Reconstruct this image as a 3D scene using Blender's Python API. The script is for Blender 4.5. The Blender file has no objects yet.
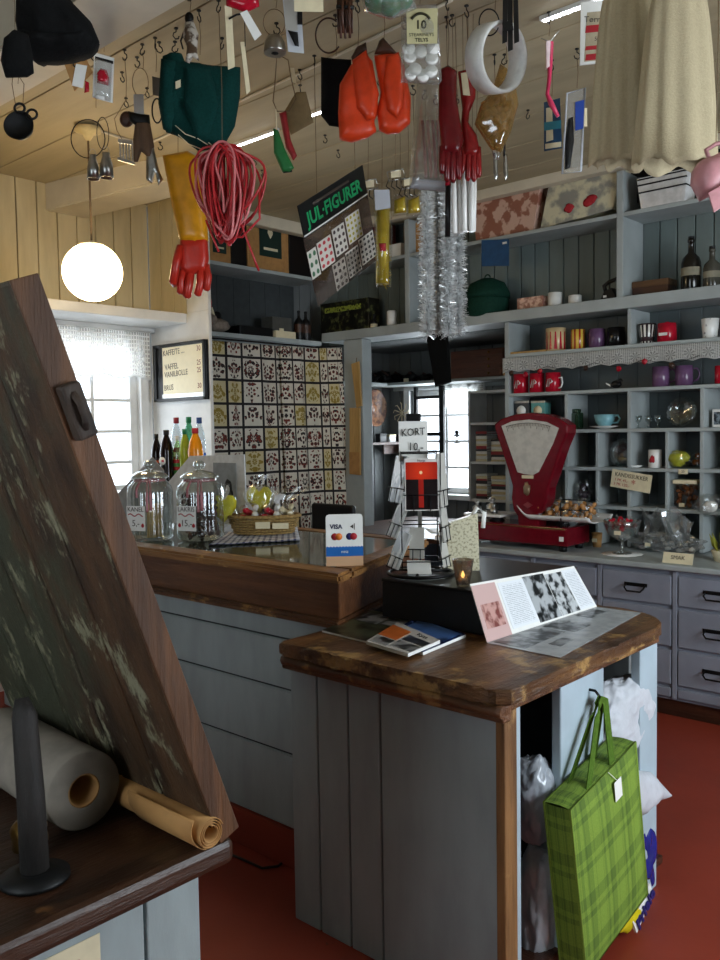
import bpy, bmesh, math, random
from math import sin, cos, pi, radians, atan2, sqrt
from mathutils import Vector, Matrix, noise
from mathutils.geometry import delaunay_2d_cdt
random.seed(7)
sc = bpy.context.scene
COL = sc.collection
V = Vector
# ------------------------------------------------------------------ camera
F, PITCH, ROLL, YAW = 860.0, radians(3.26), radians(0.9), radians(42.15)
CAM = V((1.812, -1.704, 1.45))
_f = V((-sin(YAW)*cos(PITCH), cos(YAW)*cos(PITCH), -sin(PITCH)))
_r0 = V((cos(YAW), sin(YAW), 0)); _u0 = _r0.cross(_f)
_R = _r0*cos(ROLL) - _u0*sin(ROLL); _U = _R.cross(_f)
cd = bpy.data.cameras.new('camera'); cam = bpy.data.objects.new('camera', cd); COL.objects.link(cam)
cd.sensor_fit = 'HORIZONTAL'; cd.sensor_width = 36; cd.lens = F/720*36; cd.clip_start = .05
cam.matrix_world = Matrix(((_R.x, _U.x, -_f.x, CAM.x), (_R.y, _U.y, -_f.y, CAM.y), (_R.z, _U.z, -_f.z, CAM.z), (0, 0, 0, 1)))
sc.camera = cam
# ------------------------------------------------------------------ world, daylight, fill light, exposure
w = bpy.data.worlds.new('overcast sky'); sc.world = w; w.use_nodes = True
bg = w.node_tree.nodes['Background']; bg.inputs[0].default_value = (.86, .93, 1, 1); bg.inputs[1].default_value = 4.0
def area(name, loc, rot, sx, sy, power, col):
    l = bpy.data.lights.new(name, 'AREA'); l.shape = 'RECTANGLE'; l.size = sx; l.size_y = sy; l.energy = power; l.color = col
    o = bpy.data.objects.new(name, l); COL.objects.link(o); o.location = loc; o.rotation_euler = rot; return o
area('daylight_shop_window', (3.16, .75, 1.5), (0, radians(90), 0), 1.4, 1.7, 92, (.84, .93, 1))
area('fill_light_front', (.9, -3.1, 1.7), (radians(90), 0, 0), 1.6, 1.4, 19, (.86, .96, 1))  # added fill, brightens the faces turned towards the camera
area('daylight_alcove_window', (-2.36, 4.28, 1.4), (radians(-90), 0, 0), 1.2, 1.4, 110, (.9, .96, 1))
area('daylight_cafe_window', (-3.3, 1.0, 1.6), (0, radians(-90), 0), 1.4, 1.6, 20, (.9, .96, 1))
sc.view_settings.view_transform = 'Standard'; sc.view_settings.look = 'None'
sc.view_settings.exposure = -0.18; sc.view_settings.gamma = 1; sc.view_settings.use_curve_mapping = False
# ------------------------------------------------------------------ picking points of the place from the photograph's frame
def ray(px, py): return _f + _R*((px-360)/F) + _U*((480-py)/F)
def _on(ax, val, px, py):
    d = ray(px, py); return CAM + d*((val-CAM[ax])/d[ax])
def wx(v, px, py): return _on(0, v, px, py)
def wy(v, px, py): return _on(1, v, px, py)
def wz(v, px, py): return _on(2, v, px, py)
def wd(d, px, py): return CAM + ray(px, py)*d
def dep(p): return (V(p)-CAM).dot(_f)
def ps(p): return dep(p)/F
CEIL = 2.92
# ------------------------------------------------------------------ materials
def lin(h):
    h = h.lstrip('#'); o = []
    for i in (0, 2, 4):
        c = int(h[i:i+2], 16)/255; o.append(c/12.92 if c <= .04045 else ((c+.055)/1.055)**2.4)
    return (*o, 1)
class X:
    """tiny wrapper so that node maths can be written as formulas"""
    def __init__(s, nt, k): s.nt = nt; s.k = k
    def op(s, o, *a):
        n = s.nt.nodes.new('ShaderNodeMath'); n.operation = o
        for i, v in enumerate((s,)+a):
            if isinstance(v, X): s.nt.links.new(v.k, n.inputs[i])
            else: n.inputs[i].default_value = v
        return X(s.nt, n.outputs[0])
    def __add__(s, o): return s.op('ADD', o)
    def __sub__(s, o): return s.op('SUBTRACT', o)
    def __mul__(s, o): return s.op('MULTIPLY', o)
    def __truediv__(s, o): return s.op('DIVIDE', o)
    def gt(s, o): return s.op('GREATER_THAN', o)
    def lt(s, o): return s.op('LESS_THAN', o)
    def fr(s): return s.op('FRACT')
    def fl(s): return s.op('FLOOR')
    def ab(s): return s.op('ABSOLUTE')
    def sm(s, a, b):
        n = s.nt.nodes.new('ShaderNodeMapRange'); n.interpolation_type = 'SMOOTHSTEP'
        n.inputs[1].default_value = a; n.inputs[2].default_value = b; s.nt.links.new(s.k, n.inputs[0]); return X(s.nt, n.outputs[0])
def newmat(name):
    m = bpy.data.materials.new(name); m.use_nodes = True; return m, m.node_tree, m.node_tree.nodes['Principled BSDF']
def coords(nt, kind='Object', scale=(1, 1, 1)):
    t = nt.nodes.new('ShaderNodeTexCoord'); mp = nt.nodes.new('ShaderNodeMapping'); mp.inputs['Scale'].default_value = scale
    nt.links.new(t.outputs[kind], mp.inputs[0]); return mp.outputs[0]
def sep(nt, v):
    n = nt.nodes.new('ShaderNodeSeparateXYZ'); nt.links.new(v, n.inputs[0]); return [X(nt, n.outputs[i]) for i in range(3)]
def nz(nt, v, scale, detail=4, rough=.55):
    n = nt.nodes.new('ShaderNodeTexNoise'); n.inputs['Scale'].default_value = scale; n.inputs['Detail'].default_value = detail
    n.inputs['Roughness'].default_value = rough; nt.links.new(v, n.inputs['Vector']); return X(nt, n.outputs[0])
def mix(nt, f, a, b):
    n = nt.nodes.new('ShaderNodeMix'); n.data_type = 'RGBA'
    for i, v in ((0, f), (6, a), (7, b)):
        if isinstance(v, X): nt.links.new(v.k, n.inputs[i])
        elif hasattr(v, 'is_output'): nt.links.new(v, n.inputs[i])
        else: n.inputs[i].default_value = v
    return n.outputs[2]
def bump(nt, b, h, s=.3, d=.01):
    n = nt.nodes.new('ShaderNodeBump'); n.inputs['Strength'].default_value = s; n.inputs['Distance'].default_value = d
    nt.links.new(h.k, n.inputs['Height']); nt.links.new(n.outputs[0], b.inputs['Normal'])
def plain(name, col, rough=.5, metal=0, emit=0, var=.12, spec=.4):
    m, nt, b = newmat(name); c = lin(col); b.inputs['Roughness'].default_value = rough; b.inputs['Metallic'].default_value = metal
    b.inputs['Specular IOR Level'].default_value = spec
    if emit: b.inputs['Emission Color'].default_value = c; b.inputs['Emission Strength'].default_value = emit
    if var:
        n = nz(nt, coords(nt), 24, 3); d = tuple(x*(1-var*1.6) for x in c[:3])+(1,)
        nt.links.new(mix(nt, n.sm(.35, .7), c, d), b.inputs['Base Color'])
    else: b.inputs['Base Color'].default_value = c
    return m
def paint(name, col, worn, chip=.66, scale=5, rough=.55, vec=(1, 1, 1)):
    m, nt, b = newmat(name); v = coords(nt, scale=vec); c = lin(col); w_ = lin(worn)
    n1 = nz(nt, v, scale, 5); n2 = nz(nt, v, scale*3.2, 8, .7)
    base = mix(nt, n1.sm(.3, .75), c, tuple(x*.8 for x in c[:3])+(1,))
    nt.links.new(mix(nt, n2.sm(chip, chip+.05), base, w_), b.inputs['Base Color'])
    b.inputs['Roughness'].default_value = rough; bump(nt, b, n2, .25, .004); return m
def wood(name, a, b_, c, vec=(1, 12, 12), scale=2.2, rough=.55, chip=.62, bs=.4):
    m, nt, b = newmat(name); v = coords(nt, scale=vec); n1 = nz(nt, v, scale, 6, .6); n2 = nz(nt, v, scale*4, 6, .65)
    n3 = nz(nt, coords(nt), 7, 6, .65)
    k = mix(nt, n1.sm(.32, .68), lin(a), lin(b_)); k = mix(nt, n3.sm(chip, chip+.1), k, lin(c))
    k = mix(nt, n2.sm(.5, .8)*.5, k, tuple(x*.45 for x in lin(a)[:3])+(1,))
    nt.links.new(k, b.inputs['Base Color']); b.inputs['Roughness'].default_value = rough; bump(nt, b, n1+n2+n3, bs, .006); return m
def clear(name, tint='#ffffff', gloss=.12, rough=.04, tr=1.0, rim=.5, body=None, bodyf=0.):
    """thin clear glass, cellophane: see-through with a sheen that grows towards the rim"""
    m, nt, b = newmat(name); nt.nodes.remove(b); out = nt.nodes['Material Output']
    t = nt.nodes.new('ShaderNodeBsdfTransparent'); t.inputs[0].default_value = tuple(x*tr for x in lin(tint)[:3])+(1,)
    g = nt.nodes.new('ShaderNodeBsdfGlossy'); g.inputs['Roughness'].default_value = rough; g.inputs[0].default_value = (.95, .97, 1, 1)
    lw = nt.nodes.new('ShaderNodeLayerWeight'); lw.inputs[0].default_value = .45
    f = X(nt, lw.outputs['Facing']); f = f*f*rim + gloss
    x = nt.nodes.new('ShaderNodeMixShader'); nt.links.new(f.k, x.inputs[0]); nt.links.new(t.outputs[0], x.inputs[1]); nt.links.new(g.outputs[0], x.inputs[2])
    if bodyf:
        d = nt.nodes.new('ShaderNodeBsdfDiffuse'); d.inputs[0].default_value = lin(body)
        y = nt.nodes.new('ShaderNodeMixShader'); y.inputs[0].default_value = bodyf
        nt.links.new(x.outputs[0], y.inputs[1]); nt.links.new(d.outputs[0], y.inputs[2]); x = y
    nt.links.new(x.outputs[0], out.inputs[0]); return m
def cloth(name, col, rough=.9, scale=90, amt=.35, trans=0):
    m, nt, b = newmat(name); v = coords(nt); n = nz(nt, v, scale, 4, .7); c = lin(col)
    nt.links.new(mix(nt, n.sm(.3, .75), c, tuple(x*(1-amt) for x in c[:3])+(1,)), b.inputs['Base Color'])
    b.inputs['Roughness'].default_value = rough; b.inputs['Specular IOR Level'].default_value = .15; bump(nt, b, n, .5, .004)
    if trans: b.inputs['Transmission Weight'].default_value = 0; b.inputs['Subsurface Weight'].default_value = trans; b.inputs['Subsurface Radius'].default_value = (.05, .04, .03)
    return m
def lace(name, col='#f2f2ee', sx=9, holes=.34, dens=1.):
    m, nt, b = newmat(name); out = nt.nodes['Material Output']; u, v, _ = sep(nt, coords(nt, 'UV'))
    fx = (u*sx).fr()-.5; fy = v*1.0; r = (fx*fx + (fy-.42)*(fy-.42)*1.2).op('SQRT')
    th = (fy-.42).op('ARCTAN2', fx); pet = ((th*8.).op('COSINE')*.5+.5)*((r*42.).op('COSINE').ab())
    mesh_ = ((u*sx*9.).fr()-.5).ab().lt(.33)*(((v*11.).fr()-.5).ab().lt(.33))
    a = (pet.gt(.3)*r.lt(.36)).op('MAXIMUM', (mesh_*-1.+1.)*r.gt(.3)).op('MAXIMUM', v.lt(.06))
    a = a*dens + (1-dens)*.3 + .35*dens
    t = nt.nodes.new('ShaderNodeBsdfTransparent'); d = nt.nodes.new('ShaderNodeBsdfTranslucent'); d.inputs[0].default_value = lin(col)
    b.inputs['Base Color'].default_value = lin(col); b.inputs['Roughness'].default_value = .9
    s = nt.nodes.new('ShaderNodeMixShader'); s.inputs[0].default_value = .5; nt.links.new(b.outputs[0], s.inputs[1]); nt.links.new(d.outputs[0], s.inputs[2])
    x = nt.nodes.new('ShaderNodeMixShader'); nt.links.new(a.op('MINIMUM', .97).k, x.inputs[0]); nt.links.new(t.outputs[0], x.inputs[1]); nt.links.new(s.outputs[0], x.inputs[2])
    nt.links.new(x.outputs[0], out.inputs[0]); return m
def photo(name, dark='#15171a', light='#b9bcbf', scale=14, seed=0., lo=.42, hi=.6):
    m, nt, b = newmat(name); v = coords(nt, scale=(1, 1, 1)); mp = v.node; mp.inputs['Location'].default_value = (seed, seed*1.7, seed*.6)
    n = nz(nt, v, scale, 3, .5); nt.links.new(mix(nt, n.sm(lo, hi), lin(dark), lin(light)), b.inputs['Base Color'])
    b.inputs['Roughness'].default_value = .3; return m
def printed(name, paper, ink, rows=22., words=11., thr=.46, rough=.6):
    """paper with lines of small print"""
    m, nt, b = newmat(name); uvs = coords(nt, 'UV'); u, v, _ = sep(nt, uvs)
    mp = nt.nodes.new('ShaderNodeCombineXYZ'); nt.links.new((u*words*5.).k, mp.inputs[0]); nt.links.new(((v*rows).fl()*3.7).k, mp.inputs[1])
    n = nz(nt, mp.outputs[0], 1.3, 2); line = ((v*rows).fr()-.5).ab().lt(.2)
    mask = line*n.gt(thr)*u.gt(.1)*u.lt(.9)*v.gt(.06)*v.lt(.94)
    nt.links.new(mix(nt, mask, lin(paper), lin(ink)), b.inputs['Base Color']); b.inputs['Roughness'].default_value = rough; return m
# ------------------------------------------------------------------ mesh builder
class M:
    def __init__(s): s.bm = bmesh.new(); s.uv = s.bm.loops.layers.uv.new('UVMap')
    def _f(s, vs, mi, uvs=None, smooth=False):
        try: f = s.bm.faces.new(vs)
        except ValueError: return None
        f.material_index = mi; f.smooth = smooth
        if uvs:
            for l, q in zip(f.loops, uvs): l[s.uv].uv = q
        return f
    def box(s, lo, hi, mi=0, bev=0, mx=None):
        lo = V(lo); hi = V(hi); b2 = bmesh.new(); bmesh.ops.create_cube(b2, size=1)
        for v in b2.verts: v.co = V(((lo[i]+hi[i])/2 + v.co[i]*(hi[i]-lo[i]) for i in range(3)))
        if bev: bmesh.ops.bevel(b2, geom=list(b2.edges), offset=min(bev, .45*min(abs(hi[i]-lo[i]) for i in range(3))), segments=2, affect='EDGES', profile=.5)
        return s.merge(b2, mi, mx)
    def merge(s, b2, mi, mx=None, smooth=False):
        d = {}
        for v in b2.verts: d[v] = s.bm.verts.new(mx @ v.co if mx else v.co)
        for f in b2.faces: s._f([d[v] for v in f.verts], mi, None, smooth or f.smooth)
        b2.free(); return s
    def lathe(s, prof, seg=24, c=(0, 0, 0), mi=0, mx=None, rib=0, ribs=0, smooth=True, cap=True):
        c = V(c); rings = []
        for r, z in prof:
            ring = []
            for i in range(seg):
                a = 2*pi*i/seg; rr = r*(1+rib*cos(a*ribs)) if ribs and r > .012 else r
                p = c+V((rr*cos(a), rr*sin(a), z)); ring.append(s.bm.verts.new(mx @ p if mx else p))
            rings.append(ring)
        n = len(rings)
        for k in range(n-1):
            for i in range(seg):
                j = (i+1) % seg
                s._f([rings[k][i], rings[k][j], rings[k+1][j], rings[k+1][i]], mi, [(i/seg, k/(n-1)), ((i+1)/seg, k/(n-1)), ((i+1)/seg, (k+1)/(n-1)), (i/seg, (k+1)/(n-1))], smooth)
        if cap:
            if prof[0][0] > 1e-5: s._f(rings[0][::-1], mi)
            if prof[-1][0] > 1e-5: s._f(rings[-1], mi)
        return s
    def tube(s, pts, r, seg=8, mi=0, closed=False, cap=True):
        pts = [V(p) for p in pts]; n = len(pts); rings = []; rr = r if isinstance(r, (list, tuple)) else [r]*n; up = None
        for i, p in enumerate(pts):
            a = pts[(i-1) % n] if (closed or i) else p; b = pts[(i+1) % n] if (closed or i < n-1) else p
            t = (b-a); t = t.normalized() if t.length > 1e-9 else V((0, 0, 1))
            if up is None: up = V((0, 0, 1)) if abs(t.z) < .9 else V((1, 0, 0))
            x = t.cross(up)
            if x.length < 1e-4: x = t.orthogonal()
            x.normalize(); y = x.cross(t).normalized(); up = y
            rings.append([s.bm.verts.new(p+(x*cos(2*pi*k/seg)+y*sin(2*pi*k/seg))*rr[i]) for k in range(seg)])
        for i in range(n if closed else n-1):
            A = rings[i]; B = rings[(i+1) % n]
            for k in range(seg): s._f([A[k], A[(k+1) % seg], B[(k+1) % seg], B[k]], mi, None, True)
        if cap and not closed: s._f(rings[0][::-1], mi); s._f(rings[-1], mi)
        return s
    def grid(s, fn, nu, nv, mi=0, smooth=True, closeu=False):
        P = [[s.bm.verts.new(fn(i/nu, j/nv)) for i in range(nu if closeu else nu+1)] for j in range(nv+1)]
        for j in range(nv):
            for i in range(nu):
                k = (i+1) % nu if closeu else i+1
                s._f([P[j][i], P[j][k], P[j+1][k], P[j+1][i]], mi, [(i/nu, j/nv), ((i+1)/nu, j/nv), ((i+1)/nu, (j+1)/nv), (i/nu, (j+1)/nv)], smooth)
        return s
    def slab(s, a, b, c, d, t, mi=0):
        """a four-cornered card (a b c d round the front) with thickness t behind it; UV 0..1 on the front"""
        a, b, c, d = map(V, (a, b, c, d)); n = (b-a).cross(d-a).normalized()*-t
        q = [s.bm.verts.new(p) for p in (a, b, c, d)]; k = [s.bm.verts.new(p+n) for p in (a, b, c, d)]
        s._f(q, mi, [(0, 0), (1, 0), (1, 1), (0, 1)]); s._f(k[::-1], mi)
        for i in range(4): j = (i+1) % 4; s._f([q[j], q[i], k[i], k[j]], mi)
        return s
    def prism(s, poly, y0, y1, mi=0, mx=None, bev=0):
        """outline in local x-z, from depth y0 to y1"""
        b2 = bmesh.new(); A = [b2.verts.new((p[0], y0, p[1])) for p in poly]; B = [b2.verts.new((p[0], y1, p[1])) for p in poly]
        n = len(poly); b2.faces.new(A); b2.faces.new(B[::-1])
        for i in range(n): j = (i+1) % n; b2.faces.new([A[j], A[i], B[i], B[j]])
        bmesh.ops.recalc_face_normals(b2, faces=b2.faces)
        if bev:
            ed = [e for e in b2.edges if abs(e.verts[0].co.y-e.verts[1].co.y) < 1e-6]
            bmesh.ops.bevel(b2, geom=ed, offset=bev, segments=2, affect='EDGES', profile=.5)
        return s.merge(b2, mi, mx)
    def pillow(s, poly, t, r, res=.012, mi=0, mx=None, wob=0, fq=18, seed=0, edge=.12):
        """an inflated outline in local x-z: t = half thickness, r = rounding width at the rim"""
        n = len(poly); pts = [V(p) for p in poly]; dense = []
        for i in range(n):
            a, b = pts[i], pts[(i+1) % n]; k = max(1, int((b-a).length/res))
            dense += [a.lerp(b, q/k) for q in range(k)]
        nb = len(dense); xs = [p.x for p in dense]; ys = [p.y for p in dense]
        def dist(p):
            best = 9
            for i in range(nb):
                a, b = dense[i], dense[(i+1) % nb]; ab = b-a; q = max(0, min(1, (p-a).dot(ab)/max(ab.length_squared, 1e-12)))
                best = min(best, (p-a-ab*q).length)
            return best
        def inside(p):
            c = False
            for i in range(nb):
                a, b = dense[i], dense[(i+1) % nb]
                if (a.y > p.y) != (b.y > p.y) and p.x < (b.x-a.x)*(p.y-a.y)/(b.y-a.y)+a.x: c = not c
            return c
        inn = []; y = min(ys)+res*.5; row = 0
        while y < max(ys):
            x = min(xs)+res*(.5 if row % 2 else .25)
            while x < max(xs):
                p = V((x, y))
                if inside(p) and dist(p) > res*.45: inn.append(p)
                x += res
            y += res*.87; row += 1
        vs, es, fs, *_ = delaunay_2d_cdt(dense+inn, [(i, (i+1) % nb) for i in range(nb)], [], 1, 1e-6)
        h = []
        for p in vs:
            q = min(1, dist(V(p))/r); q = sqrt(max(0, 1-(1-q)**2)); k = t*(edge+(1-edge)*q)
            if wob: k *= 1+wob*noise.noise(V((p[0]*fq, p[1]*fq, seed)))
            h.append(k)
        A = [s.bm.verts.new((mx @ V((p[0], -k, p[1]))) if mx else V((p[0], -k, p[1]))) for p, k in zip(vs, h)]
        B = [s.bm.verts.new((mx @ V((p[0], k, p[1]))) if mx else V((p[0], k, p[1]))) for p, k in zip(vs, h)]
        cnt = {}
        for f in fs:
            s._f([A[i] for i in f], mi, [(vs[i][0], vs[i][1]) for i in f], True); s._f([B[i] for i in reversed(f)], mi, [(vs[i][0], vs[i][1]) for i in reversed(f)], True)
            for i in range(len(f)):
                e = (f[i], f[(i+1) % len(f)])
                if (e[1], e[0]) in cnt: del cnt[(e[1], e[0])]
                else: cnt[e] = 1
        for i, j in cnt: s._f([A[j], A[i], B[i], B[j]], mi, None, True)
        return s
    def blob(s, c, rad, amp=.1, fq=6, sub=3, seed=0, mi=0, mx=None, flat=None, smooth=True):
        b2 = bmesh.new(); bmesh.ops.create_icosphere(b2, subdivisions=sub, radius=1)
        for v in b2.verts:
            k = 1+amp*noise.noise(v.co*fq*.35+V((seed, seed*2.3, seed*.7)))*2
            p = V((v.co.x*rad[0]*k, v.co.y*rad[1]*k, v.co.z*rad[2]*k))
            if flat is not None: p.z = max(p.z, -rad[2]*flat)
            v.co = p+V(c)
        for f in b2.faces: f.smooth = smooth
        return s.merge(b2, mi, mx, smooth)
    def crumple(s, c, rad, seed=0, mi=0, sub=5, amp=.16):
        b2 = bmesh.new(); bmesh.ops.create_icosphere(b2, subdivisions=sub, radius=1); S = V((seed*1.3, seed*.7, seed*2.1))
        for v in b2.verts:
            n = v.co.copy(); q = V((max(-.82, min(.82, n.x)), max(-.82, min(.82, n.y)), max(-.9, min(.9, n.z))))*1.12
            d = amp*noise.noise(n*1.6+S)+amp*.9*(abs(noise.noise(n*3.1+S*2))-.25)+amp*.5*(abs(noise.noise(n*7.5+S))-.2)
            v.co = V((q.x*rad[0]*(1+d), q.y*rad[1]*(1+d), q.z*rad[2]*(1+d)))+V(c)
        for f in b2.faces: f.smooth = True
        return s.merge(b2, mi, None, True)
    def text(s, t, size, mx, mi=0, ext=.0004, align='CENTER', xs=1., bold=0):
        cu = bpy.data.curves.new('t', 'FONT'); cu.body = t; cu.size = size; cu.extrude = ext; cu.align_x = align; cu.align_y = 'CENTER'; cu.resolution_u = 2; cu.offset = bold
        o = bpy.data.objects.new('t', cu); COL.objects.link(o); dg = bpy.context.evaluated_depsgraph_get()
        me = bpy.data.meshes.new_from_object(o.evaluated_get(dg)); b2 = bmesh.new(); b2.from_mesh(me)
        bpy.data.objects.remove(o); bpy.data.curves.remove(cu); bpy.data.meshes.remove(me)
        for v in b2.verts: v.co.x *= xs
        return s.merge(b2, mi, mx)
    def done(s, name, mats, par=None, loc=None, rot=None, label=None, cat=None, group=None, kind=None, solid=0, sub=0):
        if not isinstance(mats, (list, tuple)): mats = [mats]
        bmesh.ops.recalc_face_normals(s.bm, faces=s.bm.faces) if not solid else None
        me = bpy.data.meshes.new(name); s.bm.to_mesh(me); s.bm.free()
        for m in mats: me.materials.append(m)
        o = bpy.data.objects.new(name, me); COL.objects.link(o)
        if par is not None: o.parent = par
        if loc is not None: o.location = loc
        if rot is not None: o.rotation_euler = rot
        if solid: q = o.modifiers.new('thickness', 'SOLIDIFY'); q.thickness = solid; q.offset = 0
        if sub: q = o.modifiers.new('smooth', 'SUBSURF'); q.levels = sub; q.render_levels = sub
        tag(o, label, cat, group, kind); return o
def tag(o, label=None, cat=None, group=None, kind=None):
    for k, v in (('label', label), ('category', cat), ('group', group), ('kind', kind)):
        if v: o[k] = v
    return o
def T(name, label, cat, loc=(0, 0, 0), rz=0, group=None, rot=None):
    o = bpy.data.objects.new(name, None); COL.objects.link(o); o.location = loc; o.rotation_euler = rot or (0, 0, rz); o.empty_display_size = .05
    return tag(o, label, cat, group)
def dup(o, loc=None, rz=None, label=None, group=None, rot=None, par=None, scale=None):
    c = o.copy(); COL.objects.link(c)
    if par is not None: c.parent = par
    if loc is not None: c.location = loc
    if rz is not None: c.rotation_euler = (0, 0, rz)
    if rot is not None: c.rotation_euler = rot
    if scale is not None: c.scale = scale
    if label: c['label'] = label
    if group: c['group'] = group
    for ch in list(o.children): dup(ch, par=c)
    return c
def struct(name, m, mats, label, cat=None, **k): return m.done(name, mats, label=label, cat=cat or name.split('_')[0], kind='structure', **k)
def mxf(o, ex, ez):
    """frame: local x along ex, local y along ez (used for lettering), out of the page = ex x ez"""
    ex = V(ex).normalized(); ez = V(ez).normalized(); n = ex.cross(ez)
    return Matrix(((ex.x, ez.x, n.x, o[0]), (ex.y, ez.y, n.y, o[1]), (ex.z, ez.z, n.z, o[2]), (0, 0, 0, 1)))
TX = lambda x, y, z: mxf((x, y, z), (1, 0, 0), (0, 0, 1))     # lettering standing upright, read from -y
# ================================================================== materials in use
m_floor = paint('red floor paint', '#8c3421', '#5b3020', .66, 3, .5)
m_ceil = paint('ceiling paint', '#b0a384', '#8a7f68', .72, 3, .6, (.4, 3, 3))
m_beam = paint('beam paint', '#d2c9b4', '#9a8f78', .7, 4)
m_cream = paint('cream board paint', '#cbbd98', '#a0906a', .74, 4, .6, (3, 3, .6))
m_white = paint('white board paint', '#dcdddc', '#a9a9a6', .74, 5, .55)
m_blue = paint('blue grey paint', '#a6aeae', '#5a5750', .68, 5, .5)
m_blued = paint('blue grey boards', '#6d7977', '#4d4f4c', .7, 4, .55, (3, 3, .7))
m_front = paint('counter paint', '#9aa5a6', '#4a443b', .71, 4, .55, (2.5, 2.5, .8))
m_draw = paint('drawer paint', '#8a8f9c', '#4f4e55', .68, 5, .45)
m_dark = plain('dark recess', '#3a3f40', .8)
m_grey = paint('grey boards', '#6b6f6f', '#4b4a45', .7, 4, .6, (3, 3, .7))
m_wood = wood('worn counter wood', '#74502e', '#3d2512', '#a8854f', (6, 1.2, 12), 1.9, .36, .54, .7)
m_woodx = wood('worn wood along the counter', '#6f472a', '#432712', '#a07a48', (1.2, 9, 9), 1.9, .42, .56, .7)
m_woodz = wood('bare post wood', '#8a6238', '#5c3c20', '#b08a58', (12, 12, 1.2), 1.8, .6, .6)
def flapmat():
    m, nt, b = newmat('weathered flap wood'); v = coords(nt, scale=(9, 9, .9)); n1 = nz(nt, v, 2.2, 6, .65); n2 = nz(nt, coords(nt, scale=(1, 1, .45)), 5, 7, .7); n3 = nz(nt, coords(nt, scale=(3, 3, .7)), 6, 8, .75); x, y, z = sep(nt, coords(nt))
    k = mix(nt, n1.sm(.35, .65), lin('#4a321c'), lin('#2c1c0f')); g = (n2+(x*-.45)).sm(.50, .68); k = mix(nt, g*.9, k, lin('#363a2a'))
    k = mix(nt, n3.sm(.55, .63), k, lin('#7a775f')); k = mix(nt, n1.sm(.62, .8)*.7, k, lin('#1d140c')); nt.links.new(k, b.inputs['Base Color']); b.inputs['Roughness'].default_value = .62; bump(nt, b, n1+n2+n3, .8, .008); return m
m_flap = flapmat()
m_mahog = wood('dark stained wood', '#4a2a1b', '#301a10', '#5f3a24', (1, 10, 10), 2, .4, .66)
m_pine = wood('pale wood', '#c09a5e', '#a37f46', '#d0b07a', (10, 10, 1), 2, .6)
m_iron = plain('black iron', '#151617', .5, .4); m_steel = plain('bright steel', '#b8b8b4', .28, 1, 0, .2); m_brass = plain('brass', '#8a6a34', .35, 1)
m_black = plain('black plastic', '#0d0e10', .4); m_blk2 = plain('matt black box', '#1d2023', .55)
m_paper = plain('white paper', '#e8e8e4', .7, 0, 0, .03); m_card = plain('cream card', '#ded2b0', .7, 0, 0, .06)
m_ink = plain('black ink', '#141414', .7, 0, 0, 0); m_inkred = plain('red ink', '#a5202a', .7, 0, 0, 0); m_inkgrey = plain('grey felt pen', '#4b443d', .7, 0, 0, 0)
m_glass = clear('clear glass', '#f2f8f6', .15, .05, .95, .85); m_pane = clear('window glass', '#fbfdff', .03, .02, .98, .25)
m_wrap = clear('thin clear wrap', '#fafaf8', .08, .12, .97, .3)
m_pback = paint('shaded pigeonhole paint', '#4d5658', '#3a3c3a', .7, 4)  # back paint deepened: the pigeonholes' shade is put into its colour
m_cello = clear('crinkled cellophane', '#f6f6f4', .16, .16, .93, .45, '#d8dcdf', .10)
m_poly = clear('milky plastic', '#eef0f2', .1, .25, .8, .4, '#d9dee6', .62)
m_white_china = plain('white china', '#e6e6e2', .18, 0, 0, .02); m_red = plain('red glaze', '#b3122a', .2); m_kraft = plain('kraft paper', '#b0834e', .75, 0, 0, .12)
m_string = plain('thin brown wire', '#6a553a', .6, 0, 0, 0)
m_globe = plain('lit opal glass', '#ffdda4', .4, 0, 22.0, 0)
m_led = plain('lit diodes', '#f4f8ff', .4, 0, 14.0, 0)
# ================================================================== room
def planks(m, lo, hi, ax, wd, dax, mi=0, gap=.007, jit=0):
    """boards set side by side along axis ax, running along the remaining axis; dax = thickness axis"""
    a, b = lo[ax], hi[ax]; n = max(1, round((b-a)/wd)); st = (b-a)/n
    for i in range(n):
        l = list(lo); h = list(hi); l[ax] = a+i*st+gap/2; h[ax] = a+(i+1)*st-gap/2; m.box(l, h, mi, .003)
    l = list(lo); h = list(hi); t = h[dax]-l[dax]; l[dax] += t*.3; h[dax] -= t*.3; m.box(l, h, mi)
    return m
struct('floor', M().box((-3.05, -3.2, -.05), (3.3, 4.3, 0)), m_floor, 'red painted board floor')
struct('ceiling', planks(M(), (-3.05, -3.2, CEIL), (3.3, 4.3, CEIL+.04), 1, .34, 2, 0, .006), m_ceil, 'pale painted board ceiling with hooks')
m = M()
WY0, WY1, WZ0, WZ1 = .52, 1.46, 1.08, 2.06
planks(m, (-3.05, -3.2, 2.19), (-2.95, 1.56, CEIL), 1, .125, 0, 0)
for lo, hi in (((-3.05, -3.2, 0), (-2.95, WY0, 2.19)), ((-3.05, WY1, 0), (-2.95, 1.56, 2.19)), ((-3.05, WY0, 0), (-2.95, WY1, WZ0)), ((-3.05, WY0, WZ1), (-2.95, WY1, 2.19))):
    planks(m, lo, hi, 1, .14, 0, 1)
struct('wall_back', m, [m_cream, m_white], 'cream boarded wall above white boards around the window')
m = M(); m.box((-2.95, 1.56, 0), (-2.35, 1.585, 2.19), 1, .004); m.box((-2.56, 1.56, 2.19), (-2.35, 1.585, CEIL), 1, .004)
planks(m, (-2.95, 1.56, 2.19), (-2.56, 1.585, CEIL), 0, .13, 1, 0)
struct('wall_partition', m, [m_cream, m_white], 'short white partition beside the cafe window')
m = M(); planks(m, (-3.05, 1.585, 0), (-2.95, 4.1, CEIL), 1, .12, 0)
struct('wall_left', m, m_grey, 'grey boarded wall behind the tiled curtain')
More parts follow.
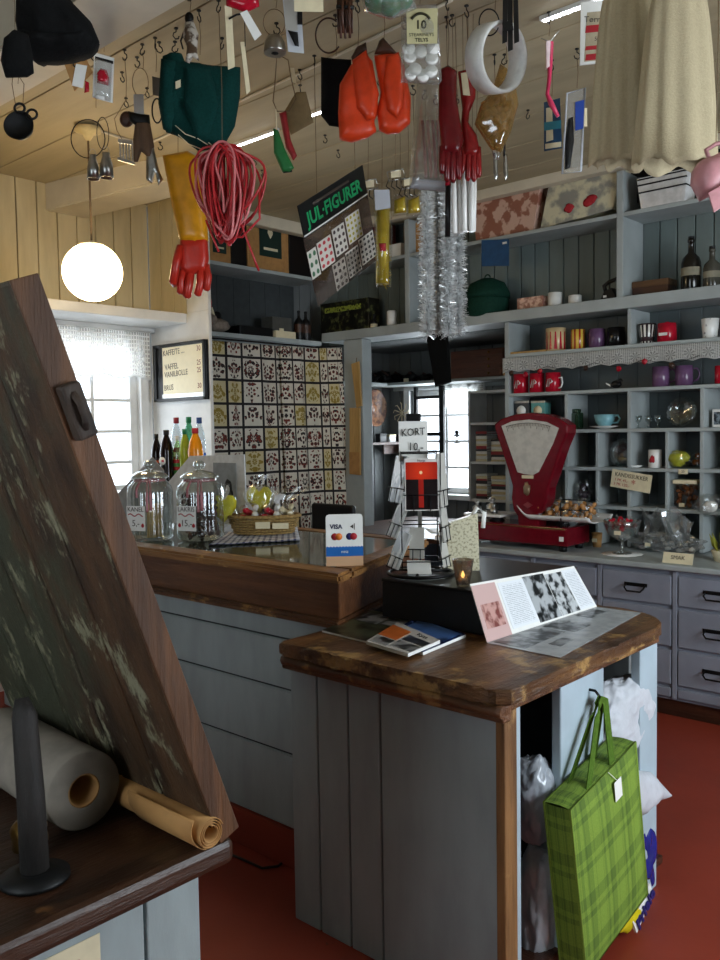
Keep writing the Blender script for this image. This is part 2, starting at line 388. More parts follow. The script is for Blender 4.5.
AY = 3.95; AX0, AX1, AZ0, AZ1 = -2.72, -2.03, .93, 1.78
m = M()
for lo, hi in (((-2.95, AY, 0), (AX0, AY+.1, 2.2)), ((AX1, AY, 0), (-1.04, AY+.1, 2.2)), ((AX0, AY, 0), (AX1, AY+.1, AZ0)), ((AX0, AY, AZ1), (AX1, AY+.1, 2.2))):
    planks(m, lo, hi, 0, .12, 1)
struct('wall_alcove', m, m_grey, 'grey boarded alcove wall around the small window')
m = M(); planks(m, (-1.04, 3.12, 0), (3.3, 3.2, CEIL), 0, .1, 1); planks(m, (-2.95, 3.12, 2.1), (-1.04, 3.2, CEIL), 0, .1, 1)
struct('wall_rear', m, m_blued, 'blue grey boarded wall behind the shelves')
struct('wall_alcove_side', M().box((-1.06, 3.2, 0), (-1.0, AY, 2.2)), m_grey, 'grey side of the alcove')
struct('ceiling_alcove', M().box((-2.95, 3.2, 2.1), (-1.04, AY+.1, 2.16)), m_grey, 'low grey ceiling of the alcove')
m = M(); y0, y1, z0, z1 = -.1, 1.6, .9, 2.3
for lo, hi in (((3.2, -3.2, 0), (3.3, y0, CEIL)), ((3.2, y1, 0), (3.3, 4.3, CEIL)), ((3.2, y0, 0), (3.3, y1, z0)), ((3.2, y0, z1), (3.3, y1, CEIL))): planks(m, lo, hi, 1, .14, 0)
struct('wall_right', m, m_blued, 'blue grey boarded wall with the shop window')
m = M()
for lo, hi in (((-3.05, -3.3, 0), (.1, -3.2, CEIL)), ((1.7, -3.3, 0), (3.3, -3.2, CEIL)), ((.1, -3.3, 0), (1.7, -3.2, 1.0)), ((.1, -3.3, 2.4), (1.7, -3.2, CEIL))): planks(m, lo, hi, 0, .14, 1)
struct('wall_front', m, m_blued, 'blue grey boarded wall behind the camera')
# beams
def beam(name, a, b, wdt, h, label):
    a = V(a); b = V(b); q = [a, b, b+V((0, wdt, 0)), a+V((0, wdt, 0))]; m = M(); b2 = bmesh.new()
    lo = [b2.verts.new(p) for p in q]; hi = [b2.verts.new(p+V((0, 0, h))) for p in q]
    b2.faces.new(lo[::-1]); b2.faces.new(hi)
    for i in range(4): j = (i+1) % 4; b2.faces.new([lo[i], lo[j], hi[j], hi[i]])
    bmesh.ops.bevel(b2, geom=list(b2.edges), offset=.008, segments=2, affect='EDGES'); m.merge(b2, 0)
    return struct(name, m, m_beam, label, 'beam')
beam('trim_1', (-2.95, -.30, 2.75), (3.2, -.30, 2.75), .24, .17, 'thick white ceiling beam nearest the camera')
beam('trim_2', (-2.95, .86, 2.76), (-1.9, 1.10, 2.80), .26, .16, 'cream ceiling beam running from the corner past the globe lamp')
m = M(); m.box((-2.95, -1.2, 2.13), (-2.56, 1.56, 2.19), 0, .006); m.box((-2.94, -1.2, 2.1), (-2.9, 1.56, 2.13), 0, .004)
struct('trim_3', m, m_white, 'white ledge running along the wall above the window', 'ledge')
struct('trim_4', M().box((-2.45, 2.85, 0), (-2.27, 2.95, 2.1), 0, .006), m_blue, 'grey post at the edge of the alcove', 'post')
struct('trim_5', M().box((-2.65, 2.80, 2.86), (3.2, 2.87, CEIL), 0, .006), m_beam, 'white moulding where the shelves meet the ceiling', 'moulding')
struct('trim_6', M().box((-2.67, 1.62, 2.84), (-2.6, 2.87, CEIL), 0, .006), m_beam, 'white moulding above the corner shelves', 'moulding')
# windows
def window(name, ax, v0, v1, z0, z1, pos, inn, out, nv, nh, mat, label, cas=.06):
    """ax 0: wall across x at pos; ax 1: wall across y.  inn/out = offsets into the room / outdoors"""
    def B(a0, a1, zz0, zz1, t0, t1, m): 
        lo, hi = ((pos+min(t0, t1), a0, zz0), (pos+max(t0, t1), a1, zz1)) if ax == 0 else ((a0, pos+min(t0, t1), zz0), (a1, pos+max(t0, t1), zz1))
        return m.box(lo, hi, 0, .004)
    root = M(); s = inn; t = out
    for a0, a1, b0, b1 in ((v0-cas, v1+cas, z1, z1+cas), (v0-cas, v0, z0-cas, z1), (v1, v1+cas, z0-cas, z1)): B(a0, a1, b0, b1, s*.02, 0, root)
    root = root.done(name, mat, label=label, cat='window', kind='structure')
    f = M()
    for a0, a1, b0, b1 in ((v0, v1, z1-.05, z1), (v0, v1, z0, z0+.05), (v0, v0+.05, z0, z1), (v1-.05, v1, z0, z1)): B(a0, a1, b0, b1, t*.03, t*.07, f)
    f.done('window_frame', mat, root)
    for i in range(1, nv+1): c = v0+(v1-v0)*i/(nv+1); m = M(); B(c-.012, c+.012, z0+.04, z1-.04, t*.035, t*.06, m); m.done('glazing_bar', mat, root)
    for i in range(1, nh+1): c = z0+(z1-z0)*i/(nh+1); m = M(); B(v0+.04, v1-.04, c-.01, c+.01, t*.036, t*.058, m); m.done('glazing_bar', mat, root)
    m = M(); B(v0+.03, v1-.03, z0+.03, z1-.03, t*.045, t*.049, m); m.done('pane', m_pane, root)
    m = M(); B(v0-cas, v1+cas, z0-.04, z0, s*.1, t*.03, m); m.done('window_sill', mat, root)
    return root
window('window_1', 0, WY0, WY1, WZ0, WZ1, -2.95, 1, -1, 2, 4, m_white, 'white window with small panes behind the lace valance')
window('window_2', 1, AX0, AX1, AZ0, AZ1, AY, -1, 1, 1, 3, m_white, 'bright small window at the back of the alcove')
window('window_3', 0, -.1, 1.6, .9, 2.3, 3.2, -1, 1, 2, 1, m_white, 'large shop window in the right wall')

window('added_fill_window', 1, .1, 1.7, 1.0, 2.4, -3.2, 1, -1, 2, 1, m_white, 'added unseen window behind the camera for the fill light')  # added out of view, an opening to go with the fill light
# ================================================================== shelving along the rear wall
SY = 2.85
ZS = [1.004, 1.222, 1.44, 1.665, 1.905]
t = T('pigeonhole_shelf', 'blue grey pigeonhole shelf unit standing on the drawer cabinet', 'shelves', (0, SY, .775))
Z = lambda z: z-.775
XE = 1.5
for i, z in enumerate(ZS): M().box((-1.09, 0, Z(z)-.02), (XE, .25, Z(z)), 0, .003).done('shelf', m_blue, t)
def up(x, z0, z1, th=.022): M().box((x-th/2, .002, Z(z0)), (x+th/2, .25, Z(z1)), 0, .003).done('upright', m_blue, t)
full = [-.676, -.289, .113, .51, .91, 1.3]; half = [-.482, -.075, .315, .71, 1.1]
zz = [.777]+ZS
for k in range(5):
    z0, z1 = zz[k], zz[k+1]-.02
    for x in full:
        if k < 4: up(x, z0, z1)
    if k < 3:
        for x in half: up(x, z0, z1, .018)
up(-1.08, .777, 2.10, .03); up(XE-.01, .777, 2.10, .03); up(-.289, 1.905, 2.10); up(.51, 1.905, 2.1)
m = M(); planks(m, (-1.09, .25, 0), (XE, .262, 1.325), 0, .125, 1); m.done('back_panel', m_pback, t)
# upper shelves
t = T('long_shelf', 'long grey wall shelf with a deep front board running under the ceiling', 'shelf', (0, SY, 2.102))
M().box((-2.65, 0, .0), (XE, .26, .033), 0, .003).done('shelf', m_blue, t)
M().box((-2.65, -.02, .0), (XE, 0, .066), 0, .004).done('front_board', m_blue, t)
M().box((-2.65, 0, .505), (XE, .26, .528), 0, .003).done('shelf', m_blue, t)
for x in (-1.853, -.343, 1.0): M().box((x-.02, -.004, .033), (x+.02, .26, .755), 0, .004).done('upright', m_blue, t)
t = T('corner_shelf', 'dark corner shelves above the tiled curtain', 'shelf', (-2.65, 1.63, 2.08))
M().box((-.29, 0, 0), (0, 1.2, .03), 0, .003).done('shelf', m_blue, t); M().box((-.29, 0, .46), (0, 1.2, .485), 0, .003).done('shelf', m_blue, t)
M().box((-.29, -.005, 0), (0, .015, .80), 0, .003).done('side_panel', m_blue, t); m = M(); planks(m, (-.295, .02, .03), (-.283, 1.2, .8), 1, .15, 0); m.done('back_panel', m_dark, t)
# lace edging on the shelf
lace_shelf = lace('lace edging', '#e6e6e2', 26, .3, .55)
lz = 1.875
M().grid(lambda u, v: V((-1.1+2.6*u, SY-.012-.006*sin(u*95)*(1-v)-.004*sin(u*31), lz-.085+.092*v+.012*(1-v)*abs(sin(u*70)))), 260, 6).done('lace_edging', lace_shelf, label='white lace edging hanging along the shelf of mugs', cat='lace', solid=.0015)
# drawer cabinet
DY = 2.44
t = T('drawer_cabinet', 'grey blue drawer cabinet under the weighing scale and pigeonholes', 'cabinet', (0, DY, 0))
M().box((-1.12, .012, .09), (1.5, .66, .74), 0).done('carcass', m_draw, t)
M().box((-1.15, -.03, .742), (1.5, .66, .772), 0, .008).done('countertop', m_blue, t)
M().box((-1.1, .04, 0), (1.5, .6, .09), 0, .004).done('plinth', m_mahog, t)
cols = [wy(DY, p, 590).x for p in (533, 600, 675)]
st = (cols[2]-cols[0])/2; edges = [cols[0]+st*(k-1) for k in range(8)]
rz = [wy(DY, 690, y).z for y in (576, 610, 651.5, 690, 712)]
for a, b in zip(edges, edges[1:]):
    if a < -1.2 or b > 1.5: continue
    a = max(a, -1.11)
    for z1, z0 in zip(rz, rz[1:]):
        if z0 < .09: z0 = .095
        d = M().box((a+.018, -.006, z0+.012), (b-.018, .02, z1-.008), 0, .004).done('drawer', m_draw, t)
        c = (a+b)/2; zc = (z0+z1)/2
        if z1-z0 > .1: M().tube([(c-.05, -.008, zc+.012), (c-.05, -.03, zc-.002), (c-.035, -.036, zc-.018), (c+.035, -.036, zc-.018), (c+.05, -.03, zc-.002), (c+.05, -.008, zc+.012)], .005, 6).box((c-.06, -.009, zc+.004), (c+.06, -.005, zc+.022)).done('handle', m_iron, d)
for e in edges[1:]:
    if e < 1.45: M().box((e-.012, -.004, .1), (e+.012, .012, .735), 0, .003).done('stile', m_draw, t)
# ================================================================== tiled curtain
def tile_mat():
    m, nt, b = newmat('printed tile cloth'); u, v, _ = sep(nt, coords(nt, 'UV')); nu, nv = 10.5, 9.6
    U_ = u*nu; Vv = v*nv; fx = U_.fr()-.5; fy = Vv.fr()-.5; iu = U_.fl(); iv = Vv.fl()
    line = fx.ab().op('MAXIMUM', fy.ab()).gt(.445)
    h = ((iu*12.9898+iv*78.233).op('SINE')*43758.5).fr()
    r = (fx*fx+fy*fy).op('SQRT'); th = fy.op('ARCTAN2', fx.ab())
    k = (h*3.).fl()*2.+4.
    pet = ((th*k+h*6.).op('COSINE'))*.16+.22
    ringp = ((r*34.+h*5.).op('SINE')).gt(-.25)
    flower = r.lt(pet)*ringp
    vor = nt.nodes.new('ShaderNodeTexVoronoi'); cb = nt.nodes.new('ShaderNodeCombineXYZ'); nt.links.new((fx.ab()*5.2+h*40.).k, cb.inputs[0]); nt.links.new((fy*5.2+h*17.).k, cb.inputs[1]); nt.links.new(cb.outputs[0], vor.inputs['Vector']); vor.inputs['Scale'].default_value = 1
    dots = X(nt, vor.outputs['Distance']).lt(.44)*r.lt(.44)
    mot = flower.op('MAXIMUM', dots*r.gt(.16))
    hv = ((h*7.7)+X(nt, vor.outputs['Color'].node.outputs['Distance'])*2.).fr()
    paper = mix(nt, h.gt(.86), lin('#c6c0b2'), lin('#bfb38c'))
    ink = mix(nt, hv.gt(.62), lin('#251d1e'), lin('#6d2a20')); ink = mix(nt, h.gt(.86), ink, lin('#8a7630'))
    c = mix(nt, mot, paper, ink); c = mix(nt, line, c, lin('#171518'))
    nt.links.new(c, b.inputs['Base Color']); b.inputs['Roughness'].default_value = .9; return m
m_tile = tile_mat()
PA = [(-2.645, 1.63), (-2.65, 2.05), (-2.64, 2.48)]; PB = [(-2.615, 2.40), (-2.60, 2.72), (-2.45, 2.83)]
def curtain_fn(P, sag, seed, amp=.012):
    def fn(u, v):
        k = u*(len(P)-1); i = min(int(k), len(P)-2); f = k-i; x = P[i][0]*(1-f)+P[i+1][0]*f; y = P[i][1]*(1-f)+P[i+1][1]*f
        z = .55+1.50*v; fold = amp*sin(u*19+seed)*(1.1-.5*v)+amp*.5*sin(u*41+2*seed+v*3)
        return V((x+fold*.8+.03*(1-v)*sag, y+fold*.5+sag*.06*(1-v)*u, z))
    return fn
t = T('tiled_curtain', 'flower printed tile pattern curtain hanging under the corner shelves', 'curtain')
def rng_uv(m, u0, u1):
    for f in m.bm.faces:
        for l in f.loops: l[m.uv].uv = (u0+(u1-u0)*l[m.uv].uv[0], l[m.uv].uv[1])
    return m
rng_uv(M().grid(curtain_fn(PA, .5, 1), 60, 30), 0, .55).done('curtain_panel', m_tile, t, solid=.002)
rng_uv(M().grid(curtain_fn(PB, 1., 4), 60, 30), .5, 1.).done('curtain_panel', m_tile, t, solid=.002)
M().tube([(-2.63, 1.62, 2.062), (-2.63, 2.78, 2.062), (-2.44, 2.84, 2.062)], .006, 6).done('curtain_wire', m_iron, t)
# ================================================================== back counter
BY = .2; BX1 = .0; t = T('back_counter', 'long shop counter with a raised brown wooden top and pale blue boarded front', 'counter', (-.2, BY, 0))
L = lambda x, y, z: (x+.2, y-BY, z)
BD = 1.0; SL = -.358   # depth of the counter and the slant of its right end
def bpoly(x0, x1, y0, y1, z0, z1, m, mi=0, bev=.004, s0=0., s1=0.):
    b2 = bmesh.new(); P = [(x0+s0*(y0-BY), y0), (x1+s1*(y0-BY), y0), (x1+s1*(y1-BY), y1), (x0+s0*(y1-BY), y1)]
    A = [b2.verts.new(L(x, y, z0)) for x, y in P]; B = [b2.verts.new(L(x, y, z1)) for x, y in P]; b2.faces.new(A[::-1]); b2.faces.new(B)
    for q in range(4): r = (q+1) % 4; b2.faces.new([A[q], A[r], B[r], B[q]])
    if bev: bmesh.ops.bevel(b2, geom=list(b2.edges), offset=bev, segments=2, affect='EDGES')
    return m.merge(b2, mi)
m = M(); zs = [.13, .385, .60, .77, .845]
for a, b in zip(zs, zs[1:]): bpoly(-2.3, -.015, BY, BY+.02, a+.0035, b-.0035, m, 0, .004, 0, SL)
bpoly(-2.3, -.015, BY+.008, BD-.02, .1, .845, m, 1, 0, 0, SL); m.done('base', [m_front, m_dark], t)
bpoly(-2.3, -.012, BY-.012, BD-.03, 0, .13, M(), 0, .004, 0, SL).done('kick_board', m_floor, t)
bpoly(-2.3, .012, BY-.035, BD, .843, .868, M(), 0, .01, 0, SL).done('moulding', m_woodx, t)
bpoly(-2.3, -.004, BY-.005, BD-.005, .868, .985, M(), 0, .003, 0, SL).done('fascia', wood('counter fascia wood', '#71482b', '#55331c', '#8a6038', (1, 10, 10), 2, .4, .62), t)
m = M(); bpoly(-2.3, .014, BY-.03, BY+.07, .985, 1.016, m, 0, .009, 0, SL); bpoly(-.075, .014, BY+.07, BD+.01, .985, 1.016, m, 0, .009, SL, SL); bpoly(-2.3, -.075, BD-.07, BD+.01, .985, 1.016, m, 0, .009, 0, SL)
m.done('top_frame', wood('worn counter edge', '#a0733f', '#6b4522', '#c59a5e', (1.2, 12, 12), 2, .4, .56), t)
m_dg = plain('green grey counter glass', '#4d564e', .08, 0, 0, .1, .6)
bpoly(-2.3, -.07, BY+.07, BD-.07, .99, 1.0135, M(), 0, .0, 0, SL).done('glass_top', m_dg, t)
# ================================================================== front counter
t = T('front_counter', 'freestanding grey counter with a worn brown top and open shelves on its right end', 'counter', (.36, 0, 0))
L = lambda x, y, z: (x-.36, y, z)
def counter_top(ov, r=.2):
    p = [(.022, .17), (.0-ov, .17), (.0-ov, -.06-ov), (.735+ov, -.06-ov), (.76+ov, -.035-ov)]
    cx, cy, R_ = .56, .76, .2+ov
    p += [(cx+R_*cos(a), cy+R_*1.05*sin(a)) for a in [pi/2*k/8 for k in range(9)]]
    return p+[(.022, .97+ov)]
def flat(m, poly, z0, z1, mi=0, bev=.01):
    b2 = bmesh.new(); A = [b2.verts.new((x-.36, y, z0)) for x, y in poly]; B = [b2.verts.new((x-.36, y, z1)) for x, y in poly]
    b2.faces.new(A[::-1]); b2.faces.new(B)
    for i in range(len(poly)): j = (i+1) % len(poly); b2.faces.new([A[i], A[j], B[j], B[i]])
    ed = [e for e in b2.edges if abs(e.verts[0].co.z-e.verts[1].co.z) < 1e-6]; bmesh.ops.bevel(b2, geom=ed, offset=bev, segments=3, affect='EDGES', profile=.6)
    return m.merge(b2, mi)
def worn(poly):
    o = []
    for i in range(len(poly)):
        a = V(poly[i]); b = V(poly[(i+1) % len(poly)]); n = max(1, int((b-a).length/.022))
        for k in range(n):
            p = a.lerp(b, k/n); d = .0045*noise.noise(V((p.x*25, p.y*25, 1)))-.006*max(0, noise.noise(V((p.x*40, p.y*40, 7)))-.25); nn = V((p.x-.36, p.y-.45)).normalized(); o.append(tuple(p+nn*d))
    return o
flat(M(), worn(counter_top(0)), .812, .85, 0, .012).done('top', m_wood, t)
m = M(); m.tube([L(.004+.741*k/40, -.045+.003*noise.noise(V((k*.9, 0, 0))), .797+.004*noise.noise(V((k*.7, 3, 0)))) for k in range(41)], .016, 8); m.box(L(-.008, -.045, .768), L(.745, -.01, .81), 0, .006); m.box(L(-.008, -.045, .768), L(.014, .16, .81), 0, .006); m.box(L(.68, -.03, .785), L(.735, .85, .812), 0, .006)
m.done('top_moulding', m_woodx, t)
xs = [-.022]+[wy(0, p, 800).x for p in (318.6, 349, 381)]+[.715]; m = M()
for a, b in zip(xs, xs[1:]): m.box(L(a+.003, 0, .0), L(b-.003, .022, .775), 0, .004)
m.box(L(0, .01, 0), L(.712, .024, .77), 1); m.done('front_boards', [m_front, m_dark], t)
M().box(L(-.022, .022, 0), L(.0, .16, .775), 0, .003).box(L(.02, .16, 0), L(.03, .94, .811), 0, .003).done('side_panel', m_front, t)
M().box(L(0, .93, 0), L(.6, .95, .775), 0, .003).done('back_panel', m_grey, t)
M().box(L(.018, .024, .05), L(.715, .93, .075), 0, .003).done('bottom_board', m_mahog, t)
m = M(); m.box(L(.695, -.005, 0), L(.722, .05, .79), 0, .004); m.done('corner_post', m_woodz, t)
M().box(L(.7, .05, 0), L(.716, .075, .785), 0, .003).done('post_edging', paint('pale blue post paint', '#a9bac4', '#6d6a60', .7, 5), t)
M().box(L(.69, .745, .0), L(.72, .87, .785), 0, .004).done('post', bpy.data.materials['pale blue post paint'], t)
M().box(L(.69, .268, .07), L(.718, .512, .785), 0, .004).done('post', bpy.data.materials['pale blue post paint'], t)
M().box(L(.018, .38, .075), L(.69, .4, .785), 0, .003).done('divider', m_dark, t)
M().box(L(.69, .03, 0), L(.716, .87, .05), 0, .003).done('kick_board', m_floor, t)
M().tube([L(.718, .425, .735), L(.735, .425, .735), L(.748, .425, .722), L(.746, .425, .705), L(.735, .425, .7)], .004, 6).done('hook', m_iron, t)
# ================================================================== near counter with raised flap
t = T('near_counter', 'dark counter corner in the lower left foreground with a pale blue base', 'counter', (.4, -1.3, 0))
L = lambda x, y, z: (x-.4, y+1.3, z)
M().box(L(-.2, -1.9, .757), L(.748, -.842, .8), 0, .012).done('top', wood('dark counter wood', '#3f2515', '#221309', '#6b4625', (12, 1.2, 12), 1.6, .4, .6), t)
m = M(); m.box(L(-.2, -1.9, 0), L(.70, -.985, .757), 0, .003); m.box(L(-.2, -.98, 0), L(.70, -.88, .757), 0, .003); m.done('base', m_front, t)
a0 = V((.744, -.845, .812)); a1 = V((.744, -1.153, 1.655)); t = T('counter_flap', 'weathered brown counter flap raised upright on the left foreground counter', 'counter flap', (.752, -.878, .803))
ang = atan2(a0.y-a1.y, a1.z-a0.z); ln = (a1-a0).length
R_ = Matrix.Rotation(ang, 4, 'X')
m = M(); 
for k in range(5): m.box((-.62+.124*k+.001, .0, 0), (-.62+.124*(k+1)-.001, .042, ln), 0, .006, R_)
o = m.done('boards', m_flap, t)
M().box((-.002, .0005, .0), (.004, .041, ln), 0, .002, R_).done('edge_strip', wood('bare flap edge', '#6b4526', '#452a15', '#8a633a', (12, 12, 1), 2, .6, .6, .8), t)
m_latch = wood('rusted latch iron', '#3a2c22', '#211a15', '#5c4632', (4, 4, 2), 5, .7)
zc = .74*ln; M().box((-.006, .006, .755*ln), (.020, .036, .84*ln), 0, .004, R_).tube([R_ @ V((.018, .02, .825*ln)), R_ @ V((.026, .02, .81*ln)), R_ @ V((.026, .02, .785*ln)), R_ @ V((.018, .02, .77*ln))], .005, 8).done('latch', m_latch, t)
# paper rolls and iron stand
rd = V((-1, .05, 0)).normalized(); c0 = V((.545, -.99, .868)); m = M()
rot = Matrix.Translation(c0) @ V((0, 0, 1)).rotation_difference(rd).to_matrix().to_4x4()
t = T('paper_roll', 'thick roll of grey white wrapping paper lying on the near counter', 'paper roll', (.545, -.99, .803))
Tm = Matrix.Translation(-V((.545, -.99, .803))) @ rot
M().lathe([(.028, 0), (.062, 0), (.065, .003), (.065, .33), (.062, .333), (.028, .333)], 40, mi=0, mx=Tm, cap=False).done('paper', plain('wrapping paper', '#857d72', .75), t)
M().lathe([(.028, .333), (.028, .001), (.025, .001), (.025, .333)], 32, mx=Tm, cap=False).done('core', m_kraft, t)
t = T('kraft_paper_roll', 'thin roll of brown kraft paper with a loose end beside the raised flap', 'paper roll', (.5, -.9, .8035))
rd = V((-1, .0, 0)); Tm = Matrix.Translation(V((.762-.5, -.0, .0265))) @ V((0, 0, 1)).rotation_difference(rd).to_matrix().to_4x4()
def spiral(r0, r1, turns, n=90): return [(r0+(r1-r0)*k/n, 2*pi*turns*k/n) for k in range(n+1)]
sp = spiral(.012, .024, 3.2)
M().grid(lambda u, v: Tm @ V((sp[int(round(u*90))][0]*cos(sp[int(round(u*90))][1]), sp[int(round(u*90))][0]*sin(sp[int(round(u*90))][1]), .62*v)), 90, 4).done('paper', m_kraft, t, solid=.0012)
M().grid(lambda u, v: Tm @ V(((.025+.012*u*u)*cos(3.4+2.2*u), (.025+.02*u*u)*sin(3.4+2.2*u), .005+.13*v+.05*u*v)), 20, 4).done('loose_end', m_kraft, t, solid=.0012)
m_rust = wood('rusty iron', '#1d1713', '#120f0d', '#33271d', (8, 8, 2), 4, .7)
t = T('iron_stand', 'dark iron upright with a rounded top in front of the paper roll', 'stand', (.628, -1.12, .802))
M().tube([(0, 0, 0), (-.004, 0, .12), (-.014, 0, .24), (-.02, .0, .265)], [.021, .02, .018, .010], 10).done('upright', m_rust, t); M().lathe([(.05, 0), (.05, .006), (.026, .014)], 20, c=(0, 0, 0)).done('foot', m_iron, t)
M().blob((-.075, .03, .03), (.03, .026, .034), .15, 7, 3, 2).done('brass_fitting', m_brass, t)
# ================================================================== crockery and goods on the rear shelves
def mug(name, label, px, pyb, hpx, wpx, shelf_z, mat, hand=0, y=2.935, group=None, taper=1., pat=None):
    p = wy(y, px, pyb); s = ps(p); h = hpx*s; r = wpx*s/2
    t = T(name, label, 'mug' if 'mug' in name or 'cup' in name else 'pot', (p.x, y, shelf_z+.0005), 0, group)
    M().lathe([(r*taper*.9, 0), (r*taper, .004), (r*(taper*.5+.5), h*.5), (r, h), (r-.004, h), (r*(taper*.5+.5)-.005, h*.5), (r*taper*.9-.004, .008), (0, .008)], 28).done('body', mat, t)
    if pat: pat(t, r, h)
    if hand:
        a = hand; M().tube([(cos(a)*(r*.93+k[0]), sin(a)*(r*.93+k[0]), k[1]*h) for k in ((0, .82), (.02, .86), (.032, .72), (.034, .5), (.026, .3), (0, .2))], .005, 8).done('handle', mat, t)
    return t
def stripes(name, a, b_, n, k='u', c=None, thr=.5):
    m, nt, b = newmat(name); u, v, _ = sep(nt, coords(nt, 'UV')); q = (u if k == 'u' else v)*n
    col = mix(nt, q.fr().gt(thr), lin(a), lin(b_))
    if c: col = mix(nt, (v*n*.35).fr().gt(.72), col, lin(c))
    nt.links.new(col, b.inputs['Base Color']); b.inputs['Roughness'].default_value = .25; return m
Zbig = 2.135; Zlace, Z4, Z3, Z2, Z1 = 1.905, 1.665, 1.44, 1.222, 1.004; ZT = .772
m_purp = plain('plum glaze', '#66486a', .2); m_purd = plain('deep purple glaze', '#4a2f50', .2); m_blackg = plain('black glaze', '#141416', .2)
# on the deep shelf
t = mug('mug', 'tall plain white mug on the deep shelf beside the pink carton', 555, 306, 20, 14, Zbig, m_white_china, 2.6, group='mugs on the deep shelf')
mug('mug', 'short white mug with a grey motif on the deep shelf', 575, 304, 15, 13, Zbig, photo('grey motif china', '#8a8a8a', '#e4e4e0', 40, 1, .3, .4), 0, group='mugs on the deep shelf')
def carton(name, label, x0, y0, x1, y1, y, z, dpt, mat, cat='box', pat=None, group=None, lid=None):
    a = wy(y, x0, y1); b = wy(y, x1, y1); h = (y1-y0)*ps((a+b)/2); w = abs(b.x-a.x)
    t = T(name, label, cat, ((a.x+b.x)/2, y, z+.0005), 0, group); m = M().box((-w/2, 0, 0), (w/2, dpt, h), 0, .003); m.done('box_body', mat, t)
    if lid: M().box((-w/2-.002, -.002, h*.72), (w/2+.002, dpt+.002, h+.002), 0, .003).done('lid', lid, t)
    if pat: pat(t, w, h, dpt)
    return t
m_pinkbox = photo('pink printed carton', '#9c6a5e', '#d8b4a2', 30, 4)
carton('carton', 'small pink printed carton on the deep shelf left of the white mugs', 517, 292, 543, 310, 2.9, Zbig, .06, m_pinkbox)
p = wy(2.93, 609, 300); t = T('iron', 'dark old hand iron shape standing by the shelf upright', 'tool', (p.x, 2.93, Zbig))
M().prism([(-.035, 0), (.05, 0), (.052, .06), (.03, .1), (-.015, .09), (-.04, .04)], -.03, .03, 0, None, .006).done('iron_body', m_iron, t); M().tube([(-.02, 0, .085), (-.03, 0, .12), (.0, 0, .14), (.045, 0, .15), (.062, 0, .13)], .012, 8).done('handle', m_black, t); M().box((-.02, -.034, .05), (.0, -.03, .062)).done('label', m_paper, t)
carton('wooden_box', 'brown wooden box lying on the deep shelf left of the dark bottle', 632, 275, 668, 297, 2.95, Zbig, .12, m_mahog, 'box', lid=wood('brown box lid', '#6a4a2c', '#4c3018', '#7a5a38'))
def bottle_shape(h, r, neck=.3, nr=.3): return [(0, 0), (r*.92, 0), (r, .008), (r, h*(1-neck-.12)), (r*.85, h*(1-neck-.03)), (r*nr*1.15, h*(1-neck+.06)), (r*nr, h*.93), (r*nr*1.25, h*.94), (r*nr*1.25, h*.985), (r*nr*.9, h), (0, h)]
for i, (px, pyb, hp, wp, lab) in enumerate(((691, 291, 58, 19, 'dark brown glass bottle with a cream label on the deep shelf'), (712, 288, 46, 17, 'second dark bottle standing right of the cream labelled bottle on the deep shelf'))):
    p = wy(2.94, px, pyb); s = ps(p); t = T('bottle', lab, 'bottle', (p.x, 2.94, Zbig), 0, 'dark bottles on the deep shelf')
    M().lathe(bottle_shape(hp*s, wp*s/2), 24).done('glass_body', plain('dark bottle glass' if i == 0 else 'dull bottle glass', '#1c1a16' if i == 0 else '#4c4a42', .12), t)
    M().lathe([(wp*s/2+.001, hp*s*.36), (wp*s/2+.001, hp*s*.50)], 24, cap=False).done('label', plain('faded label', '#8a8470', .7), t); M().lathe([(.0, hp*s), (.016, hp*s), (.016, hp*s+.012), (0, hp*s+.012)], 14).done('stopper', m_black, t)
# green lidded basket
p = wy(2.93, 486, 318); s = ps(p); t = T('basket', 'round dark green basket on the deep shelf right of the tinsel', 'basket', (p.x, 2.95, Zbig)); m_dgreen = cloth('dark green weave', '#12382c', .8, 60)
r = 22*s; M().lathe([(r*.7, 0), (r*.95, .03), (r, 20*s), (r*.98, 22*s)], 36, rib=.015, ribs=30).done('basket_body', m_dgreen, t); M().lathe([(r*1.03, 22*s), (r*1.03, 27*s), (r*.8, 37*s), (r*.3, 42*s), (0, 43*s)], 36, rib=.012, ribs=30).done('lid', m_dgreen, t); M().tube([(.02*cos(a), 0, 43*s+.02*sin(a)) for a in [pi*k/8 for k in range(9)]], .004, 6).done('lid_loop', m_dgreen, t)
p = wy(2.93, 392, 333); s = ps(p); t = T('candle', 'short white candle standing on the deep shelf left of the tinsel', 'candle', (p.x, 2.93, Zbig)); M().lathe([(5*s, 0), (5*s, 20*s), (4*s, 21*s), (0, 20.5*s)], 20).done('wax', m_white_china, t); M().tube([(0, 0, 20*s), (0, 0, 22.5*s)], .0015, 5).done('wick', m_iron, t)
carton('picture_box', 'dark printed box with green letters on the deep shelf near the corner', 321, 303, 369, 339, 2.92, Zbig, .12, photo('dark printed carton', '#14130f', '#5b5f38', 26, 3, .5, .7), 'box', lambda t, w, h, d: M().box((-w*.4, -.003, h*.72), (w*.35, 0, h*.86)).done('printed_label', photo('green print', '#1d1c14', '#8d9a3c', 60, 2, .4, .5), t))
p = wy(2.93, 374, 332); t = T('bottle', 'small dark bottle on the deep shelf beside the short candle', 'bottle', (p.x, 2.93, Zbig)); M().lathe(bottle_shape(.14, .025), 18).done('glass_body', m_black, t); M().lathe([(.026, .03), (.026, .07)], 18, cap=False).done('label', m_card, t)
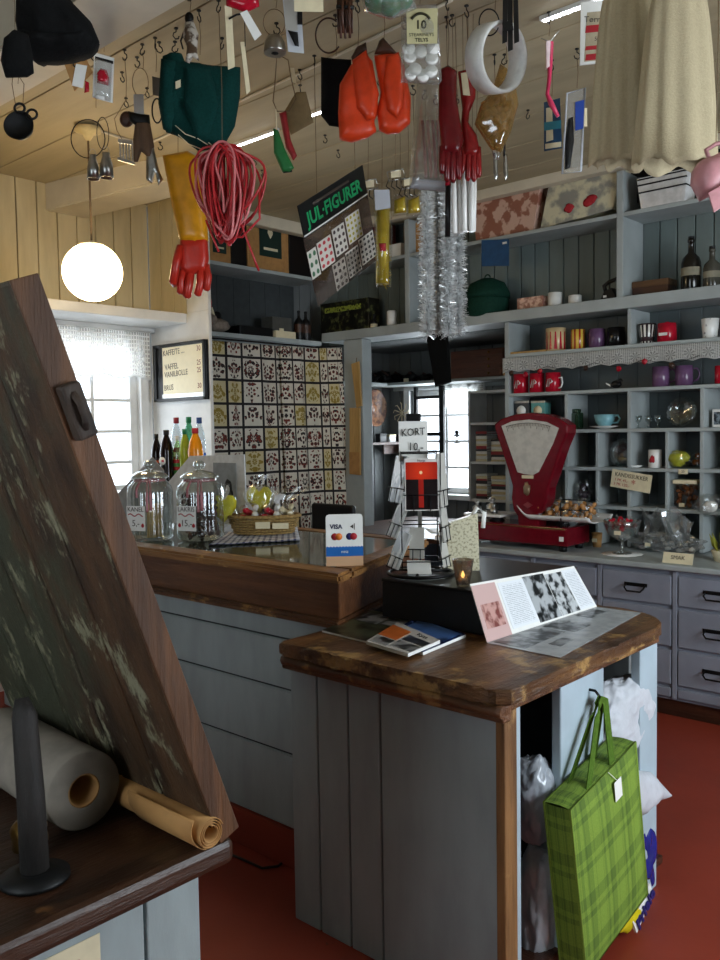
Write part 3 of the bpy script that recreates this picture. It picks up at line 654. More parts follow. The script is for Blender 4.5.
# mugs on the lace shelf
def pat_flame(t, r, h):
    m = M()
    for k in range(7):
        a = -2.6+k*.5; m.grid(lambda u, v: V(((r+.0012)*cos(a+.3*(u-.5)*(1-v*.6)), (r+.0012)*sin(a+.3*(u-.5)*(1-v*.6)), h*(.08+v*.75))), 4, 6)
    m.done('printed_flames', m_red, t)
G5 = 'mugs on the lace edged shelf'
mug('mug', 'cream mug with red painted flames above the lace edging', 556, 351, 23, 20, Zlace, plain('cream glaze', '#d8bf92', .2), 2.7, pat=pat_flame, group=G5)
mug('mug', 'yellow and red striped mug above the lace edging', 578, 350, 20, 14, Zlace, stripes('yellow red stripes', '#d8b44a', '#9c2b1c', 9, 'u', None, .6), 2.6, group=G5)
mug('mug', 'plum coloured mug above the lace edging', 597, 349, 19, 16, Zlace, m_purp, 2.8, group=G5)
mug('mug', 'black mug above the lace edging', 616, 347, 19, 17, Zlace, m_blackg, 2.6, group=G5)
mug('tumbler_mug', 'tall black and white chequered beaker mug right of the black mug', 647, 344, 20, 17, Zlace, stripes('tartan china', '#dcdad2', '#2a2226', 12, 'u', '#3a2a2c'), 0, group=G5, taper=.75)
t = mug('pot', 'small red pot shaped like a bell above the lace edging', 667, 341, 19, 18, Zlace, m_red, 0, group=G5, taper=1.05); M().lathe([(.028, .088), (.03, .094), (.012, .112), (0, .114)], 18).done('lid', m_red, t); M().box((-.022, -.058, .035), (.022, -.05, .05)).done('white_band', m_paper, t)
mug('mug', 'white mug with grey writing above the lace edging at the right', 710, 337, 20, 17, Zlace, photo('written china', '#7d7d80', '#e6e6e2', 55, 5, .3, .38), 0, group=G5, taper=.8)
p = wy(2.88, 530, 356); M().box((-.13, 0, 0), (.13, .03, .014), 0, .003).done('wooden_ruler', m_pine, loc=(p.x-.02, 2.87, Zlace), label='pale wooden ruler lying at the left end of the lace edged shelf', cat='ruler')
# hanging hearts garland
p0 = wy(2.83, 505, 357); p1 = wy(2.83, 700, 352)
t = T('heart_garland', 'thin garland of small dark red hearts hung below the lace edging', 'garland', (p0.x, 2.825, 1.815)); wv = p1.x-p0.x
M().tube([(wv*k/24, 0, -.03*sin(pi*((k/6) % 1))) for k in range(25)], .0015, 5).done('cord', m_iron, t)
for i, k in enumerate((1, 3, 5, 11, 15, 18, 21)): M().blob((0, 0, 0), (.016, .006, .016), .25, 6, 2, i).done('heart', m_red if i % 3 else m_mahog, t, loc=(wv*k/24, -.004, -.03*sin(pi*((k/6) % 1))-.012))
# row under the lace
G4 = 'red mugs in the pigeonhole'
for i, (px, lab) in enumerate(((521, 'red mug with a white logo farthest left in the pigeonholes'), (537, 'red mug with a white logo, middle of the three left ones'), (553, 'red mug with a white emblem and white handle beside the upright'))):
    t = mug('mug', lab, px, 390, 19, 15, Z4, m_red, 0, y=2.9, group=G4); M().tube([(-.018, -.043, .03), (-.006, -.0455, .075), (-.002, -.0455, .03), (.008, -.0455, .078), (.02, -.043, .06), (.004, -.0455, .05)], .0035, 6).done('white_emblem', m_paper, t)
    if i == 2: M().tube([(.045+k[0], -.01, k[1]) for k in ((-.006, .08), (.02, .082), (.024, .05), (.015, .025), (-.006, .02))], .005, 8).done('handle', m_white_china, t)
p = wy(2.9, 616, 386); t = T('bird_figure', 'tiny dark and white bird figure in a pigeonhole under the lace', 'figurine', (p.x, 2.9, Z4)); M().blob((0, 0, .026), (.032, .018, .02), .15, 5, 3, 1).blob((.025, 0, .045), (.013, .012, .012), .1).done('bird_body', m_black, t); M().prism([(-.02, .02), (-.06, .038), (-.058, .03), (-.02, .008)], -.006, .006).done('tail', m_white_china, t)
for px, lab in ((661, 'purple mug with handle, left one of the glossy pair'), (684, 'purple mug with handle, right one of the glossy pair')):
    mug('mug', lab, px, 386, 20, 17, Z4, m_purp, .35, y=2.92, group='pair of purple mugs')
mug('mug', 'red tin mug at the right edge in the row of purple mugs', 722, 384, 18, 14, Z4, m_red, 0, y=2.9)
# tins, green jar, tea cup, glass bowls
def tin(label, px0, px1, py0, py1, col, lt):
    carton('tin', label, px0, py0, px1, py1, 2.9, Z3, .07, plain(label[:20], col, .3), 'tin', lambda t, w, h, d: (M().lathe([(0, 0), (w*.3, 0), (w*.3, .002), (0, .002)], 20, mx=Matrix.Translation((0, -.001, h*.66)) @ Matrix.Rotation(radians(90), 4, 'X')).done('round_label', lt, t), M().box((-w/2-.001, -.001, h*.92), (w/2+.001, d+.001, h), 0, .002).done('lid', m_steel, t)), 'small tins above the scale')
tin('small dark grey tin with a round label behind the scale top', 514, 529, 400, 429, '#343a40', m_paper); tin('small turquoise tin with a round label behind the scale top', 531, 545, 400, 429, '#5a9c98', m_card)
p = wy(2.93, 576, 427); t = T('glass_jar', 'square green glass jar standing left of the tea cup', 'jar', (p.x, 2.93, Z3)); mg = clear('green glass', '#6f9a70', .12, .05, .8, .6, '#2d4a34', .35); M().box((-.035, -.035, 0), (.035, .035, .10), 0, .012).done('jar_body', mg, t); M().lathe([(.028, .10), (.03, .103), (.03, .118), (.02, .12), (0, .12)], 20).done('stopper', mg, t)
m_cyan = plain('pale turquoise glaze', '#7fb4bf', .15); p = wy(2.92, 604, 427); s = ps(p)
t = T('saucer', 'pale grey saucer under the turquoise cup', 'saucer', (p.x, 2.93, Z3)); M().lathe([(.03, 0), (.035, .003), (.085, .014), (.087, .017), (.035, .008), (0, .007)], 36).done('dish', m_white_china, t)
t = T('tea_cup', 'large pale turquoise tea cup standing on a saucer in the pigeonholes', 'cup', (p.x, 2.93, Z3+.0075)); M().lathe([(.028, 0), (.03, .005), (.052, .03), (.062, .075), (.059, .075), (.05, .032), (.025, .01), (0, .01)], 32).done('body', m_cyan, t); M().tube([(.058, 0, .066), (.08, 0, .07), (.092, 0, .05), (.08, 0, .028), (.05, 0, .026)], .006, 8).done('handle', m_cyan, t)
p = wy(2.95, 681, 427); t = T('glass_plate', 'cut glass dish standing on edge right of the tea cup', 'plate', (p.x, 2.98, Z3), 0); Rp = Matrix.Translation((0, 0, .082)) @ Matrix.Rotation(radians(78), 4, 'X')
M().lathe([(0, 0), (.03, .0), (.05, .006), (.08, .022), (.081, .025), (.05, .01), (0, .004)], 36, mx=Rp, rib=.03, ribs=18).done('dish', m_glass, t); M().lathe([(.03, -.001), (.036, -.003), (.042, -.001)], 30, mx=Rp, cap=False).done('cut_ring', m_glass, t)
for i, (px, lab) in enumerate(((638, 'small stemmed glass farthest left below the purple mugs'), (648, 'small stemmed glass second from the left below the purple mugs'), (658, 'small stemmed glass nearest the glass dish'))):
    p = wy(2.91, px, 427); t = T('schnapps_glass', lab, 'glass', (p.x, 2.91, Z3), 0, 'small stemmed glasses'); M().lathe([(.018, 0), (.018, .003), (.004, .008), (.004, .03), (.016, .04), (.02, .07), (.018, .07), (.0, .042)], 18).done('glass_body', m_glass, t)
carton('photo_card', 'small framed picture card in the rightmost pigeonhole', 712, 408, 730, 426, 2.9, Z3, .01, m_paper, 'card', lambda t, w, h, d: M().box((-w*.4, -.001, h*.15), (w*.4, 0, h*.85)).done('picture', photo('dim picture', '#20242a', '#7d8a92', 50, 3), t))
# third row
p = wy(2.95, 620, 466); t = T('glass_plate', 'round pressed glass plate standing on edge below the tea cup', 'plate', (p.x, 2.99, Z2)); Rp = Matrix.Translation((0, 0, .08)) @ Matrix.Rotation(radians(80), 4, 'X')
M().lathe([(0, 0), (.035, .0), (.055, .006), (.078, .014), (.079, .017), (.05, .01), (0, .004)], 40, mx=Rp, rib=.025, ribs=24).done('dish', m_glass, t)
for k in (.028, .05, .066): M().tube([Rp @ V((k*cos(a), k*sin(a), .012)) for a in [2*pi*q/28 for q in range(28)]], .002, 5, closed=True).done('pressed_ring', m_glass, t)
t = mug('mug', 'white mug with a dark red rose motif standing in a pigeonhole', 655, 467, 18, 13, Z2, m_white_china, 0, y=2.9); M().blob((0, -.038, .05), (.014, .003, .022), .5, 9, 2, 3).done('rose_motif', m_inkred, t)
p = wy(2.92, 638, 466); t = T('saucer', 'dark leaf shaped dish left of the rose mug', 'dish', (p.x-.01, 2.9, Z2)); M().lathe([(0, 0), (.03, .0), (.045, .012), (.043, .013), (.0, .004)], 24).done('dish', m_white_china, t)
def wrapped(label, px, pyb, wpx, hpx, z, y, core, shapes, tie=True, tag_=None, name='candy_bag'):
    p = wy(y, px, pyb); s = ps(p); W = wpx*s/2; H = hpx*s
    t = T(name, label, 'bag', (p.x, y, z+.001))
    M().blob((0, 0, H*.42), (W, W*.7, H*.42), .16, 7, 3, px, 0, None, .98, False).done('wrapper', m_wrap, t)
    for i, (x, zz_, r_) in enumerate(shapes): M().blob((x*W, -.2*W+.2*W*(i % 3), zz_*H), (r_*W, r_*W*.7, r_*W*.9), .2, 6, 2, i+px).done('sweet', core, t)
    if tag_: M().box((-.017, -W*.75-.002, .006), (.017, -W*.75, .028)).done('price_tag', tag_, t)
    return t
m_amber = plain('amber sweets', '#8c4a1c', .2); m_lime = plain('lime sweets', '#a5a832', .3)
wrapped('wrapped bag of lime yellow sweets in a pigeonhole right of the rose mug', 679, 468, 23, 22, Z2, 2.89, m_lime, [(-.1, .4, .75), (.3, .5, .6), (-.3, .6, .5)])
wrapped('wrapped bag of amber sweets behind the lime yellow bag', 698, 467, 14, 19, Z2, 2.94, m_amber, [(-.3, .3, .5), (.3, .35, .5), (0, .65, .45)])
p = wy(2.845, 683, 471); M().box((-.025, 0, 0), (.025, .002, .026), 0).text('25', .018, TX(0, -.0008, .013), 1).done('price_tag', [m_card, m_ink], loc=(p.x, 2.846, Z2-.028), label='small cream price tag on the shelf edge under the lime sweets', cat='price tag')
# fourth row
wrapped('crinkled bag with a dark rosette standing left of the handwritten cream sign', 584, 507, 19, 28, Z1, 2.9, plain('dark sweets', '#38303a', .3), [(0, .3, .5), (-.4, .4, .35), (.4, .35, .35), (0, .6, .4)], True, m_card)
p = wy(2.83, 631, 481); s = ps(p); mm = M().box((-21*s, 0, -9*s), (21*s, .003, 9*s), 0, 0, Matrix.Rotation(radians(8), 4, 'Y'))
tx = TX(0, -.0006, .03) @ Matrix.Rotation(radians(-8), 4, 'Z')
mm.text('KANDISSUKKER', .032, TX(.003, -.0008, .024) @ Matrix.Rotation(radians(-8), 4, 'Z'), 1, xs=.85)
for k, tt in enumerate(('1 PK 45,-', '3 PK 120,-')): mm.text(tt, .022, TX(-.055, -.0008, .002-k*.024) @ Matrix.Rotation(radians(-8), 4, 'Z'), 2)
mm.text('*', .06, TX(.015, -.0008, -.018), 2)
mm.done('price_sign', [m_card, m_ink, m_inkred], loc=(p.x, 2.828, p.z), label='handwritten cream sign pinned across the pigeonhole fronts', cat='sign')
p = wy(2.92, 688, 509); s = ps(p); t = T('sweet_jar', 'square glass jar of amber caramels with a paper lid band', 'jar', (p.x, 2.93, Z1)); hw = 13.5*s
M().box((-hw, -hw*.8, 0), (hw, hw*.8, 27*s), 0, .016).done('jar_glass', m_glass, t); M().box((-hw*.9, -hw*.85, 25*s), (hw*.9, hw*.7, 29*s), 0, .004).done('lid', m_card, t); M().box((-.03, -hw*.8-.003, .012), (0, -hw*.8-.001, .032)).done('price_tag', m_card, t)
for k in range(24): M().blob((0, 0, 0), (.016, .013, .012), .3, 6, 1, k).done('caramel', m_amber, t, loc=(random.uniform(-.75, .75)*hw, random.uniform(-.5, .5)*hw, .014+.115*k/24), rot=(k, k*2, k*3))
# ---- counter of the drawer cabinet
# candy dish, foot on a doily
p = wz(ZT, 622, 554); pd = p.copy(); t = T('doily', 'white paper doily under the stemmed candy dish', 'doily', (pd.x, pd.y, ZT))
M().lathe([(0, 0), (.105, 0), (.105, .002), (0, .002)], 40, rib=.04, ribs=14).done('paper', m_paper, t)
t = T('candy_dish', 'stemmed glass dish filled with red wrapped sweets on the counter', 'dish', (pd.x, pd.y, ZT+.003)); M().lathe([(.05, 0), (.05, .004), (.008, .012), (.008, .06), (.02, .07), (.07, .1), (.09, .15), (.098, .18), (.094, .18), (.066, .106), (.0, .075)], 32, rib=.02, ribs=16).done('glass_dish', m_glass, t); M().box((-.0, -.094, .11), (.035, -.09, .13)).done('price_tag', m_card, t)
sw = None
for k in range(22):
    a = k*2.4; r = .012+.064*sqrt((k % 12)/12); q = (pd.x+r*cos(a), pd.y+r*sin(a), ZT+.135+.02*(k//12)+.03*(1-r/.07)+(k % 3)*.008)
    if sw is None:
        sw = T('red_sweet', 'red wrapped sweet lying in the stemmed glass dish', 'sweet', q, 0, 'red sweets in the glass dish'); M().blob((0, 0, 0), (.016, .012, .012), .25, 6, 2, 1).done('sweet_body', m_red, sw); M().prism([(-.016, -.002), (-.03, .009), (-.03, -.009)], -.003, .003).prism([(.016, 0), (.03, .009), (.03, -.009)], -.003, .003).done('wrapper_twist', m_cello, sw)
    else: dup(sw, q, rot=(k, k*1.3, k*.7))
# bags of marshmallow in clear plastic
p = wz(ZT, 668, 552); t = T('sweet_tray', 'crinkled clear plastic packs of white sweets on the counter right of the glass dish', 'pack', (p.x, p.y, ZT))
M().blob((0, 0, .05), (.19, .07, .055), .25, 8, 4, 5, 0, None, .9, False).done('tray_wrapper', m_cello, t)
for i, (x, zt, an) in enumerate(((-.13, .20, .5), (-.05, .22, -.15), (.02, .24, .1), (.12, .19, -.3))):
    M().grid(lambda u, v: V((x+(u-.5)*.12*(.3+.9*v)+an*.12*v, .01*sin(u*14+i)-.02+.05*sin(v*3+i), .05+(zt-.05)*v+.02*sin(u*9+i))), 8, 8, smooth=False).done('wrapper_end', m_cello, t, solid=.0006)
for k in range(22): M().blob((0, 0, 0), (.02, .015, .013), .2, 5, 1, k).done('white_sweet', m_white_china, t, loc=(random.uniform(-.15, .15), random.uniform(-.05, .05), .016+.012*(k % 5)), rot=(0, 0, k))
p = wz(ZT, 677, 564); M().box((-.075, 0, 0), (.075, .002, .055), 0, 0, Matrix.Rotation(radians(-20), 4, 'X')).text('SMAK', .028, Matrix.Rotation(radians(-20), 4, 'X') @ TX(0, -.0008, .03), 1).done('price_card', [m_card, m_inkgrey], loc=(p.x, p.y, ZT+.001), label='cream price card leaning in front of the clear plastic packs', cat='card')
p = wy(2.75, 700, 500); wrapped('white crinkled plastic bag hanging at the right edge of the pigeonholes', 712, 508, 34, 28, Z1-.03, 2.80, m_white_china, [(0, .4, .4)])
p = wz(ZT, 712, 562); t = T('flower_pot', 'small cream pot with a yellow plant at the right edge of the counter', 'pot', (p.x+.03, p.y+.05, ZT)); M().lathe([(.035, 0), (.05, .05), (.052, .055), (.046, .055), (0, .05)], 24).done('pot', m_card, t)
for k in range(9): M().prism([(0, 0), (.012, .04), (0, .1), (-.012, .04)], -.001, .001, 0, Matrix.Translation((.02*cos(k*.7), .02*sin(k*.7), .045)) @ Matrix.Rotation(k*.7, 4, 'Z') @ Matrix.Rotation(.4, 4, 'Y')).done('leaf', plain('yellow green leaf', '#8d8d2e', .5) if k == 0 else bpy.data.materials['yellow green leaf'], t)
for px, lab in ((597, 'small brown paper cone on the counter left of the glass dish'), (650, 'small clear beaker behind the plastic packs')):
    p = wy(2.8, px, 548); t = T('beaker', lab, 'beaker', (p.x, 2.8, ZT)); M().lathe([(.024, 0), (.03, .08), (.028, .08), (.022, .004), (0, .004)], 20).done('beaker_body', m_glass if px > 600 else m_kraft, t); M().box((-.015, -.032, .03), (.015, -.029, .05)).done('price_tag', m_card, t)
# ================================================================== weighing scale
m_scale = plain('dark red enamel', '#6e0f1d', .16); SCY = 2.50
q = lambda x, y: ((lambda P: (P.x, P.z))(wy(SCY, x, y)))
o = V((-.80, SCY, ZT)); t = T('weighing_scale', 'dark red enamelled shop scale with a fan shaped dial standing on the drawer counter', 'scale', o)
def loc(poly): return [(a-o.x, b-o.z) for a, b in poly]
fan = loc([q(*p) for p in ((495, 431), (494, 424), (500, 419), (515, 414), (530, 412.5), (545, 414), (560, 419), (568, 425), (568, 433), (562, 447), (552, 477), (548, 488), (547, 500), (543, 511), (538, 516), (538, 528), (518, 528), (517, 516), (513, 510), (511, 498), (512, 486), (507, 468))])
M().prism(fan, -.0, .10, 0, None, .012).done('dial_housing', m_scale, t)
face = loc([q(*p) for p in ((502, 426), (512, 421.5), (530, 419.5), (547, 422), (559, 428), (553, 444), (539, 472), (533, 475), (525, 474), (518, 472))])
M().prism(face, -.006, .001).done('dial_face', plain('cream dial', '#c9c6bd', .12), t)
m = M(); ctr = V(loc([q(528, 515)])[0]); rad = (V(loc([q(530, 423)])[0])-ctr).length
m.tube([(ctr.x+rad*sin(a), -.0068, ctr.y+rad*cos(a)) for a in [-.27+.56*k/20 for k in range(21)]], .0016, 4)
for k in range(29): a = -.26+.54*k/28; l = .03 if k % 4 == 0 else .016; m.box((-.0008, -.0072, rad-l), (.0008, -.006, rad), 0, 0, Matrix.Translation((ctr.x, 0, ctr.y)) @ Matrix.Rotation(a, 4, 'Y'))
m.done('dial_scale', m_inkgrey, t)
c = loc([q(528, 477)])[0]; M().box((c[0]-.036, -.009, c[1]-.008), (c[0]+.036, .0, c[1]+.01), 0, .002).done('name_plate', m_card, t)
c = loc([q(527, 489)])[0]; M().blob((c[0], -.003, c[1]), (.022, .005, .034), .25, 9, 3, 2).done('emblem', plain('worn gold emblem', '#9a8468', .3, .6), t)
c = loc([q(528, 505)])[0]; M().prism([(c[0]-.03, c[1]), (c[0], c[1]+.018), (c[0]+.03, c[1]), (c[0], c[1]-.018)], -.006, .0).done('badge', plain('faded badge', '#8d3c40', .3), t)
bx0, bx1 = -.345, .335
M().box((bx0, -.02, .03), (bx1, .24, .135), 0, .014).done('base', m_scale, t); M().box((bx0+.01, -.024, .125), (bx1-.02, -.018, .129)).done('gilt_line', m_brass, t)
M().box((bx1-.05, -.024, .06), (bx1-.025, -.0195, .085)).done('maker_plate', m_paper, t)
for x in (bx0+.05, bx1-.05):
    for y in (.02, .2): M().lathe([(.02, 0), (.024, .03)], 16, (x, y, 0)).done('foot', m_iron, t)
M().lathe([(.05, .13), (.035, .15), (.03, .165)], 20, (-.20, .11, 0)).done('pan_support', m_iron, t); M().lathe([(.05, .13), (.035, .15), (.03, .165)], 20, (.23, .11, 0)).done('pan_support', m_iron, t)
M().box((-.36, -.01, .165), (-.10, .22, .182), 0, .008).done('weight_plate', m_white_china, t)
m = M(); m.grid(lambda u, v: V((.03+.44*u, -.04+.28*v, .167+.05*(max(0, .14-u)/.14)**1.5+.03*(2*v-1)**6)), 30, 14); m.done('scale_pan', m_white_china, t, solid=.006)
pan0 = o+V((.25, .1, .178))
w_ = None
for i, (x, y) in enumerate(((-.30, .05), (-.22, .09), (-.17, .03))):
    if w_ is None: w_ = T('scale_weight', 'bright metal weight standing on the left plate of the scale', 'weight', o+V((x, y, .1825)), 0, 'metal weights on the scale'); M().lathe([(.026, 0), (.028, .004), (.028, .035), (.012, .045), (.009, .052), (.016, .062), (.012, .07), (0, .072)], 22).done('weight_body', m_steel, w_); M().lathe([(.0285, .012), (.0285, .018)], 22, cap=False).done('engraved_band', m_iron, w_)
    else: dup(w_, o+V((x, y, .1825)), scale=(1.25 if i == 1 else .8,)*3)
tf = None; m_tof = plain('toffee', '#b98550', .25); m_tof2 = plain('toffee wrapper', '#c98d5a', .15)
for k in range(56):
    pos = pan0+V((random.uniform(-.15, .15), random.uniform(-.09, .09), .012+.02*(k//16)))
    if tf is None:
        tf = T('toffee', 'brown toffee in clear wrapping lying in the white scale pan', 'sweet', pos, 0, 'toffees in the scale pan'); M().blob((0, 0, 0), (.02, .014, .013), .25, 6, 2, 4).done('toffee_body', m_tof, tf); M().prism([(-.018, 0), (-.036, .013), (-.034, -.012)], -.006, .006).prism([(.018, 0), (.036, .013), (.034, -.012)], -.006, .006).done('wrapper_twist', m_cello, tf)
    else: dup(tf, pos, rot=(random.random()*2, random.random()*2, k*1.1))
M().tube([(.30, -.03, .135), (.30, -.035, .27), (.305, -.03, .29), (.45, .0, .29)], .004, 6).tube([(.30, -.033, .235), (.45, .0, .235)], .003, 6).done('wire_rack', m_iron, t)
# ================================================================== on the back counter
BZ = 1.0165
def jar(label, px, pyb, wpx, hpx, content):
    p = wz(BZ, px-9, pyb); s = ps(p); r = wpx*s/2; h = hpx*s; t = T('sweet_jar', label, 'jar', (p.x, p.y+r*.7, BZ), 0, 'ribbed glass jars on the counter')
    M().lathe([(0, .004), (r*.8, 0), (r*.96, .008), (r, .03), (r, h*.60), (r*.93, h*.68), (r*.76, h*.735), (r*.70, h*.75), (r*.72, h*.775)], 96, rib=.022, ribs=24, cap=False).done('glass_body', m_glass, t)
    M().lathe([(r*.78, h*.78), (r*.84, h*.79), (r*.80, h*.81), (r*.55, h*.855), (r*.22, h*.875), (r*.13, h*.885), (r*.22, h*.91), (r*.27, h*.945), (r*.22, h*.98), (r*.12, h), (0, h)], 40).done('lid', m_glass, t)
    m = M().lathe([(r*.69, h*.735), (r*.71, h*.745), (r*.69, h*.765)], 40, cap=False)
    fx, fy = cos(YAW-pi/2), sin(YAW-pi/2)
    for dx, l in ((-.35, .2), (.1, .38), (.25, .36)):
        for k in range(6): pass
        a = YAW-pi/2+dx; m.grid(lambda u, v: V(((r*(.74+.3*min(1, v*2.2)))*cos(a+(u-.5)*.11), (r*(.74+.3*min(1, v*2.2)))*sin(a+(u-.5)*.11), h*(.75-l*v))), 2, 10)
    m.done('ribbon', stripes('red gingham', '#c9a9ad', '#8a2434', 30, 'v', None, .35), t, solid=.0012)
    q = YAW-pi/2-.42; m = M(); tw = .045
    Mx = Matrix.Translation((r*1.045*cos(q), r*1.045*sin(q), h*.30)) @ Matrix.Rotation(q+pi/2, 4, 'Z')
    m.box((-tw, 0, -.052), (tw, .0015, .048), 0, 0, Mx); g = lambda x, z: Mx @ TX(x, -.0006, z)
    m.text('LAKRIS' if content else 'KANEL', .026, g(-.0, .034), 1); m.text('5,-' if not content else '15,-', .036, g(.0, -.022), 1)
    m.tube([Mx @ V((-.036+.072*k/12, -.001, .012+.005*sin(k*.9))) for k in range(13)], .0022, 5, 2)
    for sx in ((-.033, .034) if content else (.034,)): m.blob((0, 0, 0), (.007, .002, .008), .2, 6, 2, 1, 2, Mx @ Matrix.Translation((sx, -.001, -.03)))
    m.done('price_tag', [m_paper, m_inkgrey, m_inkred], t)
    return t, r, h
t, r, h = jar('ribbed glass jar nearest the flap with cinnamon sticks and a red gingham ribbon', 147, 541, 45, 80, 0)
for k in range(7): M().tube([(r*(.25+.08*(k % 3)), r*.1*(k-3), .012), (r*(.4+.06*(k % 2)), r*.12*(k-3), .15)], .007, 8).done('sweet_stick', plain('pale biscuit', '#c9a86c') if k == 0 else bpy.data.materials['pale biscuit'], t)
t, r, h = jar('ribbed glass jar of dark wrapped sweets left of the sweet basket', 197, 541, 46, 80, 1)
mds = plain('dark wrapped sweet', '#4a3230', .25); 
for k in range(90):
    a = k*2.4; rr = r*.78*sqrt(((k*7) % 23)/23); M().blob((0, 0, 0), (.017, .013, .012), .3, 6, 1, k).done('sweet', mds if k % 3 else m_mahog, t, loc=(rr*cos(a), rr*sin(a), .016+.17*k/90), rot=(k, k*.7, 0))
# cloth and basket
cc = [wz(BZ, *p) for p in ((209, 546), (300, 541), (297, 527), (228, 533))]; o = sum(cc, V())/4
m = M().grid(lambda u, v: (cc[0]*(1-u)+cc[1]*u)*(1-v)+(cc[3]*(1-u)+cc[2]*u)*v-o+V((0, 0, .004+.004*noise.noise(V((u*6, v*6, 0))))), 20, 12)
def check():
    m_, nt, b = newmat('blue checked cloth'); u, v, _ = sep(nt, coords(nt, 'UV')); a = (u*14.).fr().lt(.4); c = (v*9.).fr().lt(.4)
    nt.links.new(mix(nt, (a+c)*.5, lin('#d5d6dc'), lin('#3c3f66')), b.inputs['Base Color']); b.inputs['Roughness'].default_value = .9; return m_
m.done('checked_cloth', check(), loc=o+V((0, 0, .0005)), label='blue and white checked cloth lying under the sweet basket', cat='cloth', solid=.002)
p = (wz(BZ, 240, 541)+wz(BZ, 293, 537)+wz(BZ, 285, 530)+wz(BZ, 238, 533))/4; BK = V((p.x, p.y, BZ+.010)); ax = Matrix.Rotation(YAW+radians(2), 4, 'Z')
t = T('basket', 'oval woven straw basket of wrapped sweets on the checked cloth', 'basket', BK, YAW); m_straw = wood('woven straw', '#a98a52', '#7c6234', '#c9ad75', (30, 30, 30), 3, .7)
RX, RY, BH = .148, .09, .065
m = M()
for k in range(7): z = .004+BH*k/6; f = .82+.18*k/6; m.tube([((RX*f+.004*sin(a*14+pi*k))*cos(a), (RY*f+.004*sin(a*14+pi*k))*sin(a), z) for a in [2*pi*q/56 for q in range(56)]], .0055, 6, closed=True)
m.done('woven_sides', m_straw, t); M().lathe([(0, 0), (.8, 0), (.8, .005), (0, .005)], 36, mx=Matrix.Scale(RX, 4, (1, 0, 0)) @ Matrix.Scale(RY, 4, (0, 1, 0))).done('bottom', m_straw, t); M().tube([(RX*1.03*cos(a), RY*1.03*sin(a), BH+.008) for a in [2*pi*q/48 for q in range(48)]], .008, 8, closed=True).done('rim', m_straw, t)
M().box((-.025, -RY-.006, .028), (.035, -RY-.002, .055)).done('price_tag', m_card, t); M().box((.045, -RY-.004, .026), (.11, -RY+.02, .05)).done('name_tag', m_card, t)
heart = [(0, -.06), (.03, -.035), (.052, -.005), (.055, .022), (.04, .042), (.02, .045), (0, .025), (-.02, .045), (-.04, .042), (-.055, .022), (-.052, -.005), (-.03, -.035)]
m_yel = plain('yellow heart', '#d6cf2c', .45)
def at_b(x, y, z): return BK+(Matrix.Rotation(YAW, 3, 'Z') @ V((x, y, z)))
for lab, x, y, z, tw in (('clear wrapped bag with a yellow heart at the left end of the straw basket', -.165, -.03, .115, .1), ('clear wrapped bag with a yellow heart standing upright in the middle of the straw basket', -.02, .02, .145, -.15)):
    t = T('wrapped_heart', lab, 'sweet', at_b(x, y, z), 0, 'wrapped sweets in the straw basket', rot=(0, 0, YAW+tw)); M().pillow([(a*1.0, b*1.1) for a, b in heart], .016, .03, .012).done('heart', m_yel, t)
    M().blob((0, 0, -.01), (.062, .03, .075), .15, 6, 3, x*50, 0, None, None, False).grid(lambda u, v: V(((u-.5)*.08*(.2+v), .01*sin(u*12), .05+.05*v)), 6, 4, smooth=False).done('wrapper', m_wrap, t)
for i, (x, y, lab) in enumerate(((-.055, -.03, 'bag of red striped sweets at the front left of the straw basket'), (.035, -.03, 'bag of red striped sweets at the front right of the straw basket'), (.01, .04, 'bag with a dark rosette behind the red sweets in the straw basket'), (.09, .0, 'crinkled clear bag of pale sweets at the right end of the straw basket'))):
    t = T('candy_bag', lab, 'bag', at_b(x, y, .02), YAW, 'wrapped sweets in the straw basket'); mt = (m_red, m_red, m_black, m_card)[i]
    for k in range(9): M().blob((0, 0, 0), (.018, .014, .013), .25, 6, 2, k).done('sweet', m_white_china if (k % 3 == 2 and i < 2) else mt, t, loc=(.026*cos(k*2.4), .018*sin(k*2.4), .015+.009*k), rot=(k, 0, k))
    M().blob((0, 0, .055), (.045, .036, .058), .2, 7, 3, i+3, 0, None, None, False).grid(lambda u, v: V(((u-.5)*.09*(.25+v)+.02*i*v, .012*sin(u*14+i), .1+.075*v)), 8, 5, smooth=False).done('wrapper', m_wrap, t)
# framed photograph and grey leaflets behind the jars
def standing(name, label, cat, pts, y, thick, mat, extra=None, back=.0):
    P = [wy(y, *q) for q in pts]; o = V((sum(p.x for p in P)/len(P), y, min(p.z for p in P))); m = M().prism([(p.x-o.x, p.z-o.z) for p in P], 0, thick)
    t = T(name, label, cat, o); m.done('sheet', mat, t)
    if extra: extra(t, o, lambda x, z: (lambda p: (p.x-o.x, p.z-o.z))(wy(y, x, z)))
    return t
def portrait(t, o, q):
    a = q(216, 509); b = q(236, 463); c = q(205, 509)
    M().box((a[0]-.01, -.003, a[1]+.012), (b[0]+.0, -.0005, b[1])).done('photograph', plain('grey photograph', '#8f9498', .3), t)
    h = q(229, 489); M().blob((h[0], -.003, h[1]+.008), (.026, .002, .036), .1, 5, 3, 3).blob((h[0]+.012, -.003, h[1]-.022), (.022, .002, .024), .1, 5, 3, 3).done('dark_hair', m_ink, t)
    M().blob((h[0]-.004, -.0045, h[1]-.002), (.015, .002, .022), .04, 4, 3, 1).blob((h[0]-.008, -.004, h[1]-.045), (.03, .0015, .022), .05, 4, 3, 1).done('face_and_collar', plain('pale print', '#b9b9b6', .4), t)
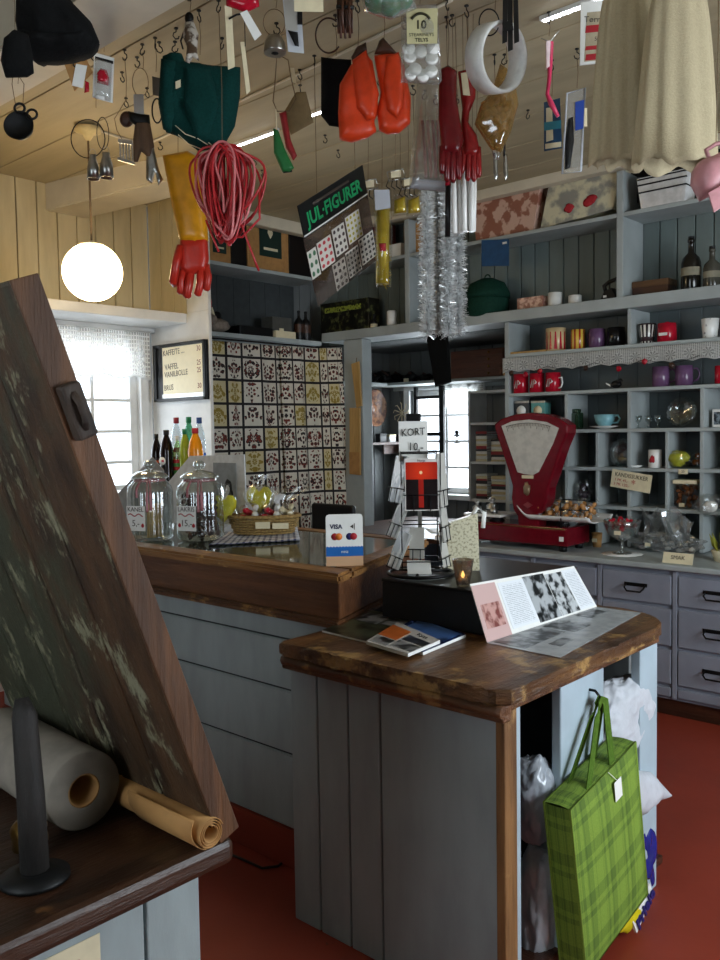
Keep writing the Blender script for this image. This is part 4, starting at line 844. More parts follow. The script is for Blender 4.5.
standing('framed_photograph', 'white mounted portrait photograph standing behind the jars and sweet basket', 'picture', ((160, 492), (190, 456), (244, 454.5), (246, 508), (246, 524), (160, 524)), .80, .006, plain('white mount', '#d6d8da', .6), portrait)
standing('leaflet_stand', 'grey slanted leaflet standing behind the jar nearest the flap', 'leaflet', ((112, 500), (152, 457), (163, 470), (168, 492), (150, 524), (112, 524)), .76, .005, plain('grey leaflet', '#8d8f92', .6))
# card payment sign
p = wz(BZ, 345, 566); s = ps(p); t = T('payment_sign', 'white card payment sign with a blue band standing on the counter corner', 'sign', (p.x, p.y, BZ), YAW+.08); W, H = 18.5*s, 52*s
m = M().prism([(-W, 0), (W, 0), (W, H-.01), (W-.003, H-.003), (W-.01, H), (-W+.01, H), (-W+.003, H-.003), (-W, H-.01)], 0, .004); m.done('board', m_paper, t)
band = [(-W, H*.19), (W, H*.19), (W, H*.37)]+[(W-2*W*k/24, H*(.37+(.015 if k % 2 else -.005))) for k in range(1, 24)]+[(-W, H*.37)]
M().prism(band, -.001, 0).done('blue_band', plain('blue print', '#1f62ad', .4, 0, 0, 0), t); M().prism([(-W, 0), (W, 0), (W, H*.19), (-W, H*.19)], -.001, 0).done('lower_band', plain('tan print', '#c7a07c', .5, 0, 0, 0), t)
M().text('nets', .014, TX(0, -.0016, H*.28)).done('lettering', m_paper, t); M().text('VISA', .020, TX(-W*.45, -.001, H*.76), bold=.0006).done('card_name', plain('dark blue print', '#232a4c', .5, 0, 0, 0), t)
M().prism([(W*.3, H*.76), (W*.48, H*.80), (W*.48, H*.72)], -.001, 0).prism([(W*.52, H*.82), (W*.56, H*.82), (W*.56, H*.70), (W*.52, H*.70)], -.001, 0).done('arrow_mark', m_inkgrey, t)
dk = plain('navy print', '#2c2a62', .4, 0, 0, 0); og = plain('orange print', '#d9762c', .4, 0, 0, 0)
for cx, c1, c2 in ((-W*.42, m_inkred, og), (W*.38, dk, m_inkred)):
    for k, c in ((-1, c1), (1, c2)): M().lathe([(0, 0), (W*.19, 0), (W*.19, .0007 if k < 0 else .001), (0, .001)], 24, mx=Matrix.Translation((cx+k*W*.11, 0, H*.57)) @ Matrix.Rotation(radians(90), 4, 'X')).done('card_logo', c, t)
M().box((-W, .004, 0), (W, .05, .004)).done('foot', m_paper, t)
# ================================================================== on the front counter
FZ = .8505
t = T('black_box', 'matt black box on the front counter carrying the postcard rack', 'box', (.2, .36, FZ)); M().box((-.17, 0, 0), (.215, .56, .129), 0, .006).done('body', m_blk2, t); M().box((-.171, -.002, .118), (.217, .562, .1295), 0, .003).done('top_edge', m_black, t)
KZ = .981
# magazines
def magazine(label, q, z, th, base, blocks, zr=None):
    P = [wz(z+th, *k) for k in q]; o = sum(P, V())/4; o.z = z; P = [V((p.x-o.x, p.y-o.y, th)) for p in P]
    t = T('magazine', label, 'magazine', o, 0, 'magazines on the front counter'); D = V((0, 0, -th))
    M().slab(P[0]+V((0, 0, -.0008)), P[1]+V((0, 0, -.0008)), P[2]+V((0, 0, -.0008)), P[3]+V((0, 0, -.0008)), th-.0016).done('pages', m_paper, t)
    M().slab(*P, .0008).done('cover', base, t)
    f = lambda u, v: (P[0]*(1-u)+P[1]*u)*(1-v)+(P[3]*(1-u)+P[2]*u)*v+V((0, 0, .0004))
    for u0, v0, u1, v1, mt in blocks: M().slab(f(u0, v0), f(u1, v0), f(u1, v1), f(u0, v1), .0006).done('cover_picture', mt, t)
    return t, f
mgd = photo('dark cover photo', '#15170f', '#46503a', 12, 2); mor = plain('orange cover', '#c8672a', .3); mblu = photo('blue cover photo', '#16244a', '#4d74b5', 9, 6); mgp = photo('grey cover photo', '#1b1c1e', '#8a8c8e', 22, 8); mnn = photo('night cover photo', '#0b0c12', '#3c4152', 20, 5)
magazine('dark green magazine lying lowest and farthest left on the front counter', ((322, 630), (375, 643), (424, 621), (372, 610)), FZ, .007, mgd, [(.05, .55, .5, .9, mgp), (.55, .6, .95, .85, mgp)])
magazine('blue covered magazine under the grey and orange one', ((372, 640), (423, 652), (466, 634), (418, 617)), FZ+.0, .010, plain('navy cover', '#1c2f66', .25), [(.1, .1, .95, .95, mblu)])
t, f = magazine('white magazine with orange and grey cover pictures on top of the pile', ((366, 641), (408, 653.5), (440, 640), (398, 622)), FZ+.0105, .010, plain('white cover', '#c9c7c4', .25, 0, 0, 0), [(.0, .35, .45, .85, mor), (.5, .1, .98, .42, mgp), (.5, .46, .98, .72, mnn), (.05, .05, .45, .32, mgp)])
M().text('Kyst', .03, mxf(f(.7, .86)+V((0, 0, .0008)), f(1, .86)-f(0, .86), f(.5, 1)-f(.5, 0))).done('title', m_ink, t)
# leaflet standing open
A, B_, C_, D_ = wz(FZ, 487, 643), wz(FZ, 597, 607), wz(FZ, 641, 613), wz(FZ, 560, 658)
o = V(((A.x+B_.x)/2, (A.y+B_.y)/2, FZ)); t = T('leaflet', 'open folded leaflet with old black and white photographs standing on the front counter', 'leaflet', o)
A, B_, C_, D_ = A-o, B_-o, C_-o, D_-o; up_ = V((-.085, -.02, .152)); dz = V((0, 0, .0012))
tl = (wd(dep(o+A)+.05, 470, 584)-o); _d = ray(574, 566); _n = (B_-A).cross(tl-A); tr = CAM+_d*((o+A-CAM).dot(_n)/_d.dot(_n))-o
M().slab(A+dz, B_+dz, tr, tl, .0012).done('upright_page', m_paper, t); gp = lambda u, v, k=.0007: (A+dz)*(1-u)*(1-v)+(B_+dz)*u*(1-v)+tr*u*v+tl*(1-u)*v+((B_-A).cross(tl-A)).normalized()*k
M().slab(gp(.0, .0), gp(.20, .0), gp(.20, .96), gp(0, .96), .0005).done('pink_panel', plain('pink panel', '#c9a8a4', .5, 0, 0, 0), t); M().slab(gp(.03, .2, .0012), gp(.18, .2, .0012), gp(.18, .62, .0012), gp(.03, .62, .0012), .0004).done('pink_picture', photo('pink old photo', '#7a3f3a', '#c4989088'[:7], 30, 3), t)
for a, b_, c, d, mt, n in ((.22, .08, .45, .93, printed('leaflet print', '#dfe3e8', '#a9aeb4', 26, 9), 'text_column'), (.45, .04, .655, .96, photo('old group photo', '#121416', '#a9adb0', 26, 1), 'photograph'), (.66, .04, .835, .93, photo('old harbour photo', '#1d2022', '#bcc0c2', 34, 7), 'photograph'), (.84, .04, .99, .95, bpy.data.materials['leaflet print'], 'text_column')): M().slab(gp(a, b_), gp(c, b_), gp(c, d), gp(a, d), .0004).done(n, mt, t)
M().slab(A+dz*.5, D_+dz, C_+dz, B_+dz*.5, .0008).done('lying_page', plain('glossy grey page', '#b4b9bd', .25), t); lp = lambda u, v, k=.0016: A*(1-u)*(1-v)+B_*u*(1-v)+C_*u*v+D_*(1-u)*v+V((0, 0, k))
for a, b_, c, d, s_ in ((.03, .04, .40, .50, 2), (.43, .06, .60, .62, 5), (.74, .05, .93, .40, 8), (.16, .62, .30, .80, 4)): M().slab(lp(a, d), lp(c, d), lp(c, b_), lp(a, b_), .0004).done('photograph', photo('lying photo', '#2b2e31', '#8f9498', 20, s_), t)
# candle glass
p = wz(KZ, 463, 586); s = ps(p); r = 11*s; t = T('candle_glass', 'small smoky glass with a burning tealight on the black box', 'candle holder', (p.x, p.y, KZ)); h = 27*s
M().lathe([(r*.55, 0), (r*.6, .004), (r*.8, h*.5), (r, h), (r*.95, h), (r*.75, h*.5), (r*.5, .008), (0, .008)], 12, smooth=False).done('glass_body', clear('smoky glass', '#d9cfc4', .15, .08, .92, .5, '#8a7c70', .12), t); M().lathe([(r*.5, .009), (r*.5, .022), (0, .022)], 20).done('tealight', m_white_china, t)
M().lathe([(0, .024), (.004, .027), (.006, .034), (.002, .044), (0, .048)], 10).done('flame', plain('candle flame', '#ffc878', .4, 0, 9, 0), t)
# postcard rack
p = wz(KZ, 421, 575); RK = V((p.x-.01, p.y+.01, KZ)); s = ps(RK); t = T('postcard_rack', 'black wire revolving rack of postcards with a handwritten sign on top', 'postcard rack', RK, YAW)
m_wire = plain('black wire', '#17181a', .4, .5); 
m = M().tube([(.105*cos(a), .105*sin(a), .006) for a in [2*pi*k/40 for k in range(40)]], .006, 8, closed=True)
for k in range(3): a = k*2.1+.3; m.tube([(.105*cos(a), .105*sin(a), .006), (0, 0, .014)], .005, 6)
m.done('base_ring', m_wire, t); M().tube([(0, 0, .01), (0, 0, .42)], .007, 10).done('pole', m_steel, t)
m = M()
for sx in (-1, 1):
    for sy in (-1, 1): m.tube([(.062*sx, .062*sy, .03), (.062*sx, .062*sy, .40)], .0022, 6)
for z in (.05, .17, .29, .40): m.tube([(.062*a, .062*b, z) for a, b in ((-1, -1), (1, -1), (1, 1), (-1, 1))], .0022, 6, closed=True)
m.done('wire_cage', m_wire, t)
def pocket(ang, z, tilt, mat, nm, w=.052, h=.15, n=1, outer=.075, blank=False):
    Mx = Matrix.Rotation(ang, 4, 'Z') @ Matrix.Translation((0, -outer, z)) @ Matrix.Rotation(tilt, 4, 'X')
    for k in range(n): c = M().slab(Mx @ V((-w, .003*k, 0)), Mx @ V((w, .003*k, 0)), Mx @ V((w, .003*k, h)), Mx @ V((-w, .003*k, h)), .0006).done(nm, mat if k == 0 else m_paper, t)
    g = M(); y = -.006
    g.tube([Mx @ V(q) for q in ((-w-.004, .008, h*.3), (-w-.004, y, h*.3), (w+.004, y, h*.3), (w+.004, .008, h*.3))], .0018, 5); g.tube([Mx @ V(q) for q in ((-w*.5, .01, -.004), (-w*.5, y, -.004), (-w*.5, y, h*.3))], .0018, 5); g.tube([Mx @ V(q) for q in ((w*.5, .01, -.004), (w*.5, y, -.004), (w*.5, y, h*.3))], .0018, 5)
    g.done('wire_pocket', m_wire, t); return Mx
def sunset():
    m_, nt, b = newmat('red sunset postcard'); u, v, _ = sep(nt, coords(nt, 'UV')); d = ((u-.48)*(u-.48)+(v-.73)*(v-.73)*2.).op('SQRT')
    sky = v.gt(.60); k = mix(nt, d.sm(.0, .75), lin('#e23a1c'), lin('#8f1512')); refl = (u-.48).ab().lt(.075)*v.gt(.06)
    c = mix(nt, sky, lin('#1a0f10'), k); c = mix(nt, refl*(v.lt(.6))*.85, c, lin('#b3241a')); c = mix(nt, d.lt(.045), c, lin('#ffd9a0'))
    edge = (u-.5).ab().gt(.475).op('MAXIMUM', (v-.5).ab().gt(.48)); c = mix(nt, edge.op('MAXIMUM', v.gt(.93)), c, lin('#d9d4d0')); nt.links.new(c, b.inputs['Base Color']); b.inputs['Roughness'].default_value = .25; return m_
mpc = photo('postcard print', '#5d6a74', '#c9cdd0', 18, 4); mpw = plain('pale postcard', '#b9b7b0', .5, 0, 0, .04)
Mx = pocket(.03, .215, -.06, sunset(), 'sunset_postcard', .053, .165, 2, .078); M().text('Norge', .010, Mx @ TX(0, -.0008, .158)).done('postcard_lettering', m_ink, t)
pocket(1.2, .225, -.08, mpw, 'postcard', .045, .17, 2, .085); pocket(1.25, .115, -.12, mpw, 'postcard', .045, .15, 2, .09); pocket(1.2, .03, -.16, mpw, 'postcard', .04, .1, 1, .09)
pocket(-1.25, .24, -.2, mpc, 'postcard', .05, .15, 3, .09); pocket(-1.35, .13, -.4, photo('postcard print two', '#2e3436', '#8d9288', 20, 9), 'postcard', .05, .14, 4, .1); pocket(-1.3, .03, -.4, mpc, 'postcard', .05, .12, 4, .1)
pocket(-.25, .06, -.05, mpw, 'postcard', .024, .10, 1, .06); pocket(2.6, .22, -.1, mpc, 'postcard', .05, .15, 2, .08)
m = M().slab((-.066, -.03, .37), (.026, -.03, .37), (.026, -.02, .498), (-.066, -.02, .498), .0012); m.text('KORT', .034, TX(-.02, -.0265, .462) @ Matrix.Rotation(.06, 4, 'Z'), 1, xs=.85); m.text('10,-', .036, TX(-.012, -.030, .415) @ Matrix.Rotation(-.04, 4, 'Z'), 1, xs=.9); m.done('price_sign', [m_paper, m_ink], t)
M().tube([(-.06, -.035, .36), (-.06, -.035, .395), (.05, -.035, .395), (.05, -.035, .36)], .0025, 6).box((-.042, -.03, .498), (.006, -.005, .522), 0, .004).done('sign_clip', m_wire, t)
M().slab((-.045, -.06, .012), (.03, -.075, .012), (.03, -.035, .05), (-.045, -.02, .05), .001).done('fallen_card', m_paper, t)
p = wz(KZ, 452, 575); t = T('brochure_stand', 'cream speckled paper holder behind the candle glass', 'holder', (p.x-.02, p.y+.09, KZ), YAW); M().prism([(-.055, 0), (.055, 0), (.05, .19), (-.045, .16)], 0, .04).done('holder', photo('cream speckle', '#a9a184', '#d5cfb4', 120, 2, .4, .5), t); M().tube([(.02, .02, .15), (.05, .02, .21), (.075, .02, .19), (.07, .02, .14)], .008, 6).done('white_loop', m_paper, t)
# ================================================================== open shelves under the front counter
def bagshape(name, label, px, py, wpx, hpx, x, mat, seed, sy=None, amp=.25, cat='bag', flat=None):
    p = wx(x, px, py); s = ps(p); t = T(name, label, cat, p); M().crumple((0, 0, 0), (.06, (wpx*s*.56), hpx*s*.46), seed).done('bag_body', mat, t); return t, s
m_bag = cloth('grey white plastic', '#c9cdd4', .35, 14, .2); m_bag2 = clear('milky bag plastic', '#eef2f4', .12, .2, .8, .4, '#c5ccd6', .5)
t, s = bagshape('plastic_bag', 'crumpled clear plastic bag high in the left compartment of the front counter', 533, 797, 50, 88, .645, m_bag2, 3)
t, s = bagshape('plastic_bag', 'crumpled white plastic bag low in the left compartment of the front counter', 540, 905, 52, 136, .645, m_bag, 8, amp=.34)
t, s = bagshape('plastic_bag', 'white plastic bag high in the right compartment beside the green bag handles', 620, 714, 92, 76, .665, m_bag, 12, amp=.22)
p = wx(.70, 640, 712); 
def bx(q, x=.735): p = wx(x, *q); return p
O = bx((625, 790)); t = T('plastic_bag', 'white plastic bag corner sticking out past the right post of the front counter', 'bag', O)
M().pillow([((lambda p: (p.y-O.y, p.z-O.z))(bx(q))) for q in ((612, 778), (634, 770), (650, 772), (671, 795), (655, 802), (641, 815), (618, 812))], .03, .05, .015, 0, Matrix.Rotation(radians(90), 4, 'Z'), .3, 20, 3).done('bag_body', m_bag, t)
O = bx((640, 852), .69); t = T('plastic_bag', 'dark blue plastic bag behind the green bag at the right post', 'bag', O); M().blob((0, 0, 0), (.04, .06, .14), .2, 6, 4, 5).done('bag_body', plain('blue plastic', '#232a7c', .25), t)
O = bx((629, 908), .765); t = T('coffee_pack', 'yellow coffee pack with blue lettering behind the lower corner of the green bag', 'pack', O); M().blob((0, 0, 0), (.035, .085, .06), .12, 5, 4, 2).done('pack_body', plain('yellow foil', '#d4c51c', .25), t)
Lx = mxf((.037, .03, .0), (0, .85, .5), (0, -.5, .85)); M().box((-.07, -.02, -.012), (.06, .03, -.004), 0, 0, Lx).done('white_band', m_paper, t); M().text('Friele', .055, Lx, ext=.002, bold=.0015).done('lettering', plain('navy letters', '#1f2266', .4, 0, 0, 0), t)
# green bag on the hook
def green():
    m_, nt, b = newmat('quilted green cloth'); u, v, _ = sep(nt, coords(nt, 'UV')); a = ((u*3.3).fr()-.5).ab(); c = ((v*3.6).fr()-.5).ab(); a2 = ((u*3.3+.30).fr()-.5).ab(); c2 = ((v*3.6+.32).fr()-.5).ab()
    k = (a.lt(.13)+c.lt(.13)+a2.lt(.05)+c2.lt(.06)+((u*9.9+.2).fr()-.5).ab().lt(.07)*.5)*.36; n = nz(nt, coords(nt, 'Object', (60, 60, 60)), 5, 3)
    nt.links.new(mix(nt, k.op('MINIMUM', 1.), mix(nt, n.sm(.3, .7), lin('#7d9a36'), lin('#6e8c2c')), lin('#3c5a16')), b.inputs['Base Color']); b.inputs['Roughness'].default_value = .75; bump(nt, b, k*-1., .6, .006); return m_
mg = green(); G0 = wx(.80, 570, 810); t = T('shopping_bag', 'green quilted shopping bag with white tag hanging from a hook on the front counter', 'bag', G0, 0, rot=(radians(10), 0, 0))
W, H, TH = .375, .475, .072
def gside(u, v, f):  # slightly puffed faces
    pu = .010*(1-(2*u-1)**4)*(1-(2*v-1)**4); return V((f*(pu)+(0 if f > 0 else -TH), W*u, -H*(1-v)))
M().grid(lambda u, v: gside(u, v, 1), 24, 28).done('front_panel', mg, t); M().grid(lambda u, v: gside(1-u, v, -1), 24, 28).done('rear_panel', mg, t)
gm = M(); gm.grid(lambda u, v: V((-TH*u+.003*sin(v*40), W*v, .004*sin(pi*u))), 6, 24); gm.grid(lambda u, v: V((-TH*(1-u), -.004*sin(pi*u), -H*(1-v))), 6, 24); gm.grid(lambda u, v: V((-TH*u, W+.004*sin(pi*u), -H*(1-v))), 6, 24); gm.grid(lambda u, v: V((-TH*(1-u), W*v, -H)), 6, 24); gm.done('gusset', mg, t)
M().tube([(0, 0, 0), (0, W, 0), (0, W, -H), (0, 0, -H)], .004, 6, closed=True).tube([(-TH, 0, 0), (-TH, W, 0), (-TH, W, -H), (-TH, 0, -H)], .004, 6, closed=True).done('piping', mg, t)
hk = V((.752, .425, .703))-G0; hk = Matrix.Rotation(radians(-10), 3, 'X') @ hk; m_strap = cloth('green strap', '#4f6d22', .8, 90)
for x in (-.008, -TH+.008):
    m = M(); P = [V((x, .10, -.01)), hk+V((x*.15, -.02, 0)), hk+V((x*.15, .0, .012)), hk+V((x*.15, .02, 0)), V((x, .24, -.01))]
    def strap(u, v):
        k = v*4; i = min(3, int(k)); f = k-i; q = P[i].lerp(P[i+1], f); return q+V((0, 0, 0))+(V((.004, (u-.5)*.03*(1 if i in (0, 3) else .8), 0)) if i in (0, 3) else V((.004, 0, (u-.5)*.022)))
    m.grid(strap, 3, 40, smooth=False).done('handle', m_strap, t, solid=.003)
M().slab((.014, .21, -.09), (.014, .25, -.09), (.014, .25, -.035), (.014, .21, -.035), .001).tube([(.012, .23, -.037), (.004, .2, -.0)], .001, 5).done('white_tag', m_paper, t)
# floor cable and note on the near counter
M().tube([wz(.006, *q) for q in ((291, 849), (288, 858), (278, 866), (262, 868), (240, 858), (205, 845))], .0045, 6).done('cable', m_black, label='black cable lying on the red floor beside the front counter', cat='cable')
p = wx(.702, 72, 955); M().box((0, -.045, -.03), (.0012, .045, .03)).text('NB', .022, mxf((.0016, 0, -.002), (0, 1, 0), (0, 0, 1)), 1).done('paper_note', [m_card, m_inkred], loc=(.7005, p.y, p.z-.018), label='small cream paper note with red letters stuck on the near counter base', cat='note')
# ================================================================== cafe corner
def valance(name, a, b, ztop, drop, waves, mat, label, ax):
    def fn(u, v):
        k = a+(b-a)*u; d = .008*sin(u*waves*6.28)+.006*sin(u*waves*2.1); z = ztop-drop*(1-v)*(.93+.07*abs(sin(u*waves*pi*.5)))
        return V((ax[1]+d, k, z)) if ax[0] == 0 else V((k, ax[1]+d, z))
    return M().grid(fn, 90, 14).done(name, mat, label=label, cat='curtain', solid=.001)
lace_w = lace('white lace', '#f4f4f2', 7, .3, .8)
valance('lace_valance', WY0-.03, WY1+.06, 2.10, .30, 9, lace_w, 'white lace valance hanging across the cafe window', (0, -2.905))
M().tube([(-2.905, WY0-.06, 2.105), (-2.905, WY1+.09, 2.105)], .006, 8).done('curtain_rod', m_white, label='thin white rod carrying the lace valance of the cafe window', cat='curtain rod')
# menu board
m_pen = plain('red brown felt pen', '#7c3a30', .6, 0, 0, 0)
Q = [wy(1.53, *p) for p in ((153, 403), (203.5, 399), (205, 337), (153, 347))]
x0, x1, z0, z1 = -2.885, -2.352, 1.655, 2.015; o = V((x0, 1.535, z0)); t = T('menu_board', 'black framed board with a handwritten price list on the white partition', 'menu board', o); W, H = x1-x0, z1-z0
M().box((0, 0, 0), (W, .02, H), 0, .003).done('back_board', m_black, t)
m = M(); 
for lo, hi in (((0, -.012, 0), (W, 0, .02)), ((0, -.012, H-.02), (W, 0, H)), ((0, -.012, 0), (.03, 0, H)), ((W-.022, -.012, 0), (W, 0, H))): m.box(lo, hi, 0, .003)
m.done('frame', m_black, t); M().box((.085, -.004, .02), (W-.022, 0, .045)).done('grey_strip', m_steel, t)
M().slab((.095, -.003, .045), (W-.03, -.003, .045), (W-.028, -.003, H-.022), (.095, -.003, H-.022), .001).done('paper_sheet', plain('cream sheet', '#efe6c8', .7, 0, 0, .03), t)
for i, (tx, x, z, s_) in enumerate((('KAFFE/TE ....', .215, H-.055, .05), ('VAFFEL', .19, H-.145, .052), ('VANILBOLLE', .235, H-.190, .050), ('BRUS', .155, .085, .05))): M().text(tx, s_, TX(x, -.0035, z) @ Matrix.Rotation(.04, 4, 'Z'), 0, xs=.85).done('handwriting', m_inkgrey, t)
for tx, z in (('30', H-.05), ('25', H-.135), ('25', H-.180), ('30', .085)): M().text(tx, .046, TX(W-.065, -.0035, z), 0, xs=.9).done('price', m_pen, t)
# side cabinet with bottles
t = T('side_cabinet', 'low white cabinet under the menu board carrying soft drink bottles', 'cabinet', (-2.3, 1.1, 0)); M().box((-.5, -.06, 0), (.62, .4, 1.08), 0, .005).done('body', m_white, t); M().box((-.52, -.075, 1.08), (.64, .42, 1.112), 0, .005).done('top', m_white, t); M().box((-.40, -.072, .1), (.08, -.06, 1.0), 0, .004).done('door', m_white, t)
BZZ = 1.1125
def soda(label, px, cap, y, wpx, liquid, capm, labm, lz=(.36, .6)):
    p = wy(y, px, cap); s = ps(p); r = wpx*s/2; h = p.z-BZZ; t = T('soda_bottle', label, 'bottle', (p.x, y, BZZ), 0, 'soft drink bottles under the menu board')
    M().lathe([(0, .004), (r*.8, 0), (r, .015), (r, h*.32), (r*.93, h*.38), (r*.93, h*.58), (r, h*.64), (r*.75, h*.80), (r*.36, h*.91), (r*.34, h*.93)], 24).done('bottle_body', liquid, t)
    M().lathe([(r*.34, h*.92), (r*.42, h*.925), (r*.42, h), (0, h)], 18).done('cap', capm, t); M().lathe([(r*.955, h*lz[0]), (r*.955, h*lz[1])], 24, cap=False).done('label', labm, t)
m_cola = plain('cola', '#160a06', .12); m_gcap = plain('green cap', '#1c8a5e', .4); m_rcap = plain('dark red cap', '#8c2030', .4); m_bcap = plain('blue cap', '#22437e', .4); m_org = plain('orange soda', '#e08a14', .15); m_lgr = plain('lime soda', '#9fb63a', .15); m_clr = clear('clear bottle', '#eef4f6', .1, .05, .92, .5)
soda('cola bottle with an orange label and black cap, leftmost in the bottle row', 156, 434, 1.13, 11, m_cola, m_black, stripes('orange cola label', '#c9512a', '#2a1410', 3, 'v'))
soda('dark cola bottle with a round red and white emblem and black cap', 166, 430, 1.10, 14, m_cola, m_black, m_cola)
soda('clear bottle with a dark red cap in the back row', 176, 417.5, 1.28, 13, m_clr, m_rcap, stripes('white pink label', '#d9d4d6', '#8c2c3c', 2, 'v'))
soda('clear bottle with a green cap in the back row', 188.5, 417, 1.30, 13, clear('green bottle', '#8fd0b0', .1, .05, .9, .5), m_gcap, plain('teal label', '#2c8a70', .4))
soda('clear bottle with a dark blue cap in the back row at the right', 199, 417.5, 1.28, 13, m_clr, m_bcap, stripes('blue label', '#2b57a5', '#dfe4ea', 2, 'v'))
soda('lime green soda bottle with a green cap in the front row', 184.5, 429, 1.13, 12, m_lgr, m_gcap, m_lgr)
soda('clear bottle with a light green and red label in the front row', 177, 436, 1.16, 11, clear('pale green bottle', '#d6e8c0', .1, .05, .9, .5), plain('white cap', '#d5d8d8', .4), stripes('green red label', '#4f9a52', '#b2313a', 2, 'v'))
soda('orange soda bottle with a red cap at the right of the front row', 195, 428, 1.11, 16, m_org, m_inkred, stripes('orange label', '#e29a1c', '#b5331c', 2, 'v'), (.30, .55))
c = wy(.98-.045, 166, 452); t_ = [o_ for o_ in COL.objects if o_.name.startswith('soda_bottle')][1]
M().lathe([(0, 0), (.022, 0), (.022, .002), (0, .003)], 20, mx=Matrix.Translation((.012, -.038, .19)) @ Matrix.Rotation(.3, 4, 'Z') @ Matrix.Rotation(radians(90), 4, 'X')).done('round_emblem', m_paper, t_); M().box((-.008, -.042, .184), (.03, -.040, .197)).done('red_wave', m_inkred, t_)
# globe lamp
p = wz(CEIL, 80, 126); GL = V((p.x, p.y, CEIL)); g = wd(dep(GL), 90, 271); g.x, g.y = GL.x+.035, GL.y+.02; rr = 29.2*ps(g)
t = T('globe_lamp', 'lit round white globe lamp hanging on a thin cord from the cream ceiling', 'lamp', (g.x, g.y, g.z))
m = M(); b2 = bmesh.new(); bmesh.ops.create_uvsphere(b2, u_segments=40, v_segments=24, radius=rr)
for v in b2.verts: v.co.z = min(v.co.z*.985, rr*.9)
m.merge(b2, 0, None, True).done('glass_globe', m_globe, t); H = CEIL-g.z
M().lathe([(rr*.42, rr*.885), (rr*.42, rr*.93), (rr*.12, rr*1.0), (.008, rr*1.06)], 24).done('cap', m_beam, t)
M().tube([(0, 0, rr), (0, 0, H-.03)], .005, 8).done('cord', m_string, t); M().lathe([(.0, H-.075), (.012, H-.07), (.03, H-.04), (.062, H-.03), (.062, H-.015), (.02, H-.002)], 28).done('ceiling_cup', plain('ceiling cup', '#d8c48e', .5), t)
M().tube([(.03, .02, H-.02)]+[wz(CEIL-.008, *q)-V((g.x, g.y, g.z)) for q in ((100, 131), (128, 140), (150, 143), (319, 64), (452, 0))], .006, 6).done('ceiling_cable', m_beam, t)
# LED strips on the ceiling
for i, (a, b_, n, lab) in enumerate((((236, 147), (272, 131), 14, 'short bright LED strip lamp on the ceiling behind the red and green handle'), ((304, 119), (325, 110), 8, 'short bright LED strip lamp on the ceiling behind the black pouch'), ((543, 22), (612, -4), 18, 'bright LED strip lamp on the ceiling above the pink brush'))):
    A = wz(CEIL-.02, *a); B_ = wz(CEIL-.02, *b_); B_.y = A.y; t = T('strip_lamp', lab, 'lamp', A, 0, 'LED strip lamps on the ceiling'); L_ = (B_-A).length
    M().box((-.01, -.012, .004), (L_+.01, .012, .02), 0, .002).done('housing', m_white, t)
    for k in range(n): M().box((L_*(k+.2)/n, -.007, -.001), (L_*(k+.7)/n, .007, .004)).done('diode', m_led, t)
# ================================================================== alcove
SZ = 1.832
t = T('alcove_shelf', 'grey shelf over the alcove window carrying dark old tools', 'shelf', (-2.9, AY, SZ-.02)); M().box((0, -.32, 0), (1.84, 0, .022), 0, .003).box((-.05, -1.0, 0), (.20, -.32, .022), 0, .003).done('board', m_blue, t); M().box((0, -.01, -.03), (1.84, 0, 0), 0, .003).done('batten', m_blue, t)
for i, (px, w_, h_, lab) in enumerate(((372, 13, 11, 'dark lump of old ironware at the left end of the alcove shelf'), (384, 14, 13, 'dark old tool second from the left on the alcove shelf'), (397, 14, 12, 'dark old tool third from the left on the alcove shelf'), (411, 15, 10, 'dark old tool with a pale tag on the alcove shelf'), (425, 13, 8, 'dark old tool on the alcove shelf behind the hanging black cloth'))):
    p = wx(-2.80, px, 380) if i < 3 else wy(AY-.2, px, 380); y = p.y; s = ps(p); t = T('old_tool', lab, 'tool', (p.x, y, SZ+.0025), 0, 'dark things on the alcove shelf')
    M().blob((0, 0, h_*s*.42), (w_*s*.55, .05, h_*s*.5), .35, 6, 3, i*3, 0, None, .8).done('tool_body', m_iron, t); M().tube([(-w_*s*.3, 0, h_*s*.5), (0, -.02, h_*s*1.0), (w_*s*.4, 0, h_*s*.6)], .01, 6).done('handle', m_mahog, t)
    if i == 3: M().box((-.02, -.07, .0), (.03, -.067, .03)).done('tag', m_card, t)
CY = AY-.29; p = wy(CY, 451, 382); p2 = wy(CY, 503, 384); t = T('small_drawer_chest', 'small brown wooden chest of drawers on the alcove shelf', 'chest', ((p.x+p2.x)/2, CY, SZ+.0025)); cw = (p2.x-p.x)/2; m_chest = wood('brown chest wood', '#6a3a24', '#4a2718', '#8a5636', (1, 8, 8), 2, .4)
ch = 27*ps(p); M().box((-cw, 0, 0), (cw, .2, ch), 0, .004).done('case', m_chest, t)
for k in range(4): d = M().box((.0, -.006, ch*k/4+.006), (cw-.008, .01, ch*(k+1)/4-.004), 0, .002).done('drawer', m_chest, t); M().lathe([(.006, 0), (.009, .012), (0, .014)], 12, mx=Matrix.Translation((cw*.5, -.006, ch*(k+.5)/4)) @ Matrix.Rotation(radians(90), 4, 'X')).done('knob', m_brass, d)
M().box((0, 0, 0), (.1, .1, .06), 0, .003).done('wooden_block', m_pine, loc=(p2.x+.01, CY-.02, SZ+.0025), label='pale wooden block at the right end of the alcove shelf beside the small chest', cat='block')
p = wx(-2.95, 374, 408); t = T('copper_tray', 'oval engraved copper tray hanging on the alcove wall', 'tray', (-2.948, p.y, p.z)); Rc = Matrix.Rotation(radians(90), 4, 'Y') @ Matrix.Scale(1.1, 4, (1, 0, 0)); m_cop = photo('engraved copper', '#5a3322', '#9a6a48', 30, 3, .4, .6)
